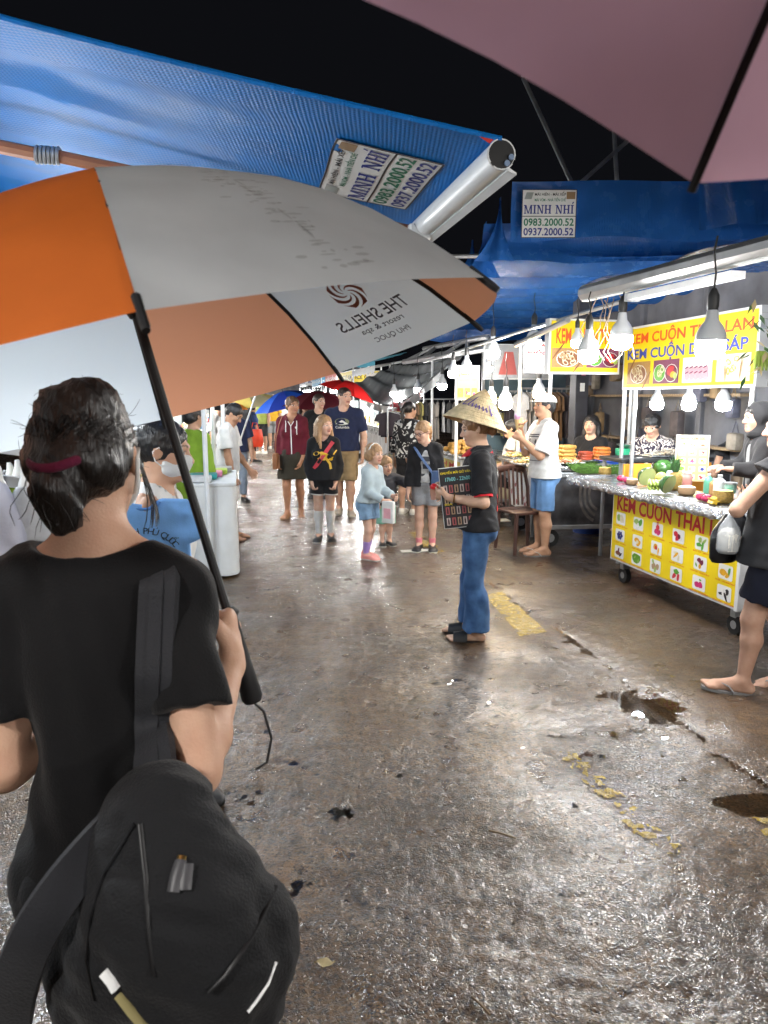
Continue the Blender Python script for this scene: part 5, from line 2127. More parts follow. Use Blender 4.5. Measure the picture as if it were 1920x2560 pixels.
BLUEP = mat('plastic_blue', (.03, .10, .48), .35, var=.06)
GREENP = mat('plastic_green', (.02, .28, .14), .4, var=.06)
REDP = mat('plastic_red', (.50, .03, .03), .4, var=.06)
OPANEL = mat('panel_orange', (.75, .30, .03), .5, var=.05)
NAVYC = mat('cloth_navy', (.02, .03, .09), .8, var=.2)
_sr = random.Random(21)


def spt(s, t, z=0.0):
    return SD * s + TD * t + np.array([0, 0, z])


def zat(px, Y, z):
    """the spot at height z and distance Y under a measured column"""
    return np.array([(px - 960) / FPX * (Y * CP + (CAM_H - z) * SP), Y, z])


def stack(label, p, rz, m, rows=4, n=4, r=.021, L_=.13, plate=True):
    """a stacked pyramid of rolls on a plate, each roll its own part"""
    o = empty('food_stack', label, 'snack', tuple(p), rz, 'stacks of snacks on the turf')
    if plate:
        MB().lathe([(.06, 0), (.115, .006), (.12, .012), (.11, .010), (.001, .007)], n=20).build('plate', PLATE, o, True)
    me = None
    for k in range(rows):
        for i in range(n if k < rows - 1 else n - 1):
            y = (i - (n - 1) / 2) * r * 2.05
            z = .012 + r + k * r * 1.75
            if me is None:
                b = MB().tube([(-L_ / 2, 0, 0), (-L_ / 2 + .012, 0, .0), (L_ / 2 - .012, 0, .0), (L_ / 2, 0, 0)], [r * .5, r, r, r * .5], 9).build('roll', m, o, True)
                me = b.data
            else:
                b = link('roll', me, None, o)
            b.location = (_sr.uniform(-.012, .012), y, z)
            b.rotation_euler = (0, 0, _sr.uniform(-.12, .12))
    return o


def pile(label, p, rx, ry, h, mats_, n, size, seed, group=None, tray=None, cat='food tray', leaf=False):
    """small food on a tray: too many and too small to pick apart, one part of kind stuff"""
    o = empty('food_tray', label, cat, tuple(p), ALPHA, group)
    MB().box((0, 0, .006), (rx * 2.15, ry * 2.15, .012), bev=.004).build('tray', tray or SHEET, o)
    r = random.Random(seed)
    mb = MB()
    for k in range(n):
        a, q = r.uniform(0, 6.28), math.sqrt(r.random())
        x, y = rx * q * math.cos(a), ry * q * math.sin(a)
        z = .014 + h * (1 - q * q) * r.uniform(.4, 1)
        R = np.array(Matrix.Rotation(r.uniform(0, 6), 3, 'Z') @ Matrix.Rotation(r.uniform(-.5, .5), 3, 'X'))
        mb.ball((x, y, z), (size * r.uniform(.8, 1.5), size * r.uniform(.5, .9), size * r.uniform(.35, .7)), 6, mi=r.randrange(len(mats_)), R=R)
    f = mb.build('food', mats_, o, True)
    f['kind'] = 'stuff'
    return o


# ------------------------------------------------------------------ snack stall behind the man in the cap
K0 = np.array([1.77, 7.62, 0.0])
ss = empty('snack_stall', 'stainless steel snack stall with a worn grey front behind the man in the cap', 'food stall', tuple(K0), ALPHA * .6)
SF = mat('stall_front_steel', (.22, .23, .25), .34, metal=.75, var=.35, vscale=5, bump=.2, bscale=10)
MB().box((.66, .02, .54), (1.36, .03, .60), bev=.004).build('front_panel', SF, ss)
# ghost of a worn printed emblem on the steel
MB().box((.66, .40, .865), (1.50, .86, .05), bev=.008).build('counter_top', SHEET, ss)
for z, d in ((.225, .045), (.80, .05)):
    MB().box((.66, .0, z), (1.40, .05, d), bev=.006).build('rail', STEEL, ss)
fade = mat('faded_print', (.30, .29, .28), .42, metal=.4, var=.25, vscale=12)
arcs = []
for k in range(3):
    r0, r1 = .17 + .065 * k, .205 + .065 * k
    vs = []
    n = 22
    a = np.linspace(math.radians(70), math.radians(250), n)
    vs = [(.62 + r1 * .8 * math.cos(q), .34 + r1 * math.sin(q), 0) for q in a] + [(.62 + r0 * .8 * math.cos(q), .34 + r0 * math.sin(q), 0) for q in a]
    arcs.append((np.array(vs), [(i, i + 1, n + i + 1, n + i) for i in range(n - 1)]))
flat_mesh('faded_emblem', arcs, fade, ss, plane_M((0, -.0, .25), (1, 0, 0), (0, 0, 1)), .002)
flat_mesh('faded_red_print', [disc(1.16, .42, .13, .16, 9, .3), disc(1.24, .30, .10, .1, 8)], mat('faded_red', (.24, .10, .12), .45, metal=.3, var=.3), ss, plane_M((0, -.0, .25), (1, 0, 0), (0, 0, 1)), .002)
wb = MB().box((-.06, .60, .53), (.03, 1.12, .42), bev=.012).build('white_panel', WHITE_METAL, ss)
rose = []
for k in range(9):
    y, z = _sr.uniform(-.45, .45), _sr.uniform(-.15, .15)
    rose.append(disc(y, z, .035, .025, 7, k))
    rose.append(disc(y + .04, z + .03, .014, .02, 6, k))
flat_mesh('flower_print', rose, mat('print_rose', (.45, .12, .16), .5, var=.3), wb, plane_M((-.077, .60, .53), (0, -1, 0), (0, 0, 1)), .0)
MB().box((-.05, .60, .80), (.06, 1.16, .11), bev=.008).build('side_rail', SHEET, ss)
MB().box((.05, .62, .30), (.03, .03, .60)).build('leg', STEEL, ss)
for x, y in ((.06, .06), (1.28, .06), (.06, 1.1), (1.28, .75)):
    w_ = MB().tube([(x, y - .03, .10), (x, y + .03, .10)], .10, 16).build('wheel', TYRE, ss, True)
    MB().tube([(x, y - .032, .10), (x, y + .032, .10)], .05, 12).build('hub', STEEL, w_)
for x, y in ((.02, 1.15), (1.3, .85), (.06, .2)):
    MB().tube([(x, y, .2), (x, y, 2.25)], .02, 8).build('post', WHITE_METAL, ss)
MB().box((-.02, .66, .885), (.40, 1.14, .03), bev=.006).build('side_counter', SHEET, ss)
# turf mat: an uneven green sheet hanging over the front, with short blades
tm = empty('turf_mat', 'green artificial turf mat hanging over the front edge of the snack stall', 'turf', tuple(K0 + rotz(ALPHA * .6) @ np.array([.86, .0, .89])), ALPHA * .6)
P = np.zeros((40, 14, 3))
for i in range(40):
    for j in range(14):
        t, s = i / 39, j / 13
        x = -.66 + 1.32 * t
        edge = .13 * math.sin(t * math.pi) ** .6 + .02 * math.sin(t * 17)
        if s < .3:
            q = 1 - s / .3
            P[i, j] = (x, -.03 - .02 * q, .015 - q * edge)
        else:
            P[i, j] = (x, -.03 + (s - .3) / .7 * .55, .015 + .01 * math.sin(t * 9 + s * 4))
base = MB().grid(P).build('mat', TURF, tm, True)
mb = MB()
rr = random.Random(2)
for k in range(2600):
    i, j = rr.uniform(0, 38.9), rr.uniform(0, 12.9)
    p = P[int(i), int(j)] + (P[int(i) + 1, int(j) + 1] - P[int(i), int(j)]) * rr.random()
    n_ = np.array([0, -.8, .5]) if j < 4 else np.array([0, -.1, 1])
    d = nrm(n_ + np.array([rr.uniform(-.6, .6), rr.uniform(-.6, .6), rr.uniform(-.3, .3)])) * rr.uniform(.015, .03)
    s_ = np.array([rr.uniform(-1, 1), rr.uniform(-1, 1), 0]) * .004
    mb.add([p - s_, p + s_, p + d], [(0, 1, 2)])
bl = mb.build('blades', [TURF], tm)
bl['kind'] = 'stuff'
sz = .905
stack('stack of yellow corn dogs at the left of the turf', zat(1412, 8.0, .915), .3, BREAD, 4, 4, .024, .17)
stack('stack of dark red sausages in the middle of the turf', zat(1462, 8.05, .915), .2, SAUSR, 3, 4, .018, .13)
stack('stack of orange sausages at the right of the turf', zat(1502, 8.0, .915), .2, SAUS, 4, 4, .021, .15)
FOODM = [mat('food_a', (.62, .42, .16), .5, var=.3), mat('food_b', (.45, .28, .08), .45, var=.3), mat('food_c', (.68, .58, .38), .5, var=.2), mat('food_d', (.20, .22, .06), .5, var=.3)]
SEAM = [mat('sea_a', (.60, .30, .14), .35, var=.3), mat('sea_b', (.70, .56, .38), .35, var=.2), mat('sea_c', (.40, .12, .06), .35, var=.3)]
pile('oval plate of grilled seafood at the front of the turf', zat(1408, 7.78, .912), .11, .06, .03, SEAM, 40, .022, 4, None, PLATE)
pile('second plate of seafood on the turf behind the oval plate', zat(1436, 7.84, .912), .09, .06, .025, SEAM, 36, .02, 9, None, PLATE)
pile('long tray of yellow food on banana leaf left of the man in the cap', zat(1335, 8.15, .905), .12, .16, .05, FOODM, 90, .024, 5)
pile('tray of chopped grilled food at the far end of the snack stall', zat(1290, 8.7, .905), .12, .2, .05, FOODM, 90, .024, 6)
pile('white tray of fried pieces at the near left corner of the snack stall', zat(1312, 7.85, .905), .12, .12, .03, FOODM, 50, .024, 7, None, PLATE)
o = empty('plastic_tray', 'blue plastic tray at the right end of the turf', 'tray', tuple(zat(1540, 7.9, .90)), ALPHA)
MB().box((0, 0, .015), (.36, .24, .03), bev=.01).build('tray_body', BLUEP, o)
MB().box((0, 0, .034), (.40, .28, .006), bev=.002).build('rim', BLUEP, o)
o = empty('kitchen_scale', 'green kitchen scale behind the left cart post', 'scale', tuple(zat(1566, 7.9, .895)), ALPHA)
MB().box((0, 0, .09), (.20, .18, .17), bev=.02).build('scale_body', GREENP, o, True)
MB().lathe([(.05, .18), (.11, .21), (.12, .22), (.001, .215)], n=18).build('pan', SHEET, o, True)
MB().box((.0, -.092, .10), (.03, .004, .035)).build('dial', PLATE, o)
for p_, lb, m_ in ((zat(1300, 9.0, .905), 'blue box behind the snack trays', BLUEP),):
    o = empty('plastic_box', lb, 'box', tuple(p_), ALPHA)
    MB().box((0, 0, .06), (.25, .2, .12), bev=.015).build('box_body', m_, o)
    MB().box((0, 0, .126), (.27, .22, .012), bev=.004).build('lid', m_, o)

# BBQ sign and grey sign above the snack stall
bq = empty('bbq_sign', 'white sign with red BBQ lettering above the snack stall', 'sign', tuple(at(1310, 935, 8.0)), .12)
M_ = plane_M((0, 0, 0), (1, 0, 0), (0, 0, 1))
b_, _ = board('sign_board', bq, M_, .52, .36, TILE, .012, .05, mat('frame_dark', (.06, .06, .07), .5))
words(b_, 'BBQ', .03, .245, .20, .325, RED_INK, .005, .02)
words(b_, '20K', .275, .49, .20, .325, YELLOW_INK, .007, .02)
words(b_, '20K', .272, .493, .197, .328, mat('ink_dark_brown', (.12, .05, .02), .5), .0045, .045)
words(b_, 'HẢI SẢN BÌNH DÂN', .03, .49, .065, .125, BLACK_INK, .005, .012)
gs = empty('shop_sign', 'grey and red shop sign partly hidden behind the BBQ sign', 'sign', tuple(at(1210, 948, 9.6)), .2)
b_, _ = board('sign_board', gs, M_, .95, .46, mat('sign_grey', (.34, .36, .38), .5, var=.1), .01, .05)
flat_mesh('red_shape', [(np.array([(.20, .06, 0), (.46, .06, 0), (.40, .36, 0), (.28, .36, 0)]), [(0, 1, 2, 3)])], mat('sign_dull_red', (.42, .10, .09), .5), b_, None, .004)
words(b_, 'DI', .52, .66, .14, .34, BLACK_INK, .004, .02)
ds = empty('drinks_sign', 'tall yellow sign with pictures of drinks beside bright bulbs', 'sign', tuple(at(1138, 1000, 8.9)), .06)
b_, _ = board('sign_board', ds, M_, .30, .42, mat('menu_yellow', (.78, .60, .12), .4), .01, .04)
for i, kd in enumerate(('peach', 'lychee', 'dragon')):
    fruit_tile(b_, kd, .065 + .085 * i, .09, .07, .11, .004, back=YELLOW_INK)
words(b_, 'SINH TỐ', .04, .26, .30, .34, RED_INK, .004, .01)
words(b_, 'NƯỚC ÉP', .04, .26, .23, .265, GREEN_INK, .004, .01)
MB().tube([(.02, .02, -1.9), (.02, .02, 0)], .02, 8).build('post', WHITE_METAL, ds)

# ------------------------------------------------------------------ bread stall in the middle distance
bs = empty('bread_stall', 'low bread cart with yellow picture panels behind the woman in the straw hat', 'food stall', tuple(spt(9.35, 2.95)), ALPHA)
MB().box((.4, .75, .50), (.75, 1.75, .62), bev=.01).build('cabinet', PALEBOX, bs)
MB().box((.4, .75, .83), (.95, 1.95, .04), bev=.006).build('counter_top', SHEET, bs)
bb, _ = board('front_panel', bs, plane_M((0, 1.62, .22), (0, -1, 0), (0, 0, 1)), 1.72, .56, mat('panel_cream_yellow', (.72, .55, .12), .45, var=.1), .03, .03)
for i in range(4):
    noodle_picture(bb, .07 + .41 * i, .07, .36, .30, ('wood', 'plum', 'tan', 'wood')[i], (PIC1, PIC2, PIC4, PIC1)[i])
words(bb, 'BÁNH MÌ', .20, 1.5, .42, .52, RED_INK, .005, .02)
be, _ = board('end_panel', bs, plane_M((.02, -.145, .22), (1, 0, 0), (0, 0, 1)), .74, .56, mat('panel_cream', (.66, .60, .42), .5), .02, .03)
b3, _ = board('price_panel', be, plane_M((.0, -.16, .60), (1, 0, 0), (0, 0, 1)), .40, .17, mat('ink_amber', (.80, .42, .03), .45), .004, .012)
words(b3, 'BÁNH', .04, .34, .05, .13, RED_INK, .004, .02)
for x, y in ((.1, -.05), (.1, 1.5), (.7, -.05), (.7, 1.5)):
    MB().tube([(x, y, .0), (x, y, .2)], .03, 8).build('leg', STEEL, bs)
for x, y in ((.05, -.1), (.05, 1.6)):
    MB().tube([(x, y, .85), (x, y, 2.25)], .02, 8).build('post', WHITE_METAL, bs)
stack('stack of golden bread rolls on the bread stall', zat(1158, 9.6, .86), 1.2, BREAD, 3, 4, .036, .24)
stack('second stack of bread rolls behind the first on the bread stall', zat(1140, 10.1, .86), 1.0, BREAD, 2, 4, .036, .24)
o = empty('cake_dome', 'clear plastic dome with a red snack under it on the bread stall', 'dish cover', tuple(zat(1175, 10.0, .86)))
MB().lathe([(.14, 0), (.13, .05), (.09, .10), (.02, .12), (.02, .15)], n=18).build('dome', mat('clear_plastic', (.6, .65, .68), .1, alpha=.35), o, True)
MB().ball((0, 0, .05), (.05, .05, .05), 10).build('snack', REDP, o, True)

# brown plastic chair
ch = empty('plastic_chair', 'brown plastic chair with a slatted back in front of the snack stall', 'chair', tuple(ground(1303, 1375)), math.radians(200))
CHB = mat('chair_brown', (.085, .04, .03), .4, var=.1)
MB().box((0, 0, .43), (.42, .42, .03), bev=.012).build('seat', CHB, ch, True)
for x, y in ((-.18, .18), (.18, .18), (-.18, -.18), (.18, -.18)):
    MB().tube([(x * 1.12, y * 1.15, 0), (x * .98, y * 1.0, .43)], [.022, .028], 8, flat=(1.2, .8)).build('leg', CHB, ch, True)
for x in (-.19, .19):
    MB().tube([(x, -.19, .43), (x * 1.0, -.22, .65), (x * .9, -.27, .84)], .024, 8, flat=(1.2, .7)).build('back_post', CHB, ch, True)
MB().tube([(-.175, -.27, .84), (0, -.285, .875), (.175, -.27, .84)], .03, 8, flat=(.7, 1.2)).build('top_rail', CHB, ch, True)
for k in range(6):
    x = -.13 + .052 * k
    MB().box((x, -.245, .655), (.022, .012, .40), bev=.003, R=np.array(Matrix.Rotation(.13, 3, 'X'))).build('slat', CHB, ch)

# ------------------------------------------------------------------ the wall and shop front behind the right hand stalls
bw = empty('shop_building', 'dark shop front with hanging goods behind the right hand stalls', 'building', tuple(spt(9.6, 5.0)), ALPHA)
MB().box((.15, -1.5, 1.5), (.2, 9.0, 3.0)).build('wall', DARKWALL, bw)
for k in range(7):
    y = -5.0 + 1.25 * k
    MB().box((.03, y, 1.45), (.06, .08, 2.9), bev=.01).build('post', DARKWALL, bw)
for i in range(3):
    MB().box((.02, -1.6, .55 + .55 * i), (.25, 3.4, .03)).build('shelf', WOODBOX, bw)
bagm = [mat('goods_%d' % i, c, .7, var=.3) for i, c in enumerate(((.20, .14, .09), (.10, .08, .08), (.28, .24, .19), (.12, .12, .16), (.30, .20, .10)))]
for i in range(44):
    y, z = _sr.uniform(-4.2, .8), _sr.uniform(.5, 2.2)
    w_, h_ = _sr.uniform(.10, .2), _sr.uniform(.14, .30)
    q = MB().box((-.10, y, z), (.10, w_, h_), bev=.03)
    o = q.build('hanging_bag', bagm[i % 5], bw, True)
    MB().tube([(-.1, y - w_ * .3, z + h_ / 2), (-.1, y, z + h_ / 2 + .12), (-.1, y + w_ * .3, z + h_ / 2)], .006, 5).build('strap', bagm[(i + 1) % 5], o)
gw = empty('shop_window', 'large pale blue shop window with reflections behind the man in the cap', 'window', tuple(spt(10.6, 4.6)), ALPHA * .4)
MB().box((0, 0, 1.55), (1.7, .05, 1.5)).build('pane', mat('window_glass', (.17, .25, .29), .12, var=.25, vscale=2.5, spec=.7), gw)
for x in (-.86, .0, .86):
    MB().box((x, -.03, 1.5), (.05, .05, 1.7), bev=.006).build('frame', STEEL, gw)
for z in (.78, 2.32):
    MB().box((0, -.03, z), (1.76, .05, .05), bev=.006).build('frame', STEEL, gw)
dp = empty('dark_post', 'dark square post with pink and white stickers beside the seated woman', 'post', tuple(at(1442, 1100, 8.9) * np.array([1, 1, 0])), ALPHA)
MB().box((0, 0, 1.4), (.17, .17, 2.8), bev=.01).build('post_body', mat('post_dark', (.035, .036, .045), .45, var=.2), dp)
MB().box((.01, -.088, 1.95), (.055, .004, .12)).build('pink_sticker', mat('sticker_pink', (.5, .16, .22), .5), dp)
MB().box((.0, -.088, 1.75), (.06, .004, .10)).build('white_sticker', TILE, dp)

GARM = [fabric('garment_%d' % i, c) for i, c in enumerate(((.02, .02, .022), (.22, .13, .07), (.28, .25, .22), (.06, .05, .06), (.40, .05, .06), (.10, .12, .16), (.35, .30, .10), (.5, .5, .5)))]


def garment(parent, x, z, m, w, h, ry=0.0, name='garment', y=0.0):
    """a hanging shirt: shoulders, sleeves and body with some thickness"""
    pts = [(-.08, 0), (-.5, -.10), (-.62, -.38), (-.46, -.42), (-.40, -.26), (-.42, -1), (.42, -1), (.40, -.26), (.46, -.42), (.62, -.38), (.5, -.10), (.08, 0), (0, -.05)]
    mb = MB()
    n = len(pts)
    fr_ = [np.array([a * w, -.012 + .012 * math.sin(b * 6 + a * 5), z + b * h]) for a, b in pts]
    bk_ = [q + np.array([0, .03, 0]) for q in fr_]
    mb.add(fr_ + bk_, [(12, 0, 1, 4), (12, 4, 7, 10), (12, 10, 11), (1, 2, 3, 4), (10, 7, 8, 9), (4, 5, 6, 7)] + [(n + 12, n + 4, n + 1, n), (n + 12, n + 10, n + 7, n + 4), (n + 12, n + 11, n + 10), (n + 1, n + 4, n + 3, n + 2), (n + 10, n + 9, n + 8, n + 7), (n + 4, n + 7, n + 6, n + 5)] + [(i, (i + 1) % n, n + (i + 1) % n, n + i) for i in range(n)])
    R = rotz(ry)
    mb.v = [tuple(R @ np.array(p) + np.array([x, y, 0])) for p in mb.v]
    o = mb.build(name, m, parent, True)
    return o


def clothes_rack(label, p, rz, length, height, n, group='clothes racks', seed=1, hgt=.62, double=False):
    o = empty('clothes_rack', label, 'clothes rack', tuple(p), rz, group)
    for x in (-length / 2, length / 2):
        MB().tube([(x, 0, 0), (x, 0, height)], .016, 8).build('post', STEEL, o)
        MB().tube([(x, -.22, .02), (x, .22, .02)], .016, 8).build('foot', STEEL, o)
    MB().tube([(-length / 2, 0, height), (length / 2, 0, height)], .014, 8).build('rail', STEEL, o)
    r = random.Random(seed)
    for lev in ((height, height * .52) if double else (height,)):
        if lev != height:
            MB().tube([(-length / 2, 0, lev), (length / 2, 0, lev)], .012, 8).build('rail', STEEL, o)
        for k in range(n):
            x = -length / 2 + length * (k + .5) / n
            g = garment(o, x, lev - .05, GARM[r.randrange(len(GARM))], .38, hgt * r.uniform(.8, 1.1) * (.62 if double else 1), math.pi / 2 + r.uniform(-.25, .25))
            MB().tube([(x, 0, lev + .01), (x, 0, lev - .05)], .004, 5).build('hanger_hook', STEEL, g)
    return o


clothes_rack('double rail clothes rack with brown and grey clothes left of the girl in glasses', ground(985, 1235), ALPHA + 1.2, 1.3, 1.45, 12, seed=3, double=True)
clothes_rack('clothes rack with white hangers behind the girl in glasses', ground(1070, 1225), ALPHA, 1.3, 1.6, 12, seed=5)
clothes_rack('rack of dark clothes behind the straw hat', spt(10.6, 4.05), ALPHA + 1.5, 1.8, 1.72, 14, seed=8)
clothes_rack('rack of black jackets on hangers left of the man in the cap', spt(9.35, 4.25), ALPHA + .2, 1.0, 1.75, 12, seed=9)

# ------------------------------------------------------------------ grey tarpaulin sagging over the middle stalls
tq = empty('sagging_tarpaulin', 'grey plastic tarpaulin with wet folds sagging over the middle stalls', 'tarpaulin', (0, 0, 0))
TARP = mat('tarp_silver', (.26, .28, .29), .24, var=.2, vscale=3, bump=.25, bscale=9, spec=.6)
A_, B_, C_, D_ = at(885, 950, 14.5), at(1065, 960, 12.0), at(1150, 868, 10.8), at(925, 935, 15.5)
A_, B_, C_, D_ = at(880, 962, 15.0), at(1100, 930, 10.6), at(1190, 868, 10.6), at(1010, 902, 15.0)
P = np.zeros((44, 30, 3))
for i in range(44):
    for j in range(30):
        t, s = i / 43, j / 29
        q = (A_ * (1 - t) + B_ * t) * (1 - s) + (D_ * (1 - t) + C_ * t) * s
        q = q - np.array([0, 0, .46 * math.sin(t * math.pi) * (1 - s) ** 1.3]) + np.array([0, 0, .025 * math.sin(s * 26 + t * 3)])
        P[i, j] = q
MB().grid(P).build('sheet', TARP, tq, True)
P = np.zeros((44, 6, 3))
for i in range(44):
    for j in range(6):
        t, s = i / 43, j / 5
        q = A_ * (1 - t) + B_ * t - np.array([0, 0, .46 * math.sin(t * math.pi)])
        P[i, j] = q - np.array([0, 0, .14 * s]) + BPER * .03 * math.sin(t * 30) * s
MB().grid(P).build('flap', TARP, tq, True)
for a in ((1010, 880, 15.0), (1190, 850, 10.6)):
    pass
for lb, px, py, Y in (('left', 985, 985, 12.6), ('middle', 1045, 975, 11.6), ('right', 1105, 965, 10.4)):
    led_bulb(lb + ' white bulb hanging under the grey tarpaulin over the clothes racks', at(px, py, Y), .065, 'white', .3, strength=110)  # extra bulbs added to brighten the racks and the lane
for lb, px, Y in (('nearer', 470, 7.2), ('farther', 540, 9.6)):
    led_bulb(lb + ' white bulb over the left stalls beside the man in white', at(px, 900, Y), .065, 'cool', .3, strength=140)  # added bulbs, hidden behind the umbrella, to lift the left side
truss = empty('roof_truss', 'dark steel roof truss above the grey tarpaulin', 'roof truss', (0, 0, 0))
a0, a1 = at(1010, 905, 13.5), at(1240, 868, 9.5)
b0, b1 = at(1060, 872, 13.5), at(1220, 842, 9.8)
MB().tube([a0, a1], .05, 6).build('beam', STEEL, truss)
MB().tube([b0, b1], .04, 6).build('beam', STEEL, truss)
for k in range(5):
    t = k / 4
    MB().tube([a0 * (1 - t) + a1 * t, b0 * (1 - t - .0) + b1 * t if k % 2 else b0 * (1 - min(1, t + .2)) + b1 * min(1, t + .2)], .03, 6).build('brace', STEEL, truss)

# ------------------------------------------------------------------ rows of lit stalls towards the far end
SIGNC = [((.72, .70, .62), 'cream'), ((.70, .52, .05), 'yellow'), ((.60, .10, .06), 'red'), ((.08, .30, .50), 'blue'), ((.65, .65, .66), 'white'), ((.15, .38, .16), 'green'), ((.75, .30, .05), 'orange'), ((.55, .45, .15), 'ochre')]
ROOFC = [((.02, .10, .38), 'blue'), ((.05, .22, .30), 'teal'), ((.30, .31, .32), 'grey'), ((.02, .05, .20), 'navy')]


def market_stall(label, s, t, side, length=2.4, seed=0, sign=(0, 'FOOD'), roof=0, roof_z=2.5, lamps=3, over=.9, group='lit food stalls along the street', sig=True, counter=.9, glow='white', gs=None):
    """side=+1: stall on the right of the street, its front facing the street"""
    r = random.Random(seed)
    o = empty('market_stall', label, 'market stall', tuple(spt(s, t)), ALPHA, group)
    sx = side
    MB().box((sx * .38, length / 2, counter / 2 + .05), (.72, length, counter - .1), bev=.01).build('counter', [PALEBOX, SHEET, WHITE_METAL][seed % 3], o)
    MB().box((sx * .38, length / 2, counter + .015), (.82, length + .1, .04), bev=.006).build('counter_top', SHEET, o)
    pn = MB().box((sx * .012, length * .5, counter * .5), (.02, length * .82, counter * .6)).build('front_panel', mat('stall_panel_%d' % (seed % 8), SIGNC[(seed * 3 + 1) % 8][0], .5, var=.2, vscale=5), o)
    for x, y in ((.02, .05), (.02, length - .05), (.8, .05), (.8, length - .05)):
        MB().tube([(sx * x, y, counter), (sx * x, y, roof_z)], .022, 8).build('post', WHITE_METAL, o)
        MB().tube([(sx * x, y, .0), (sx * x, y, .12)], .03, 8).build('foot', STEEL, o)
    # roof sheet sloping down to the street
    P = np.zeros((16, 10, 3))
    for i in range(16):
        for j in range(10):
            u, v = i / 15, j / 9
            P[i, j] = (sx * (1.5 - (1.5 + over) * v), length * (1.06 * u - .03), roof_z + .35 - .38 * v + .02 * math.sin(u * 19 + v * 3) - .04 * math.sin(v * math.pi))
    MB().grid(P).build('roof_sheet', tarp_mat('roof_' + ROOFC[roof][1], ROOFC[roof][0], .4, transl=.35), o, True)
    P = np.zeros((24, 4, 3))
    for i in range(24):
        for j in range(4):
            u, v = i / 23, j / 3
            P[i, j] = (-sx * over, length * (1.06 * u - .03), roof_z - .03 - v * (.13 + .04 * abs(math.sin(u * 12 * math.pi / 2))))
    MB().grid(P).build('valance', tarp_mat('roof_' + ROOFC[roof][1], ROOFC[roof][0]), o, True)
    if sig:
        c_, cn_ = SIGNC[sign[0]]
        M_ = plane_M((sx * .0, 0.06 if sx < 0 else length - .06, roof_z - .52), (0, 1 if sx < 0 else -1, 0), (0, 0, 1))
        b_, f_ = board('sign', o, M_, length - .12, .40, mat('stall_sign_' + cn_, c_, .5, var=.06), .015, .06)
        words(b_, sign[1], .15, length - .3, .13, .29, [RED_INK, BLUE_INK, BLACK_INK, GREEN_INK][seed % 4] if sign[0] not in (2, 3, 5) else TILE, .004, .02)
        M2 = plane_M((sx * .02 if sx > 0 else -.80, -.005, roof_z - .50), (1, 0, 0), (0, 0, 1))
        b2, _ = board('sign', o, M2, .78, .36, mat('stall_sign_' + cn_, c_, .5), .012, .05)
        words(b2, sign[1], .05, .73, .13, .24, [RED_INK, BLUE_INK, BLACK_INK, GREEN_INK][seed % 4] if sign[0] not in (2, 3, 5) else TILE, .004, .02)
    # goods: boxes, bottles and heaps on the counter
    for k in range(int(length * 5)):
        y = length * (k + .5) / int(length * 5) + r.uniform(-.04, .04)
        x = sx * r.uniform(.10, .65)
        q = r.random()
        gm = mat('goods_c%d' % r.randrange(9), [(.60, .20, .04), (.55, .45, .15), (.20, .30, .07), (.50, .05, .05), (.65, .6, .5), (.30, .16, .07), (.10, .25, .4), (.7, .4, .05), (.6, .62, .62)][r.randrange(9)], .5, var=.25)
        if q < .4:
            MB().box((x, y, counter + .035 + .05), (.16, .14, .10), bev=.02).build('goods_box', gm, o)
        elif q < .7:
            MB().lathe([(.04, 0), (.045, .1), (.02, .16), (.02, .2)], c=(x, y, counter + .035), n=10).build('bottle', gm, o, True)
        else:
            mb = MB()
            for z in range(9):
                mb.ball((x + r.uniform(-.07, .07), y + r.uniform(-.07, .07), counter + .055 + r.uniform(0, .05)), r.uniform(.025, .04), 6)
            hq = mb.build('food_heap', gm, o, True)
            hq['kind'] = 'stuff'
    MB().box((sx * .74, length / 2, counter + .33), (.03, length * .9, .6)).build('back_panel', mat('stall_back', (.30, .36, .38), .3, var=.3, vscale=2, spec=.6), o)
    for k in range(lamps):
        p = spt(s, t) + rotz(ALPHA) @ np.array([sx * .2, length * (k + .5) / lamps, roof_z - .75])
        led_bulb(('first', 'second', 'third', 'fourth')[k] + ' lit bulb from the near end of the ' + label.split(' stall')[0] + ' stall', p, .065, glow, .3, 'bulbs of the far stalls', gs)
    return o


market_stall('snack stall with a cream sign at the far right, behind the clothes racks', 15.6, 3.3, 1, 3.0, 1, (0, 'TRÁI CÂY'), 2, 2.35, 4, .35, gs=300)
market_stall('fruit stall with a yellow sign and white lights beyond the cream signed one', 19.5, 3.1, 1, 3.0, 2, (1, 'ICE CREAM'), 1, 2.5, 4, .7, gs=320)
market_stall('red signed stall further down on the right', 23.5, 3.2, 1, 3.2, 3, (2, 'HẢI SẢN'), 0, 2.6, 3, .8, gs=320)
market_stall('blue signed stall near the far end on the right', 28, 3.2, 1, 3.5, 4, (3, 'KẸO DỪA'), 1, 2.6, 3, .8, gs=320)
market_stall('white signed stall at the far end of the right row', 34, 3.2, 1, 4, 5, (4, 'BÁNH'), 0, 2.7, 3, .8, gs=320)
market_stall('clothes and snack stall with a white counter beside the man in white shorts', 8.2, -1.15, -1, 2.4, 2, (4, 'ÁO'), 3, 2.4, 2, .3, sig=False, gs=260)
market_stall('green signed stall on the left beyond the white counter', 11.8, -.75, -1, 2.6, 6, (5, 'NƯỚC MÍA'), 0, 2.5, 3, .5, gs=300)
market_stall('orange signed stall on the left', 15.5, -.65, -1, 3, 7, (6, 'SỮA CHUA'), 0, 2.5, 3, .6, gs=300)
market_stall('yellow signed stall further down on the left', 20, -.6, -1, 3.4, 9, (1, 'KEM BƠ'), 1, 2.55, 3, .7, gs=320)
market_stall('ochre signed stall on the left near the end', 25, -.6, -1, 4, 8, (7, 'ĐẬU PHỘNG'), 0, 2.6, 3, .8, gs=320)
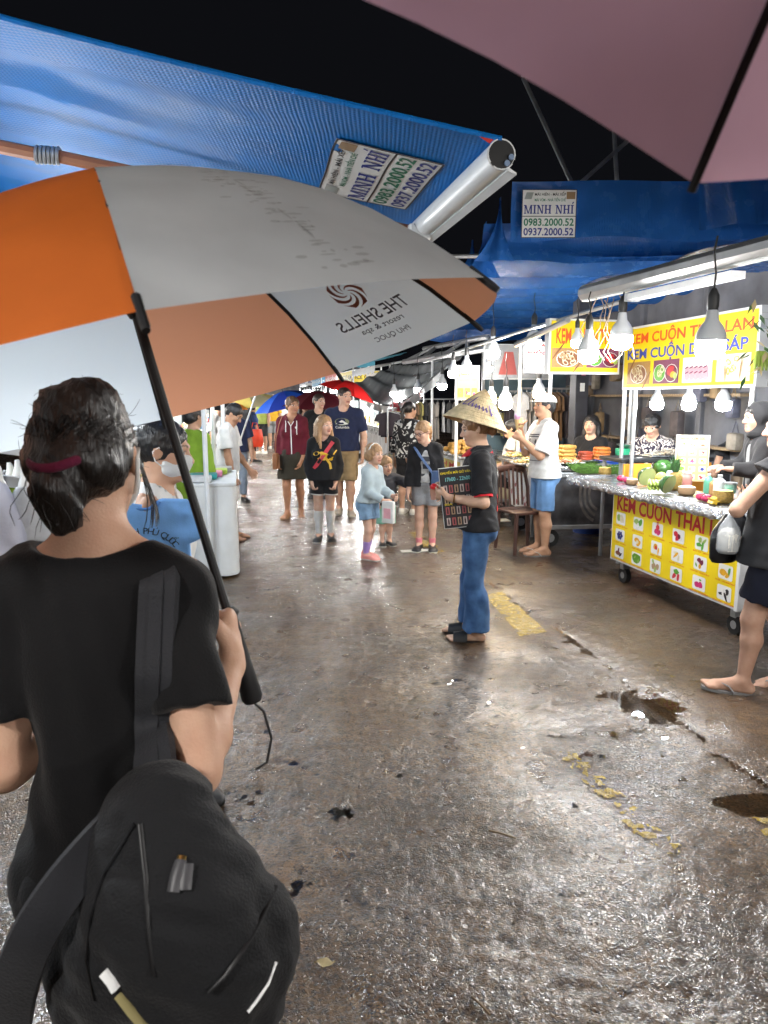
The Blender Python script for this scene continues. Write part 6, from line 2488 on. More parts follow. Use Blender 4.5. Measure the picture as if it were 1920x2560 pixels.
market_stall('cream signed stall at the far end of the left row', 31, -.6, -1, 4, 10, (0, 'NGỌC TRAI'), 1, 2.6, 3, .8, gs=320)
market_stall('white lit stall closing the far end of the street', 41, 1.4, -1, 4, 11, (4, 'PHÚ QUỐC'), 1, 2.6, 4, .8, gs=400)
# a pale teal canopy across the far street
fc = empty('far_canopy', 'pale teal fabric canopy spanning the far end of the street', 'canopy', tuple(spt(21, 1.4, 2.7)), ALPHA)
P = np.zeros((40, 16, 3))
for i in range(40):
    for j in range(16):
        u, v = i / 39, j / 15
        P[i, j] = (-2.6 + 5.2 * u, 9 * v, .12 * abs(math.sin(v * 9)) + .25 * math.sin(u * math.pi) + .03 * math.sin(u * 30))
MB().grid(P).build('sheet', tarp_mat('canopy_teal', (.10, .32, .42), .4, transl=.45), fc, True)
P = np.zeros((60, 4, 3))
for i in range(60):
    for j in range(4):
        u, v = i / 59, j / 3
        P[i, j] = (-2.6 + 5.2 * u, -.02, .25 * math.sin(u * math.pi) - v * (.22 + .05 * abs(math.sin(u * 40))))
MB().grid(P).build('valance', tarp_mat('canopy_teal', (.10, .32, .42), .4), fc, True)
for i, (s, t) in enumerate(((22.5, .6), (22.8, 2.2), (26, 1.3))):
    tb = empty('tube_lamp', ('left', 'right', 'farthest')[i] + ' white tube lamp under the far teal canopy', 'lamp', tuple(spt(s, t, 2.55)), ALPHA, 'tube lamps under the far canopy')
    MB().box((0, 0, 0), (1.2, .05, .03), bev=.008).build('tube', mat('glow_tube', (.9, .9, .9), .4, emit=(1, .98, .95), estr=70, rvar=0), tb)
    MB().box((0, 0, .035), (1.24, .07, .035), bev=.006).build('holder', WHITE_METAL, tb)
# far building mass so that the street does not end in the void
fb_ = empty('far_building', 'dark building closing the far end of the market', 'building', tuple(spt(47, 1.4)), ALPHA)
MB().box((0, 0, 2.4), (14, .5, 4.8)).build('wall', DARKWALL, fb_)
for k in range(7):
    MB().box((-5.4 + 1.8 * k, -.27, 3.3), (.9, .06, 1.1)).build('window', GLASSY, fb_)

# ------------------------------------------------------------------ far umbrellas in the street
def far_umb(label, px, py, Y, R, h, m, tilt=(0, 0, 1), stick=.8):
    o, *_ = umbrella(label, at(px, py, Y), tilt, .3, R, h, m, 'umbrellas carried down the street', shaft=stick, rib_r=.004, nv=4)
    return o


def umat(n, c):
    return mat('umbrella_' + n, c, .5, var=.05, transl=.3)


far_umb('bright red umbrella behind the man in the navy t-shirt', 868, 985, 13.2, .55, .24, [umat('red', (.70, .02, .02))], (.35, 0, 1))
far_umb('dark maroon umbrella over the man behind the woman in maroon', 795, 1016, 12.6, .62, .27, [umat('maroon', (.10, .012, .02))], (.05, -.1, 1), .95)
far_umb('bright blue umbrella with darker panels in the middle of the street', 716, 1012, 14.2, .66, .27, [umat('royal', (.02, .11, .62)), umat('royal_dark', (.02, .05, .38))], (-.25, -.15, 1), .95)
far_umb('beige and yellow umbrella over the crowd', 622, 1012, 18, .9, .3, [umat('beige', (.50, .47, .30)), umat('pale_yellow', (.62, .52, .14))], (-.1, -.1, 1), 1.0)
far_umb('navy umbrella over the crowd behind the beige one', 622, 996, 20, .8, .28, [umat('navy', (.015, .03, .16))], (.1, 0, 1), 1.0)
far_umb('orange umbrella low behind the man in white', 573, 1024, 17, .45, .2, [umat('bright_orange', (.75, .22, .02))], (0, 0, 1), .9)
far_umb('black umbrella beside the white posts', 525, 1022, 11, .45, .2, [umat('black', (.02, .02, .022))], (.1, 0, 1), .6)
# ------------------------------------------------------------------ people
def strip(pts, w):
    """a flat ribbon of width w along 2-D points"""
    pts = [np.array(p, float) for p in pts]
    out = []
    for a, b in zip(pts[:-1], pts[1:]):
        n = max(1, int(np.linalg.norm(b - a) / .03))
        out += [a + (b - a) * i / n for i in range(n)]
    out.append(pts[-1])
    vs, n = [], len(out)
    for i, p in enumerate(out):
        d = out[min(i + 1, n - 1)] - out[max(i - 1, 0)]
        d = d / (np.linalg.norm(d) + 1e-9)
        q = np.array([-d[1], d[0]]) * w / 2
        vs += [(*(p + q), 0), (*(p - q), 0)]
    return np.array(vs), [(2 * i, 2 * i + 1, 2 * i + 3, 2 * i + 2) for i in range(n - 1)]


FX, FZ = (-1, 0, 0), (0, 0, 1)      # reading directions on a chest
C_WHITE = fabric('cloth_white', (.70, .70, .68))
C_BLACK = fabric('cloth_black', (.013, .013, .015))
C_CHAR = fabric('cloth_charcoal', (.035, .036, .04))
C_NAVY = fabric('cloth_dark_navy', (.018, .025, .065))
C_MAROON = fabric('cloth_maroon', (.115, .012, .024))
C_OLIVE = fabric('cloth_olive', (.045, .042, .032))
C_KHAKI = fabric('cloth_khaki', (.36, .26, .14))
C_DENIM = fabric('denim_blue', (.06, .135, .28), var=.25, color2=(.022, .06, .15))
C_LDENIM = fabric('denim_light', (.24, .38, .55), var=.2)
C_PALE = fabric('cloth_pale_blue', (.44, .52, .55))
C_MINT = fabric('cloth_mint', (.24, .50, .38))
C_GREYD = fabric('cloth_dark_grey', (.06, .062, .072))
C_GREY = fabric('cloth_grey', (.30, .31, .32))
C_PURPLE = fabric('sock_purple', (.36, .24, .55))
C_PINK = fabric('sock_pink', (.70, .22, .25))
S_PINK = mat('shoe_pink', (.78, .30, .26), .6, var=.06)
S_BLACK = mat('shoe_black', (.015, .015, .016), .5)
S_WHITE = mat('shoe_white', (.66, .64, .58), .6, var=.06)
S_BEIGE = mat('shoe_beige', (.48, .42, .34), .7, var=.1)
S_BROWN = mat('flip_flop_brown', (.07, .035, .025), .5)
S_GREY = mat('flip_flop_grey', (.24, .24, .24), .6)
S_TAN = mat('sandal_tan', (.34, .20, .09), .55)
GOLD = mat('gold_print', (.70, .42, .03), .45)
H_BLACK, H_BROWN, H_LIGHT, H_DARK = (.008, .007, .007), (.05, .026, .014), (.20, .115, .055), (.02, .013, .01)


def shoes(root, rg, m, sole, **k):
    for sg in (1, -1):
        wear(root, 'shoe', shoe_mesh(rg, sg, **k), [m, sole])


def flips(root, rg, kind, m, m2=None):
    for sg in (1, -1):
        footwear(rg, sg, kind, m, root, m2)


def pattern(name, c1, c2, scale, thr=.5, dist=2.0, kind='noise'):
    m = mat(name, c1, .85, var=0, bump=.2, bscale=260, spec=.25)
    N, L, b = nodes_of(m)
    tc = N.new('ShaderNodeTexCoord')
    if kind == 'stripe':
        n = N.new('ShaderNodeTexWave')
        n.inputs['Distortion'].default_value = .4
    else:
        n = N.new('ShaderNodeTexNoise')
        n.inputs['Distortion'].default_value = dist
        n.inputs['Detail'].default_value = 2
    n.inputs['Scale'].default_value = scale
    L.new(tc.outputs['Object'], n.inputs['Vector'])
    r = N.new('ShaderNodeValToRGB')
    r.color_ramp.interpolation = 'LINEAR'
    r.color_ramp.elements[0].position, r.color_ramp.elements[1].position = thr - .02, thr + .02
    r.color_ramp.elements[0].color, r.color_ramp.elements[1].color = tuple(c1) + (1,), tuple(c2) + (1,)
    L.new(n.outputs['Fac'], r.inputs[0])
    L.new(r.outputs[0], b.inputs['Base Color'])
    return m


P_FLOWER = pattern('cloth_flower', (.015, .015, .017), (.52, .52, .50), 9, .56)
P_PAINT = pattern('cloth_painted', (.03, .025, .04), (.58, .52, .46), 11, .54, 4)
P_STRIPE = pattern('cloth_striped', (.03, .03, .04), (.42, .43, .44), 26, .55, kind='stripe')

# --- man in white, looking down
g = ground(575, 1348)
r, q = person('man in white t-shirt and white shorts looking down beside the white stall counter', g[0], g[1], 268, H=1.60, w=.97, lean=(0, .05), head=(8, -38, 0), skin=(.46, .26, .16), hair=('short', H_BLACK),
              aR=dict(u=(.06, .12, -1), f=(.02, .22, -1), curl=.7), aL=dict(u=(-.05, .2, -1), f=(.1, .6, -.8)), lR=dict(t=(.0, .02, -1), yaw=4), lL=dict(t=(0, .05, -1), yaw=-14))
wear(r, 't_shirt', shirt_mesh(q, .72, -.06, loose=.022, seed=1), C_WHITE)
wear(r, 'shorts', pants_mesh(q, .95, flare=.025, seed=2), C_WHITE)
flips(r, q, 'flip_flop', S_BROWN)

# --- woman in the maroon hoodie
g = ground(735, 1292)
r, q = person('woman in maroon zip hoodie and dark olive skirt walking towards the camera', g[0], g[1], 178, H=1.66, sex='f', head=(-38, -3, 0), skin=SKIN_TAN, hair=('bun_low', H_BROWN),
              aR=dict(u=(.14, .02, -1), f=(-.02, .2, -1), curl=.6), aL=dict(u=(-.14, .06, -1), f=(.25, .35, -1)), lR=dict(t=(-.01, .14, -1), s=(0, -.05, -1)), lL=dict(t=(.01, -.10, -1), s=(0, -.25, -1), pitch=-14))
hd = wear(r, 'hoodie', shirt_mesh(q, 1.92, .00, loose=.012, hood=True, neck='v', tight_cuff=True, seed=3), C_MAROON)
cz = [strip([(0, q.sp(.78)[2]), (.01, q.sp(.03)[2])], .013), strip([(-.06, q.sp(.97)[2]), (0, q.sp(.78)[2])], .010), strip([(.06, q.sp(.97)[2]), (0, q.sp(.78)[2])], .010),
      strip([(.075, q.sp(.92)[2]), (.085, q.sp(.55)[2])], .012), strip([(-.07, q.sp(.92)[2]), (-.065, q.sp(.62)[2])], .012), disc(.07, q.sp(.74)[2], .014)]
decal('zip_and_cords', cz, TILE, hd, (0, 0, 0), FX, FZ, .004)
wear(r, 'skirt', skirt_mesh(q, .325, flare=.025, seed=4), C_OLIVE)
flips(r, q, 'sandal', S_TAN)
o = empty('shoulder_bag', 'small tan shoulder bag at the hip of the woman in maroon', 'bag', tuple(g + np.array([-.215, -.10, .78])), math.radians(178))
MB().box((0, 0, 0), (.07, .20, .22), bev=.03).build('bag_body', mat('leather_tan', (.34, .15, .07), .5, var=.15), o, True)
MB().tube([(.0, .03, .1), (-.02, .075, .3), (-.07, .09, .50), (-.10, .02, .60)], .006, 6).build('strap', mat('leather_tan', (.34, .15, .07), .5), o)

# --- girl in the black hoodie
g = ground(812, 1350)
r, q = person('girl in black hoodie with a gold emblem, white knee socks and black trainers', g[0], g[1], 182, H=1.42, sex='f', hs=1.12, head=(-42, -4, 0), skin=SKIN_PALE, hair=('long', H_LIGHT),
              aR=dict(u=(.20, -.05, -1), f=(-.20, .35, -1), curl=.7), aL=dict(u=(-.20, -.05, -1), f=(.20, .35, -1), curl=.7), lR=dict(t=(-.02, .05, -1), yaw=6), lL=dict(t=(.02, .0, -1), yaw=-10, s=(0, -.12, -1), pitch=-8))
hd = wear(r, 'hoodie', shirt_mesh(q, 1.95, -.10, loose=.024, hood=True, seed=5, tight_cuff=True), C_BLACK)
zc = q.sp(.50)[2]
cat_ = [disc(.035, zc + .025, .085, .030, 12, -.55), disc(.005, zc + .02, .04, .045, 10), disc(-.075, zc + .055, .04, .022, 8, .3), strip([(.03, zc + .0), (.075, zc - .06), (.085, zc - .12)], .026), strip([(.10, zc + .0), (.12, zc + .05), (.15, zc + .09)], .013), strip([(-.02, zc + .01), (-.06, zc - .01)], .022)]
decal('emblem', cat_, GOLD, hd, (0, 0, 0), FX, FZ, .005)
wear(r, 'shorts', pants_mesh(q, .52, flare=.018, seed=6), C_BLACK)
for sg in (1, -1):
    J, K = q.J[sg], q.K[sg]
    c = J + (K - J) * .53
    MB().tube([c + np.array([math.cos(a) * .082, math.sin(a) * .082, .0 + .008 * math.cos(a)]) for a in np.linspace(0, 6.28, 22)], .006, 5).build('hem_piping', C_WHITE, r)
    wear(r, 'sock', sock_mesh(q, sg, .92), C_WHITE)
shoes(r, q, S_BLACK, S_WHITE)
sb_ = []
sh = q.S[-1] + np.array([.04, .0, .05])
o = empty('crossbody_strap', 'red and pink bag strap across the chest of the girl in black', 'bag strap', tuple(g), math.radians(182))
bv = BVHTree.FromPolygons([v.co for v in hd.data.vertices], [tuple(p.vertices) for p in hd.data.polygons])
mb = MB()
L_ = []
for i in range(15):
    t = i / 14
    x, z = -.11 + .215 * t, q.sp(.93)[2] - .30 * t
    hit = bv.ray_cast(Vector((x, .6, z)), Vector((0, -1, 0)), 1.0)
    y = (hit[0][1] if hit[0] is not None else .12) + .008
    L_.append(np.array([x, y, z]))
mb = MB()
for i in range(14):
    d = nrm(L_[i + 1] - L_[i])
    n_ = np.array([d[2], 0, -d[0]]) * .022
    n2 = n_
    mb.add([L_[i] + n_, L_[i] - n_, L_[i + 1] - n2, L_[i + 1] + n2], [(0, 1, 2, 3)])
s1 = mb.build('strap', mat('strap_red', (.52, .04, .06), .6), o)
MB().box(L_[10] + np.array([0, .006, 0]), (.055, .010, .03), bev=.004, R=np.array(Matrix.Rotation(.95, 3, 'Y'))).build('buckle', C_BLACK, o)

# --- man in the navy t-shirt
g = ground(862, 1286)
r, q = person('tall man in navy t-shirt and khaki cargo shorts behind the girl in black', g[0], g[1], 180, H=1.78, w=1.10, head=(-36, -2, 0), skin=SKIN_PALE, hair=('buzz', H_DARK),
              aL=dict(u=(-.26, .0, -1), f=(.05, .16, -1), curl=.6), aR=dict(u=(.2, 0, -1)), lL=dict(t=(.03, .06, -1)), lR=dict(t=(-.02, -.08, -1), s=(0, -.2, -1)))
ts = wear(r, 't_shirt', shirt_mesh(q, .78, -.05, loose=.02, seed=8), C_NAVY)
zc = q.sp(.64)[2]
decal('print_badge', [(np.array(disc(-.02, zc + .03, .10, .05, 16)[0]), [tuple(range(16))])], mat('print_olive', (.20, .22, .13), .6), ts, (0, 0, 0), FX, FZ, .004)
decal('print_peak', [(np.array([(-.11, zc + .0, 0), (-.02, zc + .055, 0), (.07, zc + .0, 0), (-.02, zc - .012, 0)]), [(0, 1, 2, 3)])], TILE, ts, (0, 0, 0), FX, FZ, .006)
decal('lettering', [fit_text('Columbia', -.11, .08, zc - .06, zc - .025, bold=.01)], TILE, ts, (0, 0, 0), FX, FZ, .005)
sh_ = wear(r, 'shorts', pants_mesh(q, .97, flare=.03, seed=9), C_KHAKI)
MB().box(q.J[-1] + (q.K[-1] - q.J[-1]) * .62 + np.array([-.095, .01, 0]), (.035, .15, .17), bev=.015).build('cargo_pocket', C_KHAKI, r, True)
shoes(r, q, S_BEIGE, S_WHITE)

# --- two people half hidden behind them
for px, Y, H_, hy, lab, hr, c, sx_ in ((797, 11.6, 1.70, -40, 'dark haired man in black between the woman in maroon and the navy t-shirt', 'short', C_BLACK, 'm'), (762, 12.4, 1.62, -15, 'person with dark hair behind the shoulder of the woman in maroon', 'long', C_CHAR, 'f')):
    X = (px - 960) / FPX * Y * .99
    r, q = person(lab, X, Y, 180, H=H_, sex=sx_, head=(hy, 0, 0), skin=SKIN_PALE, hair=(hr, H_DARK), h=.012, hands=False)
    wear(r, 'shirt', shirt_mesh(q, 1.8, -.02, loose=.02, h=.012), c)
    wear(r, 'trousers', pants_mesh(q, 1.9, h=.012), C_CHAR)
    shoes(r, q, S_BLACK, S_BLACK, h=.01)

# --- the girl in pale blue and the little boy
g = ground(923, 1395)
gg = g
r, q = person('small girl in pale blue top, denim shorts, purple socks and pink trainers', g[0], g[1], 238, H=1.17, sex='f', hs=1.24, leg=.95, lean=(0, .12), head=(10, -4, 0), skin=SKIN_PALE, hair=('bob', H_LIGHT), h=.008,
              aR=dict(u=(.05, .15, -1), f=(-.15, 1, -.45), curl=.8, n=(-.7, 0, -.4)), aL=dict(u=(-.1, .2, -1), f=(.3, 1, -.3), curl=.8), lR=dict(t=(0, .12, -1), s=(0, -.12, -1), yaw=0), lL=dict(t=(0, -.04, -1), s=(0, -.25, -1), yaw=0, pitch=-8))
wear(r, 'jumper', shirt_mesh(q, 1.9, .02, loose=.018, h=.008, seed=11), C_PALE)
wear(r, 'shorts', pants_mesh(q, .55, flare=.022, h=.008, seed=12), C_LDENIM)
for sg in (1, -1):
    wear(r, 'sock', sock_mesh(q, sg, .55), C_PURPLE)
shoes(r, q, S_PINK, S_WHITE)
MB().tube([q.hp(.78 * math.cos(a), -.05 + .12 * math.sin(a), .38 + .72 * math.sin(a)) for a in np.linspace(.1, math.pi - .1, 12)], .008, 6).build('headband', TILE, r, True)
w_ = rotz(math.radians(238)) @ q.Wr[1]
o = empty('paper_bag', 'white paper bag with a pink print held by the small girl', 'paper bag', tuple(g + w_ + rotz(math.radians(238)) @ np.array([0, .06, -.14])), math.radians(238))
MB().box((0, 0, .03), (.05, .13, .22), bev=.012).build('bag_body', C_WHITE, o, True)
MB().box((.0265, 0, .02), (.002, .08, .10)).build('pink_print', mat('bag_pink', (.75, .38, .42), .6), o)
MB().box((-.0265, 0, .02), (.002, .08, .10)).build('pink_print', MATS['bag_pink'], o)
g = ground(965, 1362)
r, q = person('little boy in dark grey t-shirt and mint shorts reaching out to the right', g[0], g[1], 196, H=.99, hs=1.36, leg=.9, head=(-8, -12, 8), skin=SKIN_PALE, hair=('kid', H_LIGHT), h=.008,
              aL=dict(u=(-.9, .35, -.35), f=(-1, .2, -.25), h=(-1, .1, -.2), n=(0, 0, -1), curl=.3), aR=dict(u=(.15, .2, -1), f=(.1, .8, -.5)), lL=dict(t=(.05, .02, -1)), lR=dict(t=(-.03, .0, -1)))
wear(r, 't_shirt', shirt_mesh(q, .9, -.05, loose=.022, h=.008, seed=14), C_GREYD)
wear(r, 'shorts', pants_mesh(q, .95, flare=.025, h=.008, seed=15), C_MINT)
shoes(r, q, S_BLACK, S_WHITE)

# --- girl with glasses
g = ground(1064, 1374)
r, q = person('girl with glasses in open black jacket, striped shorts and pink socks', g[0], g[1], 172, H=1.38, sex='f', hs=1.12, lean=(.02, .02), head=(38, -20, 0), skin=SKIN_PALE, hair=('ponytail', H_LIGHT),
              aR=dict(u=(.14, .08, -1), f=(.10, .25, -1), curl=.4), aL=dict(u=(-.12, .0, -1), f=(-.05, .12, -1), curl=.4), lR=dict(t=(.0, .02, -1), yaw=8), lL=dict(t=(0, .02, -1), yaw=-8))
tp_ = wear(r, 'top', shirt_mesh(q, .3, .05, infl=.004, loose=.008, seed=17), fabric('cloth_printed_white', (.58, .58, .57), var=.3))
zc = q.sp(.45)[2]
decal('print', [(rrect(-.05, zc + .06, .06, zc + .11)), (rrect(-.03, zc - .02, .05, zc + .03)), (rrect(-.05, zc - .10, .05, zc - .07))], C_GREYD, tp_, (0, 0, 0), FX, FZ, .006)
wear(r, 'jacket', shirt_mesh(q, 1.92, -.05, infl=.014, loose=.024, neck='crew', open_front=True, hood=False, collar=True, seed=18), C_BLACK)
wear(r, 'shorts', pants_mesh(q, .62, flare=.022, top=.1, seed=19), P_STRIPE)
for sg in (1, -1):
    wear(r, 'sock', sock_mesh(q, sg, .24), C_PINK)
shoes(r, q, S_BLACK, S_WHITE)
gl = MB()
for sg in (1, -1):
    gl.tube([q.hp(sg * .32 + .2 * math.cos(a), .86, .04 + .16 * math.sin(a)) for a in np.linspace(0, 6.28, 14)], .0035, 5, cap=False)
    gl.tube([q.hp(sg * .52, .84, .08), q.hp(sg * .76, -.05, .06)], .0035, 5)
gl.tube([q.hp(-.12, .88, .06), q.hp(.12, .88, .06)], .0035, 5)
gl.build('glasses', mat('glasses_frame', (.10, .03, .03), .3), r)
o = empty('crossbody_bag', 'blue crossbody bag of the girl with glasses', 'bag', tuple(g), math.radians(172))
MB().tube([(.12, .07, q.sp(.95)[2]), (.06, .135, q.sp(.75)[2]), (-.02, .145, q.sp(.5)[2]), (-.10, .135, q.sp(.22)[2])], .020, 8, flat=(1, .25)).build('strap', fabric('bag_blue', (.06, .10, .20)), o, True)
MB().box((-.12, .125, q.sp(.16)[2]), (.12, .06, .17), bev=.025).build('bag_body', fabric('bag_blue', (.06, .10, .20)), o, True)

# --- woman in the flowered shirt, seen from behind
g = ground(1020, 1284)
r, q = person('woman in black and white patterned shirt seen from behind the girl with glasses', g[0], g[1], 335, H=1.58, sex='f', head=(32, -4, 0), hair=('ponytail', H_BLACK), aL=dict(u=(-.3, .1, -1), f=(-.1, .25, -1)), aR=dict(u=(.2, .1, -1), f=(0, .4, -1)))
wear(r, 'shirt', shirt_mesh(q, 1.5, -.06, loose=.03, seed=21), P_FLOWER)
wear(r, 'shorts', pants_mesh(q, .75, flare=.02), C_BLACK)
shoes(r, q, S_WHITE, S_WHITE)

# --- the woman in the straw hat
g = ground(1186, 1592)
HATP = np.array([g[0], g[1], 0])
r, q = person('woman in a conical straw hat, black and red polo shirt and blue jeans', g[0], g[1], 82, H=1.55, sex='f', w=1.02, lean=(0, -.03), head=(-8, -12, 0), skin=(.56, .36, .25), hair=('bun_low', (.14, .07, .03)), h=.008,
              aL=dict(u=(-.26, -.12, -1), f=(.26, 1, .10), h=(.25, 1, .25), n=(.75, 0, .5), curl=.55, thumb=.8), aR=dict(u=(.12, .05, -1), f=(-.32, 1, .32), h=(-.5, 1, .1), n=(-.7, 0, -.5), curl=.6), lL=dict(t=(0, .02, -1), s=(0, -.05, -1), yaw=-4), lR=dict(t=(-.02, .12, -1), s=(0, -.05, -1), yaw=6))
ps = wear(r, 'polo_shirt', shirt_mesh(q, .82, -.10, loose=.018, h=.008, seed=22, collar=False, flare=.008), C_BLACK)
ws_red = fabric('trim_red', (.55, .02, .03))
cl = MB()
P = np.zeros((20, 3, 3))
for i in range(20):
    a = 2 * math.pi * i / 19
    for j in range(3):
        rr = .052 + .018 * j + .012 * (math.sin(a) > .3) * j
        P[i, j] = q.nb + q.TA[:, 0] * math.cos(a) * rr * 1.12 + q.TA[:, 1] * (math.sin(a) * rr * 1.05 + .008) + q.TA[:, 2] * (.042 - .022 * j - .016 * max(0, math.sin(a)) * (1 + .6 * j))
cl.grid(P)
c_ = cl.build('collar', ws_red, r, True)
c_.modifiers.new('thickness', 'SOLIDIFY').thickness = .006
for sg in (1, -1):
    S_, E_ = q.S[sg], q.E[sg]
    a, b = S_ + (E_ - S_) * .74, S_ + (E_ - S_) * .86
    MB().tube([a, b], [.060, .0625], 18, cap=False).build('sleeve_trim', ws_red, r, True)
zb = q.sp(.62)[2]
logo_ = [strip([(.01, zb + .14), (.02, zb + .0), (.03, zb - .12)], .05)]
decal('back_print', logo_, TILE, ps, (0, 0, 0), (1, 0, 0), FZ, .004)
decal('back_print', [strip([(-.05, zb - .10), (.0, zb - .16), (.08, zb - .15), (.12, zb - .07)], .02), disc(.02, zb + .17, .03, .016)], RED_INK, ps, (0, 0, 0), (1, 0, 0), FZ, .005)
decal('lettering', [fit_text('MON', -.05, .10, zb - .215, zb - .175, bold=.02)], RED_INK, ps, (0, 0, 0), (1, 0, 0), FZ, .005)
jn = wear(r, 'jeans', pants_mesh(q, 1.95, top=.12, infl=.010, flare=.055, h=.008, seed=23, wr=.008), C_DENIM)
flips(r, q, 'slide', S_BLACK)
MB().tube([q.Wr[-1] + nrm(q.E[-1] - q.Wr[-1]) * .035 + np.array([0, 0, 0]) + (q.TA[:, 0] * math.cos(a) + np.cross(nrm(q.E[-1] - q.Wr[-1]), q.TA[:, 0]) * math.sin(a)) * .034 for a in np.linspace(0, 6.28, 18)], .004, 6).build('bracelet', mat('gold', (.7, .45, .12), .25, metal=1), r, True)
RZ = rotz(math.radians(82))
hat = empty('conical_hat', 'conical straw hat with purple handwriting on its side', 'hat', tuple(HATP + RZ @ (q.HC + q.HA[:, 2] * q.a * .55 - q.HA[:, 1] * q.a * .15)), 0)
hat.rotation_euler = (math.radians(-4), math.radians(16), 0)
STRAW = mat('straw', (.78, .63, .38), .7, var=.16, vscale=30, bump=.6, bscale=120, stretch=(1, 1, .15))
HR, HH = .218, .205
n = 96
prof = [(0.0, HH), (.03, HH * .90), (.09, HH * .60), (.15, HH * .27), (HR, -.03)]
vs, fs = [], []
for k, (rad, z) in enumerate(prof):
    for j in range(n):
        a = 2 * math.pi * j / n
        rr = rad * (1 + .012 * (j % 2))
        vs.append((rr * math.cos(a), rr * math.sin(a), z - .004 * (j % 2)))
for k in range(len(prof) - 1):
    for j in range(n):
        fs.append((k * n + j, k * n + (j + 1) % n, (k + 1) * n + (j + 1) % n, (k + 1) * n + j))
hm = MB().add(vs, fs).build('straw_cone', STRAW, hat)
sd = hm.modifiers.new('thickness', 'SOLIDIFY')
sd.thickness = .004
MB().tube([((HR - .002) * math.cos(a), (HR - .002) * math.sin(a), -.03) for a in np.linspace(0, 6.283, 60)], .005, 6).build('rim', STRAW, hat, True)
for k in range(7):
    t = .22 + .11 * k
    rad = HR * t + .0
    z = np.interp(rad, [p[0] for p in prof], [p[1] for p in prof]) + .003
    MB().tube([(rad * 1.01 * math.cos(a), rad * 1.01 * math.sin(a), z) for a in np.linspace(0, 6.283, 50)], .0012, 4).build('hoop', STRAW, hat)
# handwriting as painted strokes on the cone
PURPLE = mat('paint_purple', (.09, .05, .36), .5)


def on_cone(u, v):
    """u along the brim from the viewer's left in metres, v up the cone 0..1"""
    rad = HR * (1 - v)
    z = np.interp(rad, [p[0] for p in prof], [p[1] for p in prof])
    a = -math.pi / 2 - .1 + u
    return np.array([rad * 1.025 * math.cos(a), rad * 1.025 * math.sin(a), z + .004])


def stroke(pts, w=.006):
    P_ = [on_cone(a, b) for a, b in pts]
    MB().tube(P_, [w * .5] + [w] * (len(P_) - 2) + [w * .5], 5, flat=(1, .4)).build('handwriting', PURPLE, hat, True)


stroke([(-.62, .50), (-.80, .52), (-.95, .44), (-.90, .34), (-.70, .36)], .005)
stroke([(-.40, .64), (-.52, .52), (-.62, .36), (-.54, .33)], .005)
for i, u in enumerate((-.42, -.24, -.08, .10, .26)):
    stroke([(u - .06, .36 - .012 * i), (u, .43 - .012 * i), (u + .03, .32 - .012 * i), (u + .07, .38 - .012 * i)], .004)
stroke([(.42, .50), (.46, .38), (.48, .22), (.54, .28)], .005)
stroke([(.62, .36), (.66, .28), (.68, .20)], .004)
# menu held under her arm and a small cup in her hands
mo = empty('menu_card', 'laminated black menu with bottle pictures under the arm of the hat woman', 'menu', tuple(HATP + np.array([-.14, -.155, .79])), 0)
mo.rotation_euler = (0, math.radians(-7), math.radians(-6))
b_, _ = board('card', mo, plane_M((-.09, 0, 0), (1, 0, 0), (0, .08, 1)), .235, .395, mat('menu_black', (.03, .028, .03), .3, var=.2), .004, .008, TILE)
words(b_, 'KHUYẾN MÃI GIỜ VÀNG', .012, .222, .352, .376, YELLOW_INK, .003, .01)
words(b_, '17h00 - 22h00', .04, .20, .305, .33, mat('ink_cyan', (.25, .65, .65), .5), .003, .01)
for row in range(4):
    for k in range(6):
        x, y = .022 + .0355 * k, .02 + .07 * row
        flat_mesh('bottle_picture', [rrect(x, y, x + .024, y + .05)], [mat('card_pale', (.50, .42, .38), .5), mat('card_red', (.40, .10, .10), .5), mat('card_tan', (.45, .30, .18), .5)][(k + row) % 3], b_, None, .003)
        flat_mesh('bottle_picture', [rrect(x + .007, y + .006, x + .017, y + .036), rrect(x + .0095, y + .036, x + .0145, y + .047)], mat('card_dark', (.05, .02, .02), .4), b_, None, .0036)
words(b_, 'BIA', .02, .07, .150, .163, YELLOW_INK, .003, .01)
words(b_, 'SALE', .10, .18, .150, .163, ORANGE_INK, .003, .01)
cp = empty('small_cup', 'small clear cup with a red and orange drink in the hands of the hat woman', 'cup', tuple(HATP + RZ @ (q.Wr[-1] + np.array([.045, .10, .02]))))
MB().lathe([(.022, -.04), (.030, .03)], n=14).build('cup_body', mat('cup_clear', (.6, .3, .2), .15, alpha=.6), cp, True)
MB().ball((0, 0, .045), (.028, .028, .022), 10).build('topping', RED_INK, cp, True)

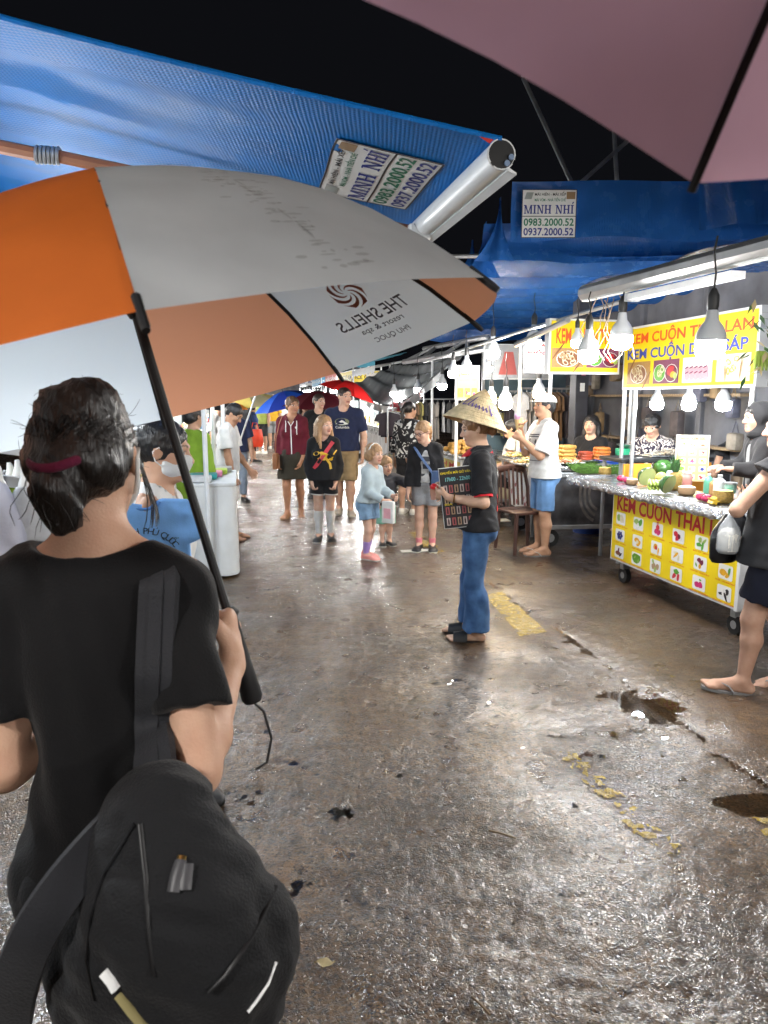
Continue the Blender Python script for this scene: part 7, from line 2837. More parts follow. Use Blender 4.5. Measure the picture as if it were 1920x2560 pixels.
# --- man in the white cap
g = ground(1352, 1384)
r, q = person('man in white cap, white t-shirt and blue shorts eating ice cream', g[0], g[1], 98, H=1.67, w=1.04, lean=(0, .02), head=(-6, 4, 0), skin=(.50, .29, .18), hair=('short', H_BLACK), h=.008,
              aL=dict(u=(-.12, .42, -1), f=(.30, .55, .55), h=(.5, .6, .5), n=(.8, -.3, -.2), curl=.8), aR=dict(u=(.12, .45, -1), f=(-.25, .35, 1), h=(-.3, .2, 1), n=(-.6, -.6, 0), curl=.8), lL=dict(t=(-.02, .02, -1), yaw=6), lR=dict(t=(.03, .02, -1), yaw=4))
ts = wear(r, 't_shirt', shirt_mesh(q, .88, -.12, loose=.028, h=.008, seed=24, flare=.02), C_WHITE)
zc = q.sp(.55)[2]
decal('print_lines', [strip([(-.14, zc + .10), (.14, zc + .11)], .010), strip([(-.14, zc + .08), (.14, zc + .09)], .010), strip([(-.14, zc - .06), (.14, zc - .06)], .006), strip([(-.14, zc - .16), (.14, zc - .155)], .006)], C_GREYD, ts, (0, 0, 0), FX, FZ, .004)
decal('print_block', [rrect(-.07, zc - .01, .10, zc + .06)], C_GREYD, ts, (0, 0, 0), FX, FZ, .006)
wear(r, 'shorts', pants_mesh(q, .92, flare=.022, h=.008, seed=25), fabric('cloth_blue', (.14, .28, .52), var=.12))
flips(r, q, 'flip_flop', S_GREY, S_WHITE)
cpm = fabric('cap_cream', (.66, .62, .54))
mb = MB()
P = np.zeros((24, 7, 3))
for i in range(24):
    a = 2 * math.pi * i / 23
    for j in range(7):
        b = j / 6 * math.pi / 2
        P[i, j] = q.hp(.86 * math.cos(a) * math.cos(b), -.14 + 1.04 * math.sin(a) * math.cos(b), .40 + .76 * math.sin(b))
mb.grid(P)
c0 = mb.build('cap_crown', cpm, r, True)
P = np.zeros((14, 5, 3))
for i in range(14):
    a = math.pi * (.08 + .84 * i / 13)
    for j in range(5):
        t = j / 4
        P[i, j] = q.hp((.82 + .05 * t) * math.cos(a), -.10 + (1.0 + .60 * t) * math.sin(a), .42 - .10 * t * math.sin(a) + .03 * math.sin(a))
b0 = MB().grid(P).build('cap_brim', cpm, r, True)
b0.modifiers.new('thickness', 'SOLIDIFY').thickness = .006
RZ2 = rotz(math.radians(98))
ic = empty('ice_cream', 'pink ice cream cone held at the mouth of the man in the cap', 'ice cream', tuple(g + RZ2 @ (q.Wr[1] + np.array([-.03, .05, .11]))))
MB().lathe([(.008, -.10), (.028, 0), (.03, .012)], n=14).build('cone', mat('waffle', (.62, .42, .18), .6), ic, True)
MB().ball((0, 0, .035), (.034, .034, .04), 12).build('scoop', mat('ice_pink', (.62, .34, .52), .5, var=.2), ic, True)
MB().box((.03, 0, -.02), (.05, .04, .10), bev=.008).build('napkin', mat('napkin', (.72, .60, .30), .7), ic)

# --- sellers behind the right hand stalls
def seller(label, px, py, Y, H, sex, face, head, hairs, shirt_m, sleeve, pat=None, z=None, skin=SKIN_ASIA, arms=None, sit=True, bare=False):
    c = at(px, py, Y)
    rig_kw = dict(H=H, sex=sex, head=head)
    rig_kw.update(arms or dict(aR=dict(u=(.1, .25, -1), f=(-.3, 1, -.1), n=(0, 0, -1)), aL=dict(u=(-.1, .25, -1), f=(.3, 1, -.1), n=(0, 0, -1))))
    if sit:
        rig_kw.update(lR=dict(t=(.15, 1, -.05), s=(0, .05, -1)), lL=dict(t=(-.15, 1, -.05), s=(0, .05, -1)))
    probe = Rig(**rig_kw)
    off = rotz(math.radians(face)) @ probe.HC
    zz = c[2] - off[2]
    r, q = person(label, c[0] - off[0], c[1] - off[1], face, z=zz if sit else 0.0, skin=skin, hair=hairs, **rig_kw)
    s = wear(r, 'tank_top' if sleeve < .3 else 't_shirt', shirt_mesh(q, sleeve, -.05, loose=.016, seed=int(px)), shirt_m)
    wear(r, 'trousers', pants_mesh(q, 1.85), C_CHAR)
    return r, q, s, zz


r, q, s, zz = seller('seated woman in black t-shirt selling snacks behind the turf mat', 1478, 1062, 8.55, 1.6, 'f', 148, (4, -2, 0), ('longback', H_BLACK), C_BLACK, .75, skin=(.56, .36, .26))
decal('print', [strip([(-.05, q.sp(.62)[2]), (-.03, q.sp(.56)[2]), (0, q.sp(.62)[2]), (.03, q.sp(.56)[2]), (.06, q.sp(.64)[2])], .018)], TILE, s, (0, 0, 0), FX, FZ, .005)
st = MB().lathe([(.17, 0), (.14, .28), (.16, .30), (.15, .31)], n=16)
o = empty('stool', 'blue plastic stool under the seated woman in black', 'stool', (r.location[0], r.location[1], 0))
st.build('stool_body', BLUEP, o, True)
o.scale = (1, 1, (zz + q.P0[2] - .09) / .31)
r, q, s, zz = seller('young seller with a fringe in a painted t-shirt looking down behind the cart post', 1630, 1064, 7.7, 1.62, 'm', 142, (0, -24, 0), ('messy', H_BLACK), P_PAINT, .9, skin=(.56, .35, .24))
o = empty('stool', 'red plastic stool under the young seller in the painted shirt', 'stool', (r.location[0], r.location[1], 0))
MB().lathe([(.17, 0), (.14, .28), (.16, .30), (.15, .31)], n=16).build('stool_body', REDP, o, True)
o.scale = (1, 1, max(.3, (zz + q.P0[2] - .09) / .31))
gt = (MB(), 0)
table = empty('grill_table', 'orange fronted grill table of the young seller', 'table', tuple(at(1640, 1130, 7.15) * np.array([1, 1, 0])), ALPHA)
MB().box((0, 0, 1.02), (1.0, .45, .04), bev=.008).build('table_top', S_BLACK, table)
for k in range(3):
    MB().box((-.33 + .33 * k, -.215, .80), (.29, .02, .38), bev=.004).build('front_board', OPANEL, table)
for x, y in ((-.46, -.18), (.46, -.18), (-.46, .18), (.46, .18)):
    MB().tube([(x, y, 0), (x, y, 1.0)], .02, 8).build('leg', STEEL, table)
pile('heap of grilled shells on the orange fronted table', at(1668, 1140, 7.1), .22, .10, .05, [mat('shell_grey', (.20, .17, .13), .5, var=.3), mat('shell_tan', (.38, .30, .20), .5, var=.3)], 110, .022, 11)
c = at(1757, 1012, 8.4)
r, q, s, zz = seller('standing man in grey t-shirt behind the row of bulbs of the cart', 1757, 1012, 8.4, 1.70, 'm', 150, (-10, -8, 0), ('buzz', H_BLACK), C_GREY, .8, sit=False, arms=dict(aR=dict(u=(.15, .1, -1), f=(-.2, 1, -.3)), aL=dict(u=(-.15, .1, -1), f=(.2, 1, -.3))))
decal('lettering', [fit_text('NEW YORK', -.08, .08, q.sp(.66)[2] - .02, q.sp(.66)[2] + .02)], C_GREYD, s, (0, 0, 0), FX, FZ, .005)
seller('woman with tied dark hair in a grey sleeveless top right of the straw hat', 1278, 1072, 9.0, 1.58, 'f', 75, (0, -4, 0), ('bun_low', H_BLACK), fabric('cloth_light_grey', (.42, .42, .42)), .2)
seller('person in black at the back between the cart menu and the child', 1830, 1075, 7.6, 1.6, 'f', 20, (0, -10, 0), ('bun_low', H_BLACK), C_BLACK, .2)

# --- woman at the right edge carrying a child
g = ground(1875, 1690)
WR = np.array([2.12, 3.80, 0])
r, q = person('woman in dark grey vest and navy shorts at the right edge carrying a child', WR[0], WR[1], 72, H=1.60, sex='f', w=1.08, lean=(0, -.07), twist=-.5, head=(0, -4, 0), skin=(.58, .36, .26), hair=('longback', H_BLACK), h=.008,
              aL=dict(u=(-.12, .62, -.8), f=(.85, -.25, .1), curl=.6, n=(.6, 0, .6)), aR=dict(u=(.1, -.1, -1), f=(0, .2, -1)), lL=dict(t=(.0, .22, -1), s=(0, .06, -1), yaw=0, pitch=4), lR=dict(t=(0, -.18, -1), s=(0, -.25, -1), yaw=0, pitch=-12))
wear(r, 'vest', shirt_mesh(q, .08, -.20, loose=.03, infl=.012, neck='tank', h=.008, seed=31, flare=.02), C_CHAR)
wear(r, 'shorts', pants_mesh(q, .72, flare=.03, h=.008, seed=32), fabric('cloth_ink', (.012, .014, .028)))
flips(r, q, 'flip_flop', S_GREY)
kc = at(1895, 1045, 4.12)
pk = dict(H=.92, hs=1.34, leg=.9, head=(0, -3, 0), lean=(0, .10), lR=dict(t=(.5, .3, -.7), s=(.1, -.2, -1)), lL=dict(t=(-.5, .3, -.7), s=(-.1, -.2, -1)),
          aL=dict(u=(-.1, .35, -1), f=(.15, 1, .05), n=(0, 0, -1), curl=.5), aR=dict(u=(.2, .3, -1), f=(-.2, 1, 0), n=(0, 0, -1), curl=.5))
pr_ = Rig(**pk)
ko = rotz(math.radians(84)) @ pr_.HC
kid, q = person('small child in a dark hooded jacket carried at the right edge', kc[0] - ko[0], kc[1] - ko[1], 84, z=kc[2] - ko[2], skin=(.60, .38, .28), hair=('kid', H_BLACK), h=.007, **pk)
wear(kid, 'jacket', shirt_mesh(q, 1.85, -.08, loose=.014, h=.007, neck='crew', open_front=True, infl=.012), C_CHAR)
wear(kid, 'top', shirt_mesh(q, .3, .0, loose=.004, infl=.004, h=.008), C_GREY)
wear(kid, 'trousers', pants_mesh(q, 1.85, h=.008), C_GREYD)
F = Field(q.HC - 2.4 * q.a, q.HC + 2.2 * q.a, .007)
F.put(ell(q.hp(0, -.22, .22), np.array([.93, 1.08, .98]) * q.a, q.HA), 0)
F.put(ell(q.hp(0, -.7, -.75), np.array([.8, .6, .6]) * q.a, q.HA), .04)
F.put(ell(q.hp(0, -.1, -1.05), np.array([.85, .85, .45]) * q.a, q.HA), .04)
F.put(ell(q.hp(0, 1.05, -.1), np.array([.66, .95, .80]) * q.a, q.HA), .015, 's')
F.wrinkle(.004, 30, 3)
V, Q = F.mesh()
wear(kid, 'hood', np_mesh('hood', V, Q), C_CHAR)
shoes(kid, q, S_BLACK, S_WHITE)
pb = empty('plastic_bag', 'clear plastic bag with white contents hanging from the arm at the right edge', 'plastic bag', tuple(at(1822, 1335, 3.80)))


def bag_mesh(w, d, h, seed):
    r_ = np.random.default_rng(seed)
    P = np.zeros((22, 12, 3))
    for i in range(22):
        a = 2 * math.pi * i / 22
        for j in range(12):
            s = j / 11
            k = math.sin(min(1, (1 - s) * 1.6 + .08) * math.pi / 2) * (1 if s > .06 else .8)
            k *= 1 + .10 * math.sin(a * 5 + s * 6 + seed) * s
            P[i, j] = (w * k * math.cos(a), d * k * math.sin(a), h * (s - .5))
    return MB().grid(P, close_u=True)


bag_mesh(.062, .05, .21, 1).build('bag_skin', mat('clear_bag', (.62, .66, .70), .2, alpha=.4, var=.1, bump=.6, bscale=40), pb, True)
MB().lathe([(.03, -.10), (.05, -.09), (.052, .0), (.03, .03), (.01, .035)], n=16).build('contents', mat('bag_white', (.66, .66, .62), .5, var=.1), pb, True)
MB().tube([(0, 0, .09), (.015, .0, .16), (.04, .01, .24)], [.018, .008, .012], 8).build('bag_neck', MATS['clear_bag'], pb, True)
kb = empty('black_bag', 'black plastic bag behind the clear bag at the right edge', 'plastic bag', tuple(at(1812, 1345, 3.9)), .3)
bag_mesh(.09, .05, .27, 4).build('bag_skin', mat('bag_black', (.012, .012, .014), .3, bump=.5, bscale=30), kb, True)

# --- people further down and on the left
def walker(label, px, Y, face, H, sex, hairs, top, sleeve, bottom, blen, foot=S_BLACK, skin=SKIN_ASIA, h=.012, head=(0, 0, 0), hem=-.05, **k):
    X = (px - 960) / FPX * (Y * CP + CAM_H * .5 * SP)
    r, q = person(label, X, Y, face, 'people walking down the far street' if Y > 14 else None, skin=skin, hair=hairs, h=h, hands=Y < 12, H=H, sex=sex, head=head, **k)
    wear(r, 'shirt', shirt_mesh(q, sleeve, hem, loose=.02, h=h, seed=int(px)), top)
    wear(r, 'shorts' if blen < 1.2 else 'trousers', pants_mesh(q, blen, flare=.015, h=h), bottom)
    if foot is not None:
        shoes(r, q, foot, foot, h=.011)
    return r, q


LIME = fabric('cloth_lime', (.26, .42, .04))
walker('person in a lime green raincoat behind the white stall posts', 488, 6.9, 330, 1.56, 'f', ('short', H_BLACK), LIME, 1.8, fabric('cloth_green_dark', (.05, .14, .05)), 1.9, h=.010, hem=-.35)
walker('man in navy shirt and grey jeans behind the man in white', 592, 11.2, 200, 1.55, 'm', ('short', H_BLACK), C_NAVY, .8, fabric('jeans_grey', (.22, .27, .34)), 1.9, S_BLACK)
r, q = walker('person in blue with bare legs carrying an orange red bag', 632, 18.3, 300, 1.50, 'f', ('bob', H_BLACK), fabric('cloth_mid_blue', (.05, .09, .26)), .9, C_NAVY, .35, S_BLACK, hem=-.35, aR=dict(u=(.1, .1, -1), f=(0, .3, -1)))
o = empty('tote_bag', 'orange red tote bag carried by the person in blue', 'bag', tuple(np.array(r.location) + np.array([.10, -.25, .62])), 0)
MB().lathe([(.16, -.22), (.21, -.12), (.19, .12), (.17, .22)], n=14, wob=lambda t, z: 1 - .4 * abs(math.sin(t))).build('bag_body', mat('bag_orange_red', (.75, .06, .02), .5, var=.1), o, True)
MB().tube([(-.09, 0, .21), (-.05, 0, .38), (.05, 0, .38), (.09, 0, .21)], .012, 6).build('handle', MATS['bag_orange_red'], o)
walker('man in lime vest and dark shorts in the far crowd', 655, 21, 160, 1.72, 'm', ('short', H_BLACK), fabric('cloth_lime_pale', (.40, .48, .12)), .5, C_CHAR, .85, S_WHITE)
walker('man in mustard yellow t-shirt walking away in the far crowd', 682, 23, 5, 1.74, 'm', ('short', H_BROWN), fabric('cloth_mustard', (.52, .28, .02)), .8, C_GREY, .9, S_WHITE)
walker('person in white at the left of the far crowd', 546, 12.8, 250, 1.60, 'f', ('short', H_DARK), C_WHITE, .8, C_CHAR, 1.9)
walker('person in pale shirt beyond the man in mustard', 706, 26, 180, 1.66, 'f', ('long', H_DARK), C_PALE, .9, C_CHAR, 1.9)
walker('person in black under the blue umbrella', 668, 27, 180, 1.68, 'm', ('short', H_DARK), C_BLACK, .9, C_CHAR, 1.9)
walker('person in white under the blue umbrella', 722, 24, 190, 1.62, 'f', ('bob', H_DARK), C_WHITE, .9, C_LDENIM, .6)
walker('person in grey far down the street', 640, 31, 0, 1.70, 'm', ('short', H_DARK), C_GREY, .9, C_NAVY, 1.9)
walker('person in red far down the street', 664, 34, 180, 1.66, 'f', ('short', H_DARK), fabric('cloth_red', (.4, .03, .03)), .9, C_BLACK, 1.9)
walker('person in blue shirt far down the street', 690, 33, 180, 1.70, 'm', ('short', H_DARK), fabric('cloth_mid_blue', (.05, .09, .26)), .9, C_KHAKI, .9)
walker('person in dark clothes near the orange signed stall', 610, 22, 200, 1.66, 'f', ('long', H_DARK), C_CHAR, .9, C_CHAR, 1.9)
walker('seller in a dark top behind the clothes racks', 990, 14.2, 190, 1.62, 'f', ('short', H_BLACK), C_CHAR, .9, C_CHAR, 1.9)
# ------------------------------------------------------------------ clothes stall on the left
rkx = empty('market_stall', 'clothes stall of white tubes with a cloth covered table at the left', 'market stall', (0, 0, 0))
for px, py, Y in ((508, 1360, 6.2), (556, 1290, 8.0), (530, 1300, 7.4)):
    b = at(px, 1000, Y)
    MB().tube([(b[0], b[1], 0), (b[0], b[1], 2.5)], .022, 8).build('post', WHITE_METAL, rkx)
MB().tube([at(508, 930, 6.2) * np.array([1, 1, 0]) + np.array([0, 0, 2.35]), at(556, 950, 8.0) * np.array([1, 1, 0]) + np.array([0, 0, 2.35])], .02, 8).build('rail', WHITE_METAL, rkx)
tbx = at(600, 1190, 6.9)
P = np.zeros((40, 14, 3))
for i in range(40):
    for j in range(14):
        a, s = 2 * math.pi * i / 40, j / 13
        w_, d_ = .20, .60
        cx_, cy_ = np.clip(1.35 * math.cos(a), -1, 1) * w_, np.clip(1.35 * math.sin(a), -1, 1) * d_
        k = 1 + .05 * s + .03 * math.sin(a * 9) * s
        P[i, j] = (cx_ * k, cy_ * k, .84 * (1 - s) + .02)
tt = empty('stall_table', 'table under a white cloth beside the man in white', 'table', (tbx[0] - .25, tbx[1], 0), ALPHA)
MB().grid(P, close_u=True).build('cloth_skirt', CLOTHW, tt, True)
MB().box((0, 0, .85), (.42, 1.22, .03), bev=.01).build('table_top', CLOTHW, tt)
for i in range(5):
    o = empty('folded_shirt', 'folded ' + ('white', 'teal', 'pink', 'lime', 'grey')[i] + ' shirt on the white cloth table', 'clothing', (tbx[0] - .30, tbx[1] - .46 + .22 * i, .868), ALPHA)
    MB().box((0, 0, .025), (.26, .22, .05), bev=.018).build('folded_cloth', fabric('fold_%d' % i, ((.6, .6, .6), (.05, .35, .33), (.6, .2, .3), (.3, .42, .05), (.3, .3, .3))[i]), o, True)

# bagged clothes hanging at the left edge
hr = empty('hanging_rail', 'flat metal rail with hooks at the left edge carrying the bagged clothes', 'rail', tuple(at(40, 1195, 2.05)))
MB().box((-.1, 0, 0), (.62, .012, .034), bev=.002, R=np.array(Matrix.Rotation(.12, 3, 'Y'))).build('rail', ALU, hr)
MB().box((-.1, .25, .06), (.62, .012, .034), bev=.002, R=np.array(Matrix.Rotation(.12, 3, 'Y'))).build('rail', ALU, hr)
for k in range(3):
    MB().tube([(-.12 + .09 * k, .0, .02), (-.12 + .09 * k, -.03, .01), (-.12 + .09 * k, -.03, -.03), (-.12 + .09 * k, -.01, -.045)], .004, 6).build('hook', STEEL, hr)
BAGC = mat('bag_clear_pale', (.62, .66, .70), .25, var=.08, bump=.8, bscale=22, transl=.25)


def bagged(label, px, py, Y, w, h, m, seed, heart=False, hanger=False):
    c = at(px, py, Y)
    o = empty('bagged_clothes', label, 'clothing', tuple(c), .1, 'bagged clothes hanging at the left edge')
    r_ = np.random.default_rng(seed)
    P = np.zeros((28, 16, 3))
    for i in range(28):
        a = 2 * math.pi * i / 28
        for j in range(16):
            s = j / 15
            k = (.16 + .84 * min(1, s / .55) ** .8) * (1 if s < .95 else .92)
            k *= 1 + .09 * math.sin(a * 4 + s * 7 + seed) * s + .04 * math.sin(a * 9 - s * 11)
            P[i, j] = (w * k * math.cos(a), .045 * (.5 + k) * math.sin(a), -h * s)
    b = MB().grid(P, close_u=True).build('bag', m, o, True)
    MB().tube([(0, 0, .05), (.004, .0, .03), (0, 0, -.01)], [.006, .012, .02], 8).build('hanger_neck', PLAST, o, True)
    if heart:
        q = [disc(.0, 0, .022, .034, 12)]
        decal('red_heart', [disc(w * .45, -h * .80, .020, .040, 12, .2)], RED_INK, b, (0, 0, 0), (1, 0, 0), (0, 0, 1), .003)
        decal('lettering', [fit_text('TÔI YÊU', w * .12, w * .62, -h * .66, -h * .60)], INK, b, (0, 0, 0), (1, 0, 0), (0, 0, 1), .003)
    return o


TEAL = fabric('cloth_teal', (.10, .55, .50))
bagged('white bagged shirt with a red heart hanging at the left edge', 62, 1215, 1.85, .11, .36, BAGC, 1, True)
bagged('pale bagged shirt cut off by the left edge', -10, 1200, 1.80, .09, .40, mat('bag_pale_lilac', (.55, .58, .70), .3, var=.1, bump=.8, bscale=22, transl=.2), 2)
bagged('teal bagged clothes hanging beside the neck of the woman in front', 105, 1250, 2.05, .10, .30, mat('bag_teal', (.16, .60, .56), .3, var=.2, bump=.8, bscale=22, transl=.25), 3)
bagged('lime green clothes hanging behind the white bag', 45, 1190, 2.15, .08, .22, mat('bag_lime', (.34, .48, .03), .4, var=.2, bump=.6, bscale=22), 4)
bagged('teal clothes hanging behind the left edge bag', 8, 1230, 2.1, .07, .24, TEAL, 5)
bagged('pink clothes at the top left of the hanging bags', 25, 1195, 2.25, .06, .10, mat('bag_pink2', (.60, .20, .24), .4, var=.2), 6)

# --- the seller with the mask holding up a blue t-shirt
kw = dict(H=1.56, sex='f', head=(-4, -8, 0), lean=(0, .05), aR=dict(u=(.55, -.05, -1), f=(.05, .12, 1), h=(-.1, .3, .9), n=(-.6, .8, 0), curl=1.0, thumb=.9), aL=dict(u=(-.1, 0, -1), f=(.1, .2, -1), curl=.5))
pr_ = Rig(**kw)
hc = at(408, 1112, 2.55)
off = rotz(math.radians(272)) @ pr_.HC
r, q = person('clothes seller with a white mask and tied dark hair holding up a blue t-shirt', hc[0] - off[0], hc[1] - off[1], 272, skin=(.50, .30, .20), hair=('bun_low', H_BLACK), h=.007, **kw)
SELL = np.array([hc[0] - off[0], hc[1] - off[1], 0])
wear(r, 't_shirt', shirt_mesh(q, .8, -.05, loose=.02, h=.008, seed=41), C_WHITE)
wear(r, 'trousers', pants_mesh(q, 1.9, h=.009), C_BLACK)
shoes(r, q, S_BLACK, S_BLACK)
F = Field(q.HC - 1.6 * q.a, q.HC + 1.6 * q.a, .006)
F.put(ell(q.hp(0, .24, -.36), np.array([.62, .74, .60]) * q.a, q.HA), 0)
F.put(ell(q.hp(0, .7, -.22), np.array([.25, .3, .2]) * q.a, q.HA), .02)
F.cut(q.hp(0, .08, 0), -q.HA[:, 1])
F.cut(q.hp(0, .5, .0), nrm(q.HA[:, 2] * 1.0 + q.HA[:, 1] * .05))
V, Q = F.mesh()
MASKM = fabric('mask_white', (.66, .68, .68))
wear(r, 'face_mask', np_mesh('face_mask', V, Q), MASKM)
for sg in (1, -1):
    MB().tube([q.hp(sg * .58, .2, -.12), q.hp(sg * .77, -.02, .18), q.hp(sg * .80, -.2, .0), q.hp(sg * .74, -.1, -.3), q.hp(sg * .55, .15, -.5)], .0025, 5).build('mask_loop', TILE, r)
fist = SELL + rotz(math.radians(272)) @ (q.Wr[1] + q.hand[1][0] * .05)
ts = empty('held_t_shirt', 'sky blue t-shirt with a black island map held up by the seller', 't-shirt', tuple(at(360, 1244, 2.26)), .04)
ts.scale = (.88, .88, .88)
SKY = fabric('cloth_sky_blue', (.22, .48, .95), rough=.8)
outline = [(-.05, .012), (-.15, .0), (-.235, -.13), (-.165, -.165), (-.150, -.10), (-.150, -.50), (.150, -.50), (.150, -.10), (.165, -.165), (.235, -.13), (.15, 0), (.05, .012), (.03, -.02), (0, -.03), (-.03, -.02)]
# two layers of cloth with soft folds
nx_, nz_ = 36, 40


def tee_y(x, z):
    return .012 * math.sin(x * 22 + z * 5) + .008 * math.sin(z * 19 + x * 9) + .05 * max(0, -z - .05) * 0


def tee_w(z):
    """half width of body + sleeves at height z below the shoulder"""
    if z > -.13:
        return .15 + (-z) / .13 * .085
    if z > -.17:
        return .235 - (-.13 - z) / .04 * .07
    return .155


P = np.zeros((nx_, nz_, 3))
for j in range(nz_):
    z = -.52 * j / (nz_ - 1)
    w_ = tee_w(z)
    for i in range(nx_):
        u = -1 + 2 * i / (nx_ - 1)
        x = u * w_
        nk = .022 * max(0, 1 - (x / .06) ** 2) * max(0, 1 + z / .05)
        P[i, j] = (x, tee_y(x, z) - .015 * (1 - u * u), z - nk - .05 * abs(x) * max(0, 1 + z / .2))
fm = MB().grid(P).build('cloth', SKY, ts, True)
sol = fm.modifiers.new('thickness', 'SOLIDIFY')
sol.thickness = .02
sol.offset = 1
MB().tube([(.06 * math.cos(a), -.016 + .006 * math.sin(a), -.012 + .028 * math.sin(a)) for a in np.linspace(math.pi, 2 * math.pi, 12)], .006, 6).build('neck_band', fabric('cloth_sky_dark', (.10, .26, .64)), ts, True)
ar = []
chars = 'DU LỊCH PHÚ QUỐC'
for k, chh in enumerate(chars):
    if chh == ' ':
        continue
    a = math.radians(148 - 116 * k / (len(chars) - 1))
    vs, fs = text_verts(chh, .034, .0)
    vs[:, 0] -= vs[:, 0].mean()
    t_ = a - math.pi / 2
    R2 = np.array([[math.cos(t_), -math.sin(t_), 0], [math.sin(t_), math.cos(t_), 0], [0, 0, 1]])
    ar.append((vs @ R2.T + np.array([.115 * math.cos(a) + .0, -.235 + .105 * math.sin(a), 0]), fs))
decal('lettering', ar, BLACK_INK, fm, (0, 0, 0), (1, 0, 0), (0, 0, 1), .003)
isl = [(-.075, -.205), (-.04, -.215), (-.02, -.185), (.01, -.165), (.03, -.18), (.045, -.20), (.047, -.235), (.035, -.26), (.03, -.30), (.02, -.345), (.01, -.39), (-.005, -.40), (-.012, -.36), (-.02, -.31), (-.03, -.26), (-.05, -.245), (-.075, -.24)]
decal('island_map', [strip(isl, .0028)], BLACK_INK, fm, (0, 0, 0), (1, 0, 0), (0, 0, 1), .003)
decal('lettering', [fit_text('GÀNH DẦU', -.055, .012, -.225, -.214, bold=.0), fit_text('AN DƯƠNG', -.085, -.03, -.275, -.264, bold=0), fit_text('HÀM NINH', .04, .09, -.305, -.294, bold=0)], BLACK_INK, fm, (0, 0, 0), (1, 0, 0), (0, 0, 1), .003)

# ------------------------------------------------------------------ the woman in front
FW = np.array([-.455, 1.12, 0])
r, q = person('woman in front seen from behind, black t-shirt, dark hair tied back', FW[0], FW[1], 0, skin=(.55, .34, .235), hair=None, h=.0055, H=1.66, sex='f', w=.83, hs=.92, shw=1.0, lean=(-.035, .03), head=(1, -2, -3),
              aR=dict(u=(.17, -.42, -.87), f=(.02, .93, .32), h=(-.12, .62, .78), n=(-1, .1, .1), curl=1.0, spread=.05, thumb=.9), aL=dict(u=(-.06, -.16, -1), f=(.3, .9, .05), curl=.5))
FR, FQ = r, q
wear(r, 't_shirt', shirt_mesh(q, .66, -.10, loose=.008, infl=.011, drape=False, h=.0045, neck='wide', seed=51, wr=.009), fabric('tee_black', (.004, .004, .0048)))
wear(r, 'trousers', pants_mesh(q, 1.95, flare=.03, h=.009, seed=52), fabric('trousers_black', (.007, .0075, .009)))
shoes(r, q, S_BLACK, S_WHITE)
# hair: a full cap of hair gathered into a low tail, with loose strands over it
HM = mat('hair_near_black', (.005, .004, .004), .38, var=.3, vscale=60, bump=.5, bscale=160, spec=.45, stretch=(1, 1, .1), color2=(.013, .010, .009))
a, HA, hp = q.a, q.HA, q.hp
F = Field(q.HC - np.array([2.0, 2.2, 2.4]) * a, q.HC + np.array([2.0, 2.0, 1.9]) * a, .006)
F.put(ell(hp(0, -.16, .28), np.array([.755, .90, .80]) * a, HA), 0)
F.put(ell(hp(0, -.55, -.08), np.array([.68, .48, .44]) * a, HA), .05)
F.put(ell(hp(.05, -.25, .98), np.array([.50, .50, .20]) * a, HA), .05)
F.put(ell(hp(.28, -.35, 1.0), np.array([.24, .3, .22]) * a, HA), .03)
F.put(ell(hp(0, 1.12, -.35), np.array([.80, .82, .97]) * a, HA), .012, 's')
F.put(ell(hp(0, .58, -.95), np.array([1.2, .75, .85]) * a, HA), .012, 's')
tie = hp(-.04, -1.04, .04)
F.put(ell(tie + HA[:, 1] * a * .1, np.array([.30, .24, .18]) * a, HA), .03)
F.put(ell(hp(-.10, -1.10, -.30), np.array([.33, .32, .33]) * a, HA), .015)
F.put(ell(hp(-.04, -1.02, -.68), np.array([.30, .24, .36]) * a, HA), .03)
F.wrinkle(.0035, 130, 8)
V, Q = F.mesh()
link('hair', np_mesh('hair', V, Q), HM, r)
hb = MB()
for i in range(24):
    a0 = 2 * math.pi * i / 24
hb.tube([tie - HA[:, 2] * a * .02 + HA[:, 0] * a * .36 * math.cos(t) + HA[:, 1] * a * .30 * math.sin(t) + HA[:, 2] * a * .05 * math.cos(t * 2) for t in np.linspace(0, 6.283, 30)], .0075, 8, flat=(.7, 1))
hb.build('hair_tie', fabric('tie_burgundy', (.10, .006, .03)), r, True)
sm = MB()
rg_ = np.random.default_rng(12)
ctr = np.array([0, -.16, .28])
rad = np.array([.765, .91, .805])
for k in range(620):
    # from the hairline or crown, over the skull, to the tie
    th = rg_.uniform(0, 2 * math.pi)
    el = rg_.uniform(-.15, 1.25)
    d0 = np.array([math.cos(th) * math.cos(el), math.sin(th) * math.cos(el), math.sin(el)])
    if d0[1] > .6 and d0[2] < .5:
        continue
    d1 = nrm(np.array([-.12 + rg_.normal() * .10, -1.0, -.25 + rg_.normal() * .08]))
    pts = []
    n = 9
    lift = rg_.uniform(1.0, 1.035)
    wv = rg_.uniform(-.04, .04)
    for i in range(n):
        t = i / (n - 1)
        d = nrm(d0 * (1 - t) + d1 * t + np.array([wv, 0, wv]) * math.sin(t * math.pi))
        p = ctr + d * rad * (lift + .02 * math.sin(t * 9 + k))
        pts.append(hp(*p))
    w0 = rg_.uniform(.0005, .0011)
    sm.tube(pts, [w0 * .5] + [w0] * (n - 2) + [w0 * .5], 3, cap=False)
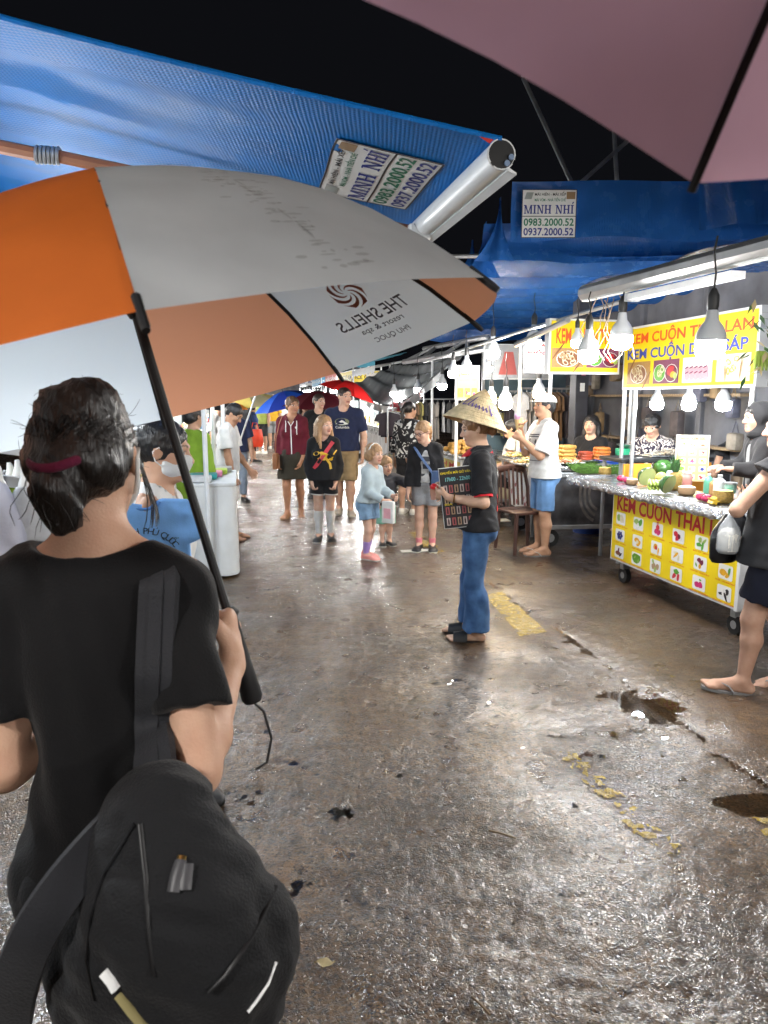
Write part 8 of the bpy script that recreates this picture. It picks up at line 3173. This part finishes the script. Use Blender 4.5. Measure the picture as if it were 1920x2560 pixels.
for k in range(80):
    # flyaways: curls that leave the crown, the nape and the sides
    th, el = rg_.uniform(0, 2 * math.pi), rg_.uniform(-.3, 1.5)
    d0 = np.array([math.cos(th) * math.cos(el), math.sin(th) * math.cos(el), math.sin(el)])
    if d0[1] > .55 and d0[2] < .45:
        continue
    p = ctr + d0 * rad
    d = nrm(d0 * .6 + rg_.normal(size=3) * .8)
    cv = rg_.normal(size=3) * .42
    pts = []
    L_ = rg_.uniform(.02, .07)
    for i in range(7):
        pts.append(hp(*p))
        p = p + d * L_
        d = nrm(d + cv + np.array([0, -.03, -.10]))
    sm.tube(pts, [.0004] * 6 + [.0002], 3, cap=False)
for k in range(45):
    # tail strands below the tie
    p = np.array([-.08 + rg_.normal() * .15, -1.12 + rg_.normal() * .12, -.10])
    d = nrm(np.array([rg_.normal() * .25, -.25 + rg_.normal() * .25, -1]))
    pts = []
    for i in range(8):
        pts.append(hp(*p))
        p = p + d * rg_.uniform(.08, .17)
        d = nrm(d + rg_.normal(size=3) * .32 + np.array([.03, .16, -.1]))
    sm.tube(pts, [.0007] * 7 + [.0003], 3, cap=False)
for k in range(10):
    # a loose lock in front of the ear
    p = np.array([.74, .10 + rg_.normal() * .04, .05])
    d = nrm(np.array([.15, .05, -1]))
    pts = []
    for i in range(9):
        pts.append(hp(*p))
        p = p + d * .15
        d = nrm(d + np.array([.07 - .035 * i, -.02 * i, 0]) + rg_.normal(size=3) * .03)
    sm.tube(pts, [.0011] * 8 + [.0004], 3, cap=False)
so_ = sm.build('hair_strands', HM, r, True)
so_['kind'] = 'stuff'
MB().tube([hp(.60, .3, -.25), hp(.80, -.02, .16), hp(.84, -.20, .0), hp(.80, -.16, -.25), hp(.60, .2, -.55)], .0035, 6).build('mask_loop', TILE, r, True)
F = Field(q.HC - 1.6 * q.a, q.HC + 1.6 * q.a, .007)
F.put(ell(hp(0, .24, -.36), np.array([.64, .76, .60]) * a, HA), 0)
F.cut(hp(0, .42, 0), -HA[:, 1])
F.cut(hp(0, .5, .0), HA[:, 2])
V, Q = F.mesh()
wear(r, 'face_mask', np_mesh('face_mask', V, Q), MASKM)

# wrist cord of the umbrella
e = -UF[0] * .61 + np.array([.014, 0, 0])
MB().tube([e, e + np.array([.02, 0, -.02]), e + np.array([.035, -.01, -.07]), e + np.array([.025, -.01, -.12]), e + np.array([.005, -.02, -.13])], .0025, 6).build('wrist_cord', MATS['umbrella_black'], UO, True)

# ------------------------------------------------------------------ backpack
bp_ = empty('backpack', 'black backpack hanging by one strap from the right shoulder of the woman in front', 'backpack', (0, 0, 0))
PACK = fabric('backpack_black', (.008, .0085, .010), rough=.75, bump=.35)
bx = lambda px, py, Y: at(px, py, Y)
F = Field((-.62, .60, .55), (-.05, 1.05, 1.22), .008)
lean_ = axes_from((-.10, .05, 1), (0, 1, 0))
F.put(ell(bx(415, 2240, .88), (.098, .075, .165), lean_), 0)
F.put(ell(bx(360, 2430, .86), (.135, .085, .15), lean_), .08)
F.put(ell(bx(520, 2380, .86), (.115, .08, .16), lean_), .08)
F.put(ell(bx(402, 2045, .92), (.062, .045, .08), lean_), .06)
F.put(ell(bx(640, 2330, .88), (.060, .05, .07)), .03)
F.put(ell(bx(420, 2420, .80), (.12, .05, .12), lean_), .03)
F.wrinkle(.010, 17, 7)
F.wrinkle(.004, 45, 9)
V, Q = F.mesh()
body_ = link('pack_body', np_mesh('pack_body', V, Q), PACK, bp_)
bvp = BVHTree.FromPolygons([v.co for v in body_.data.vertices], [tuple(p.vertices) for p in body_.data.polygons])


def on_pack(px, py, off=.003):
    p = at(px, py, .5)
    d = nrm(p - np.array([0, 0, CAM_H]))
    h = bvp.ray_cast(Vector((0, 0, CAM_H)), Vector(d), 3.0)
    return (np.array(h[0]) - d * off) if h[0] is not None else at(px, py, .86)


def seam(name, pts, w, m, flat=(1, .5)):
    P_ = [on_pack(*p) for p in pts]
    return MB().tube(P_, w, 6, flat=flat).build(name, m, bp_, True)


STRAPM = fabric('strap_black', (.019, .020, .024), rough=.7)
ZIP = mat('zip_black', (.006, .006, .007), .45)
# zip running round the pack and a front pocket
seam('zip', [(335, 2060), (305, 2110), (260, 2180), (225, 2300), (215, 2400), (235, 2500)], .0035, ZIP)
seam('zip', [(690, 2215), (655, 2290), (610, 2370), (560, 2440), (520, 2480)], .004, ZIP)
seam('panel_seam', [(350, 2060), (355, 2110), (365, 2200), (370, 2320), (385, 2440)], .003, ZIP)
o = seam('pull_tab', [(452, 2150), (440, 2190), (432, 2230)], .008, mat('tab_grey', (.06, .06, .065), .45))
o = seam('pull_tab', [(466, 2160), (462, 2200), (460, 2225)], .009, MATS['tab_grey'])
seam('zip_slider', [(455, 2140), (448, 2165)], .006, mat('brass', (.45, .30, .10), .3, metal=1))
seam('white_tag', [(262, 2428), (280, 2450), (292, 2470)], .009, TILE, (1, .6))
seam('drawcord', [(296, 2485), (330, 2530), (365, 2570)], .007, mat('cord_yellow', (.28, .24, .10), .7))
seam('white_piping', [(690, 2405), (670, 2460), (640, 2505), (620, 2530)], .0022, TILE)
# shoulder strap following the back
sh = np.array([FW[0], FW[1], 0])
sx_ = .105
FSH = [c for c in FR.children if c.name.startswith('t_shirt')][0]
bvs = BVHTree.FromPolygons([v.co + Vector(FW) for v in FSH.data.vertices], [tuple(p.vertices) for p in FSH.data.polygons])


def on_shirt(px, py, off=.009):
    d = nrm(at(px, py, .5) - np.array([0, 0, CAM_H]))
    h_ = bvs.ray_cast(Vector((0, 0, CAM_H)), Vector(d), 3.0)
    return (np.array(h_[0]) - d * off) if h_[0] is not None else at(px, py, 1.05)


front = [at(412, 1428, 1.20), at(402, 1416, 1.13)] + [on_shirt(*p_) for p_ in ((397, 1450), (393, 1520), (389, 1620), (386, 1720), (384, 1810))] + [at(384, 1890, .965), at(388, 2010, .945)]


def ribbon(pts, w, th, nrm_, name, m, par):
    """a padded strap: rectangular section swept along pts"""
    pts = [np.array(p, float) for p in pts]
    # smooth
    for _ in range(2):
        q2 = [pts[0]]
        for a_, b_ in zip(pts[:-1], pts[1:]):
            q2 += [a_ * .75 + b_ * .25, a_ * .25 + b_ * .75]
        q2.append(pts[-1])
        pts = q2
    vs, n = [], len(pts)
    for i, p in enumerate(pts):
        d = nrm(pts[min(i + 1, n - 1)] - pts[max(i - 1, 0)])
        s_ = nrm(np.cross(d, nrm_(p, d)))
        u_ = np.cross(s_, d)
        for cx_, cy_ in ((-1, -1), (-.9, 1), (0, 1.15), (.9, 1), (1, -1)):
            vs.append(p + s_ * cx_ * w / 2 + u_ * cy_ * th / 2)
    fs = []
    for i in range(n - 1):
        for j in range(5):
            fs.append((i * 5 + j, i * 5 + (j + 1) % 5, (i + 1) * 5 + (j + 1) % 5, (i + 1) * 5 + j))
    fs += [tuple(range(5)), tuple((n - 1) * 5 + j for j in range(5))]
    return MB().add(vs, fs).build(name, m, par, True)


ribbon(front, .062, .014, lambda p, d: np.array([0, -1, .35]), 'shoulder_strap', STRAPM, bp_)
ribbon([p + np.array([-.0, -.008, .004]) for p in front], .022, .006, lambda p, d: np.array([0, -1, .35]), 'strap_webbing', STRAPM, bp_)
ribbon([at(345, 2010, .92), at(250, 2110, .86), at(150, 2230, .80), at(75, 2350, .78), at(30, 2480, .80), at(10, 2640, .84), at(30, 2760, .88)], .058, .014, lambda p, d: np.array([.3, -1, .3]), 'loose_strap', STRAPM, bp_)
ribbon([at(325, 2005, .93), at(348, 1955, .95), at(385, 1942, .95), at(420, 1965, .93)], .024, .008, lambda p, d: np.array([0, -1, .2]), 'grab_loop', STRAPM, bp_)

# ------------------------------------------------------------------ litter on the street
o = empty('dead_leaf', 'small pale dead leaf on the wet street at the lower middle', 'leaf', tuple(ground(812, 2413) + np.array([0, 0, .006])))
P = np.array([[(x * .03, y * .014 * (1 - x * x) + .003 * math.sin(x * 7), .004 * math.sin(3 * x + 2 * y) + .004) for y in (-1, -.3, .3, 1)] for x in np.linspace(-1, 1, 8)])
MB().grid(P).build('blade', mat('leaf_pale', (.45, .36, .18), .6), o, True)
for lb, a, b in (('thin wooden stick lying on the wet street in the middle', (1222, 2082), (1290, 2102)), ('short wooden stick lying near the lower edge of the street', (1180, 2500), (1225, 2545))):
    p0, p1 = ground(*a) + np.array([0, 0, .010]), ground(*b) + np.array([0, 0, .010])
    o = empty('stick', lb, 'stick', tuple(p0))
    MB().tube([(0, 0, 0), (p1 - p0) * .5 + np.array([0, 0, .003]), p1 - p0], .0035, 6).build('wood', mat('stick_wood', (.22, .15, .08), .6), o)
o = empty('paper_scrap', 'flat pale scrap of card under the shoes of the girl with glasses', 'litter', tuple(ground(1050, 1376) + np.array([0, 0, .007])), .2)
MB().box((-.05, -.04, .002), (.34, .10, .005), bev=.001).build('card', PALEBOX, o)
o = empty('tent_pole', 'slanted grey metal pole behind the man in white', 'pole', (0, 0, 0))
MB().tube([at(588, 1138, 9.6), at(646, 968, 9.9), at(662, 920, 10.0)], .014, 8).build('tube', STEEL, o, True)
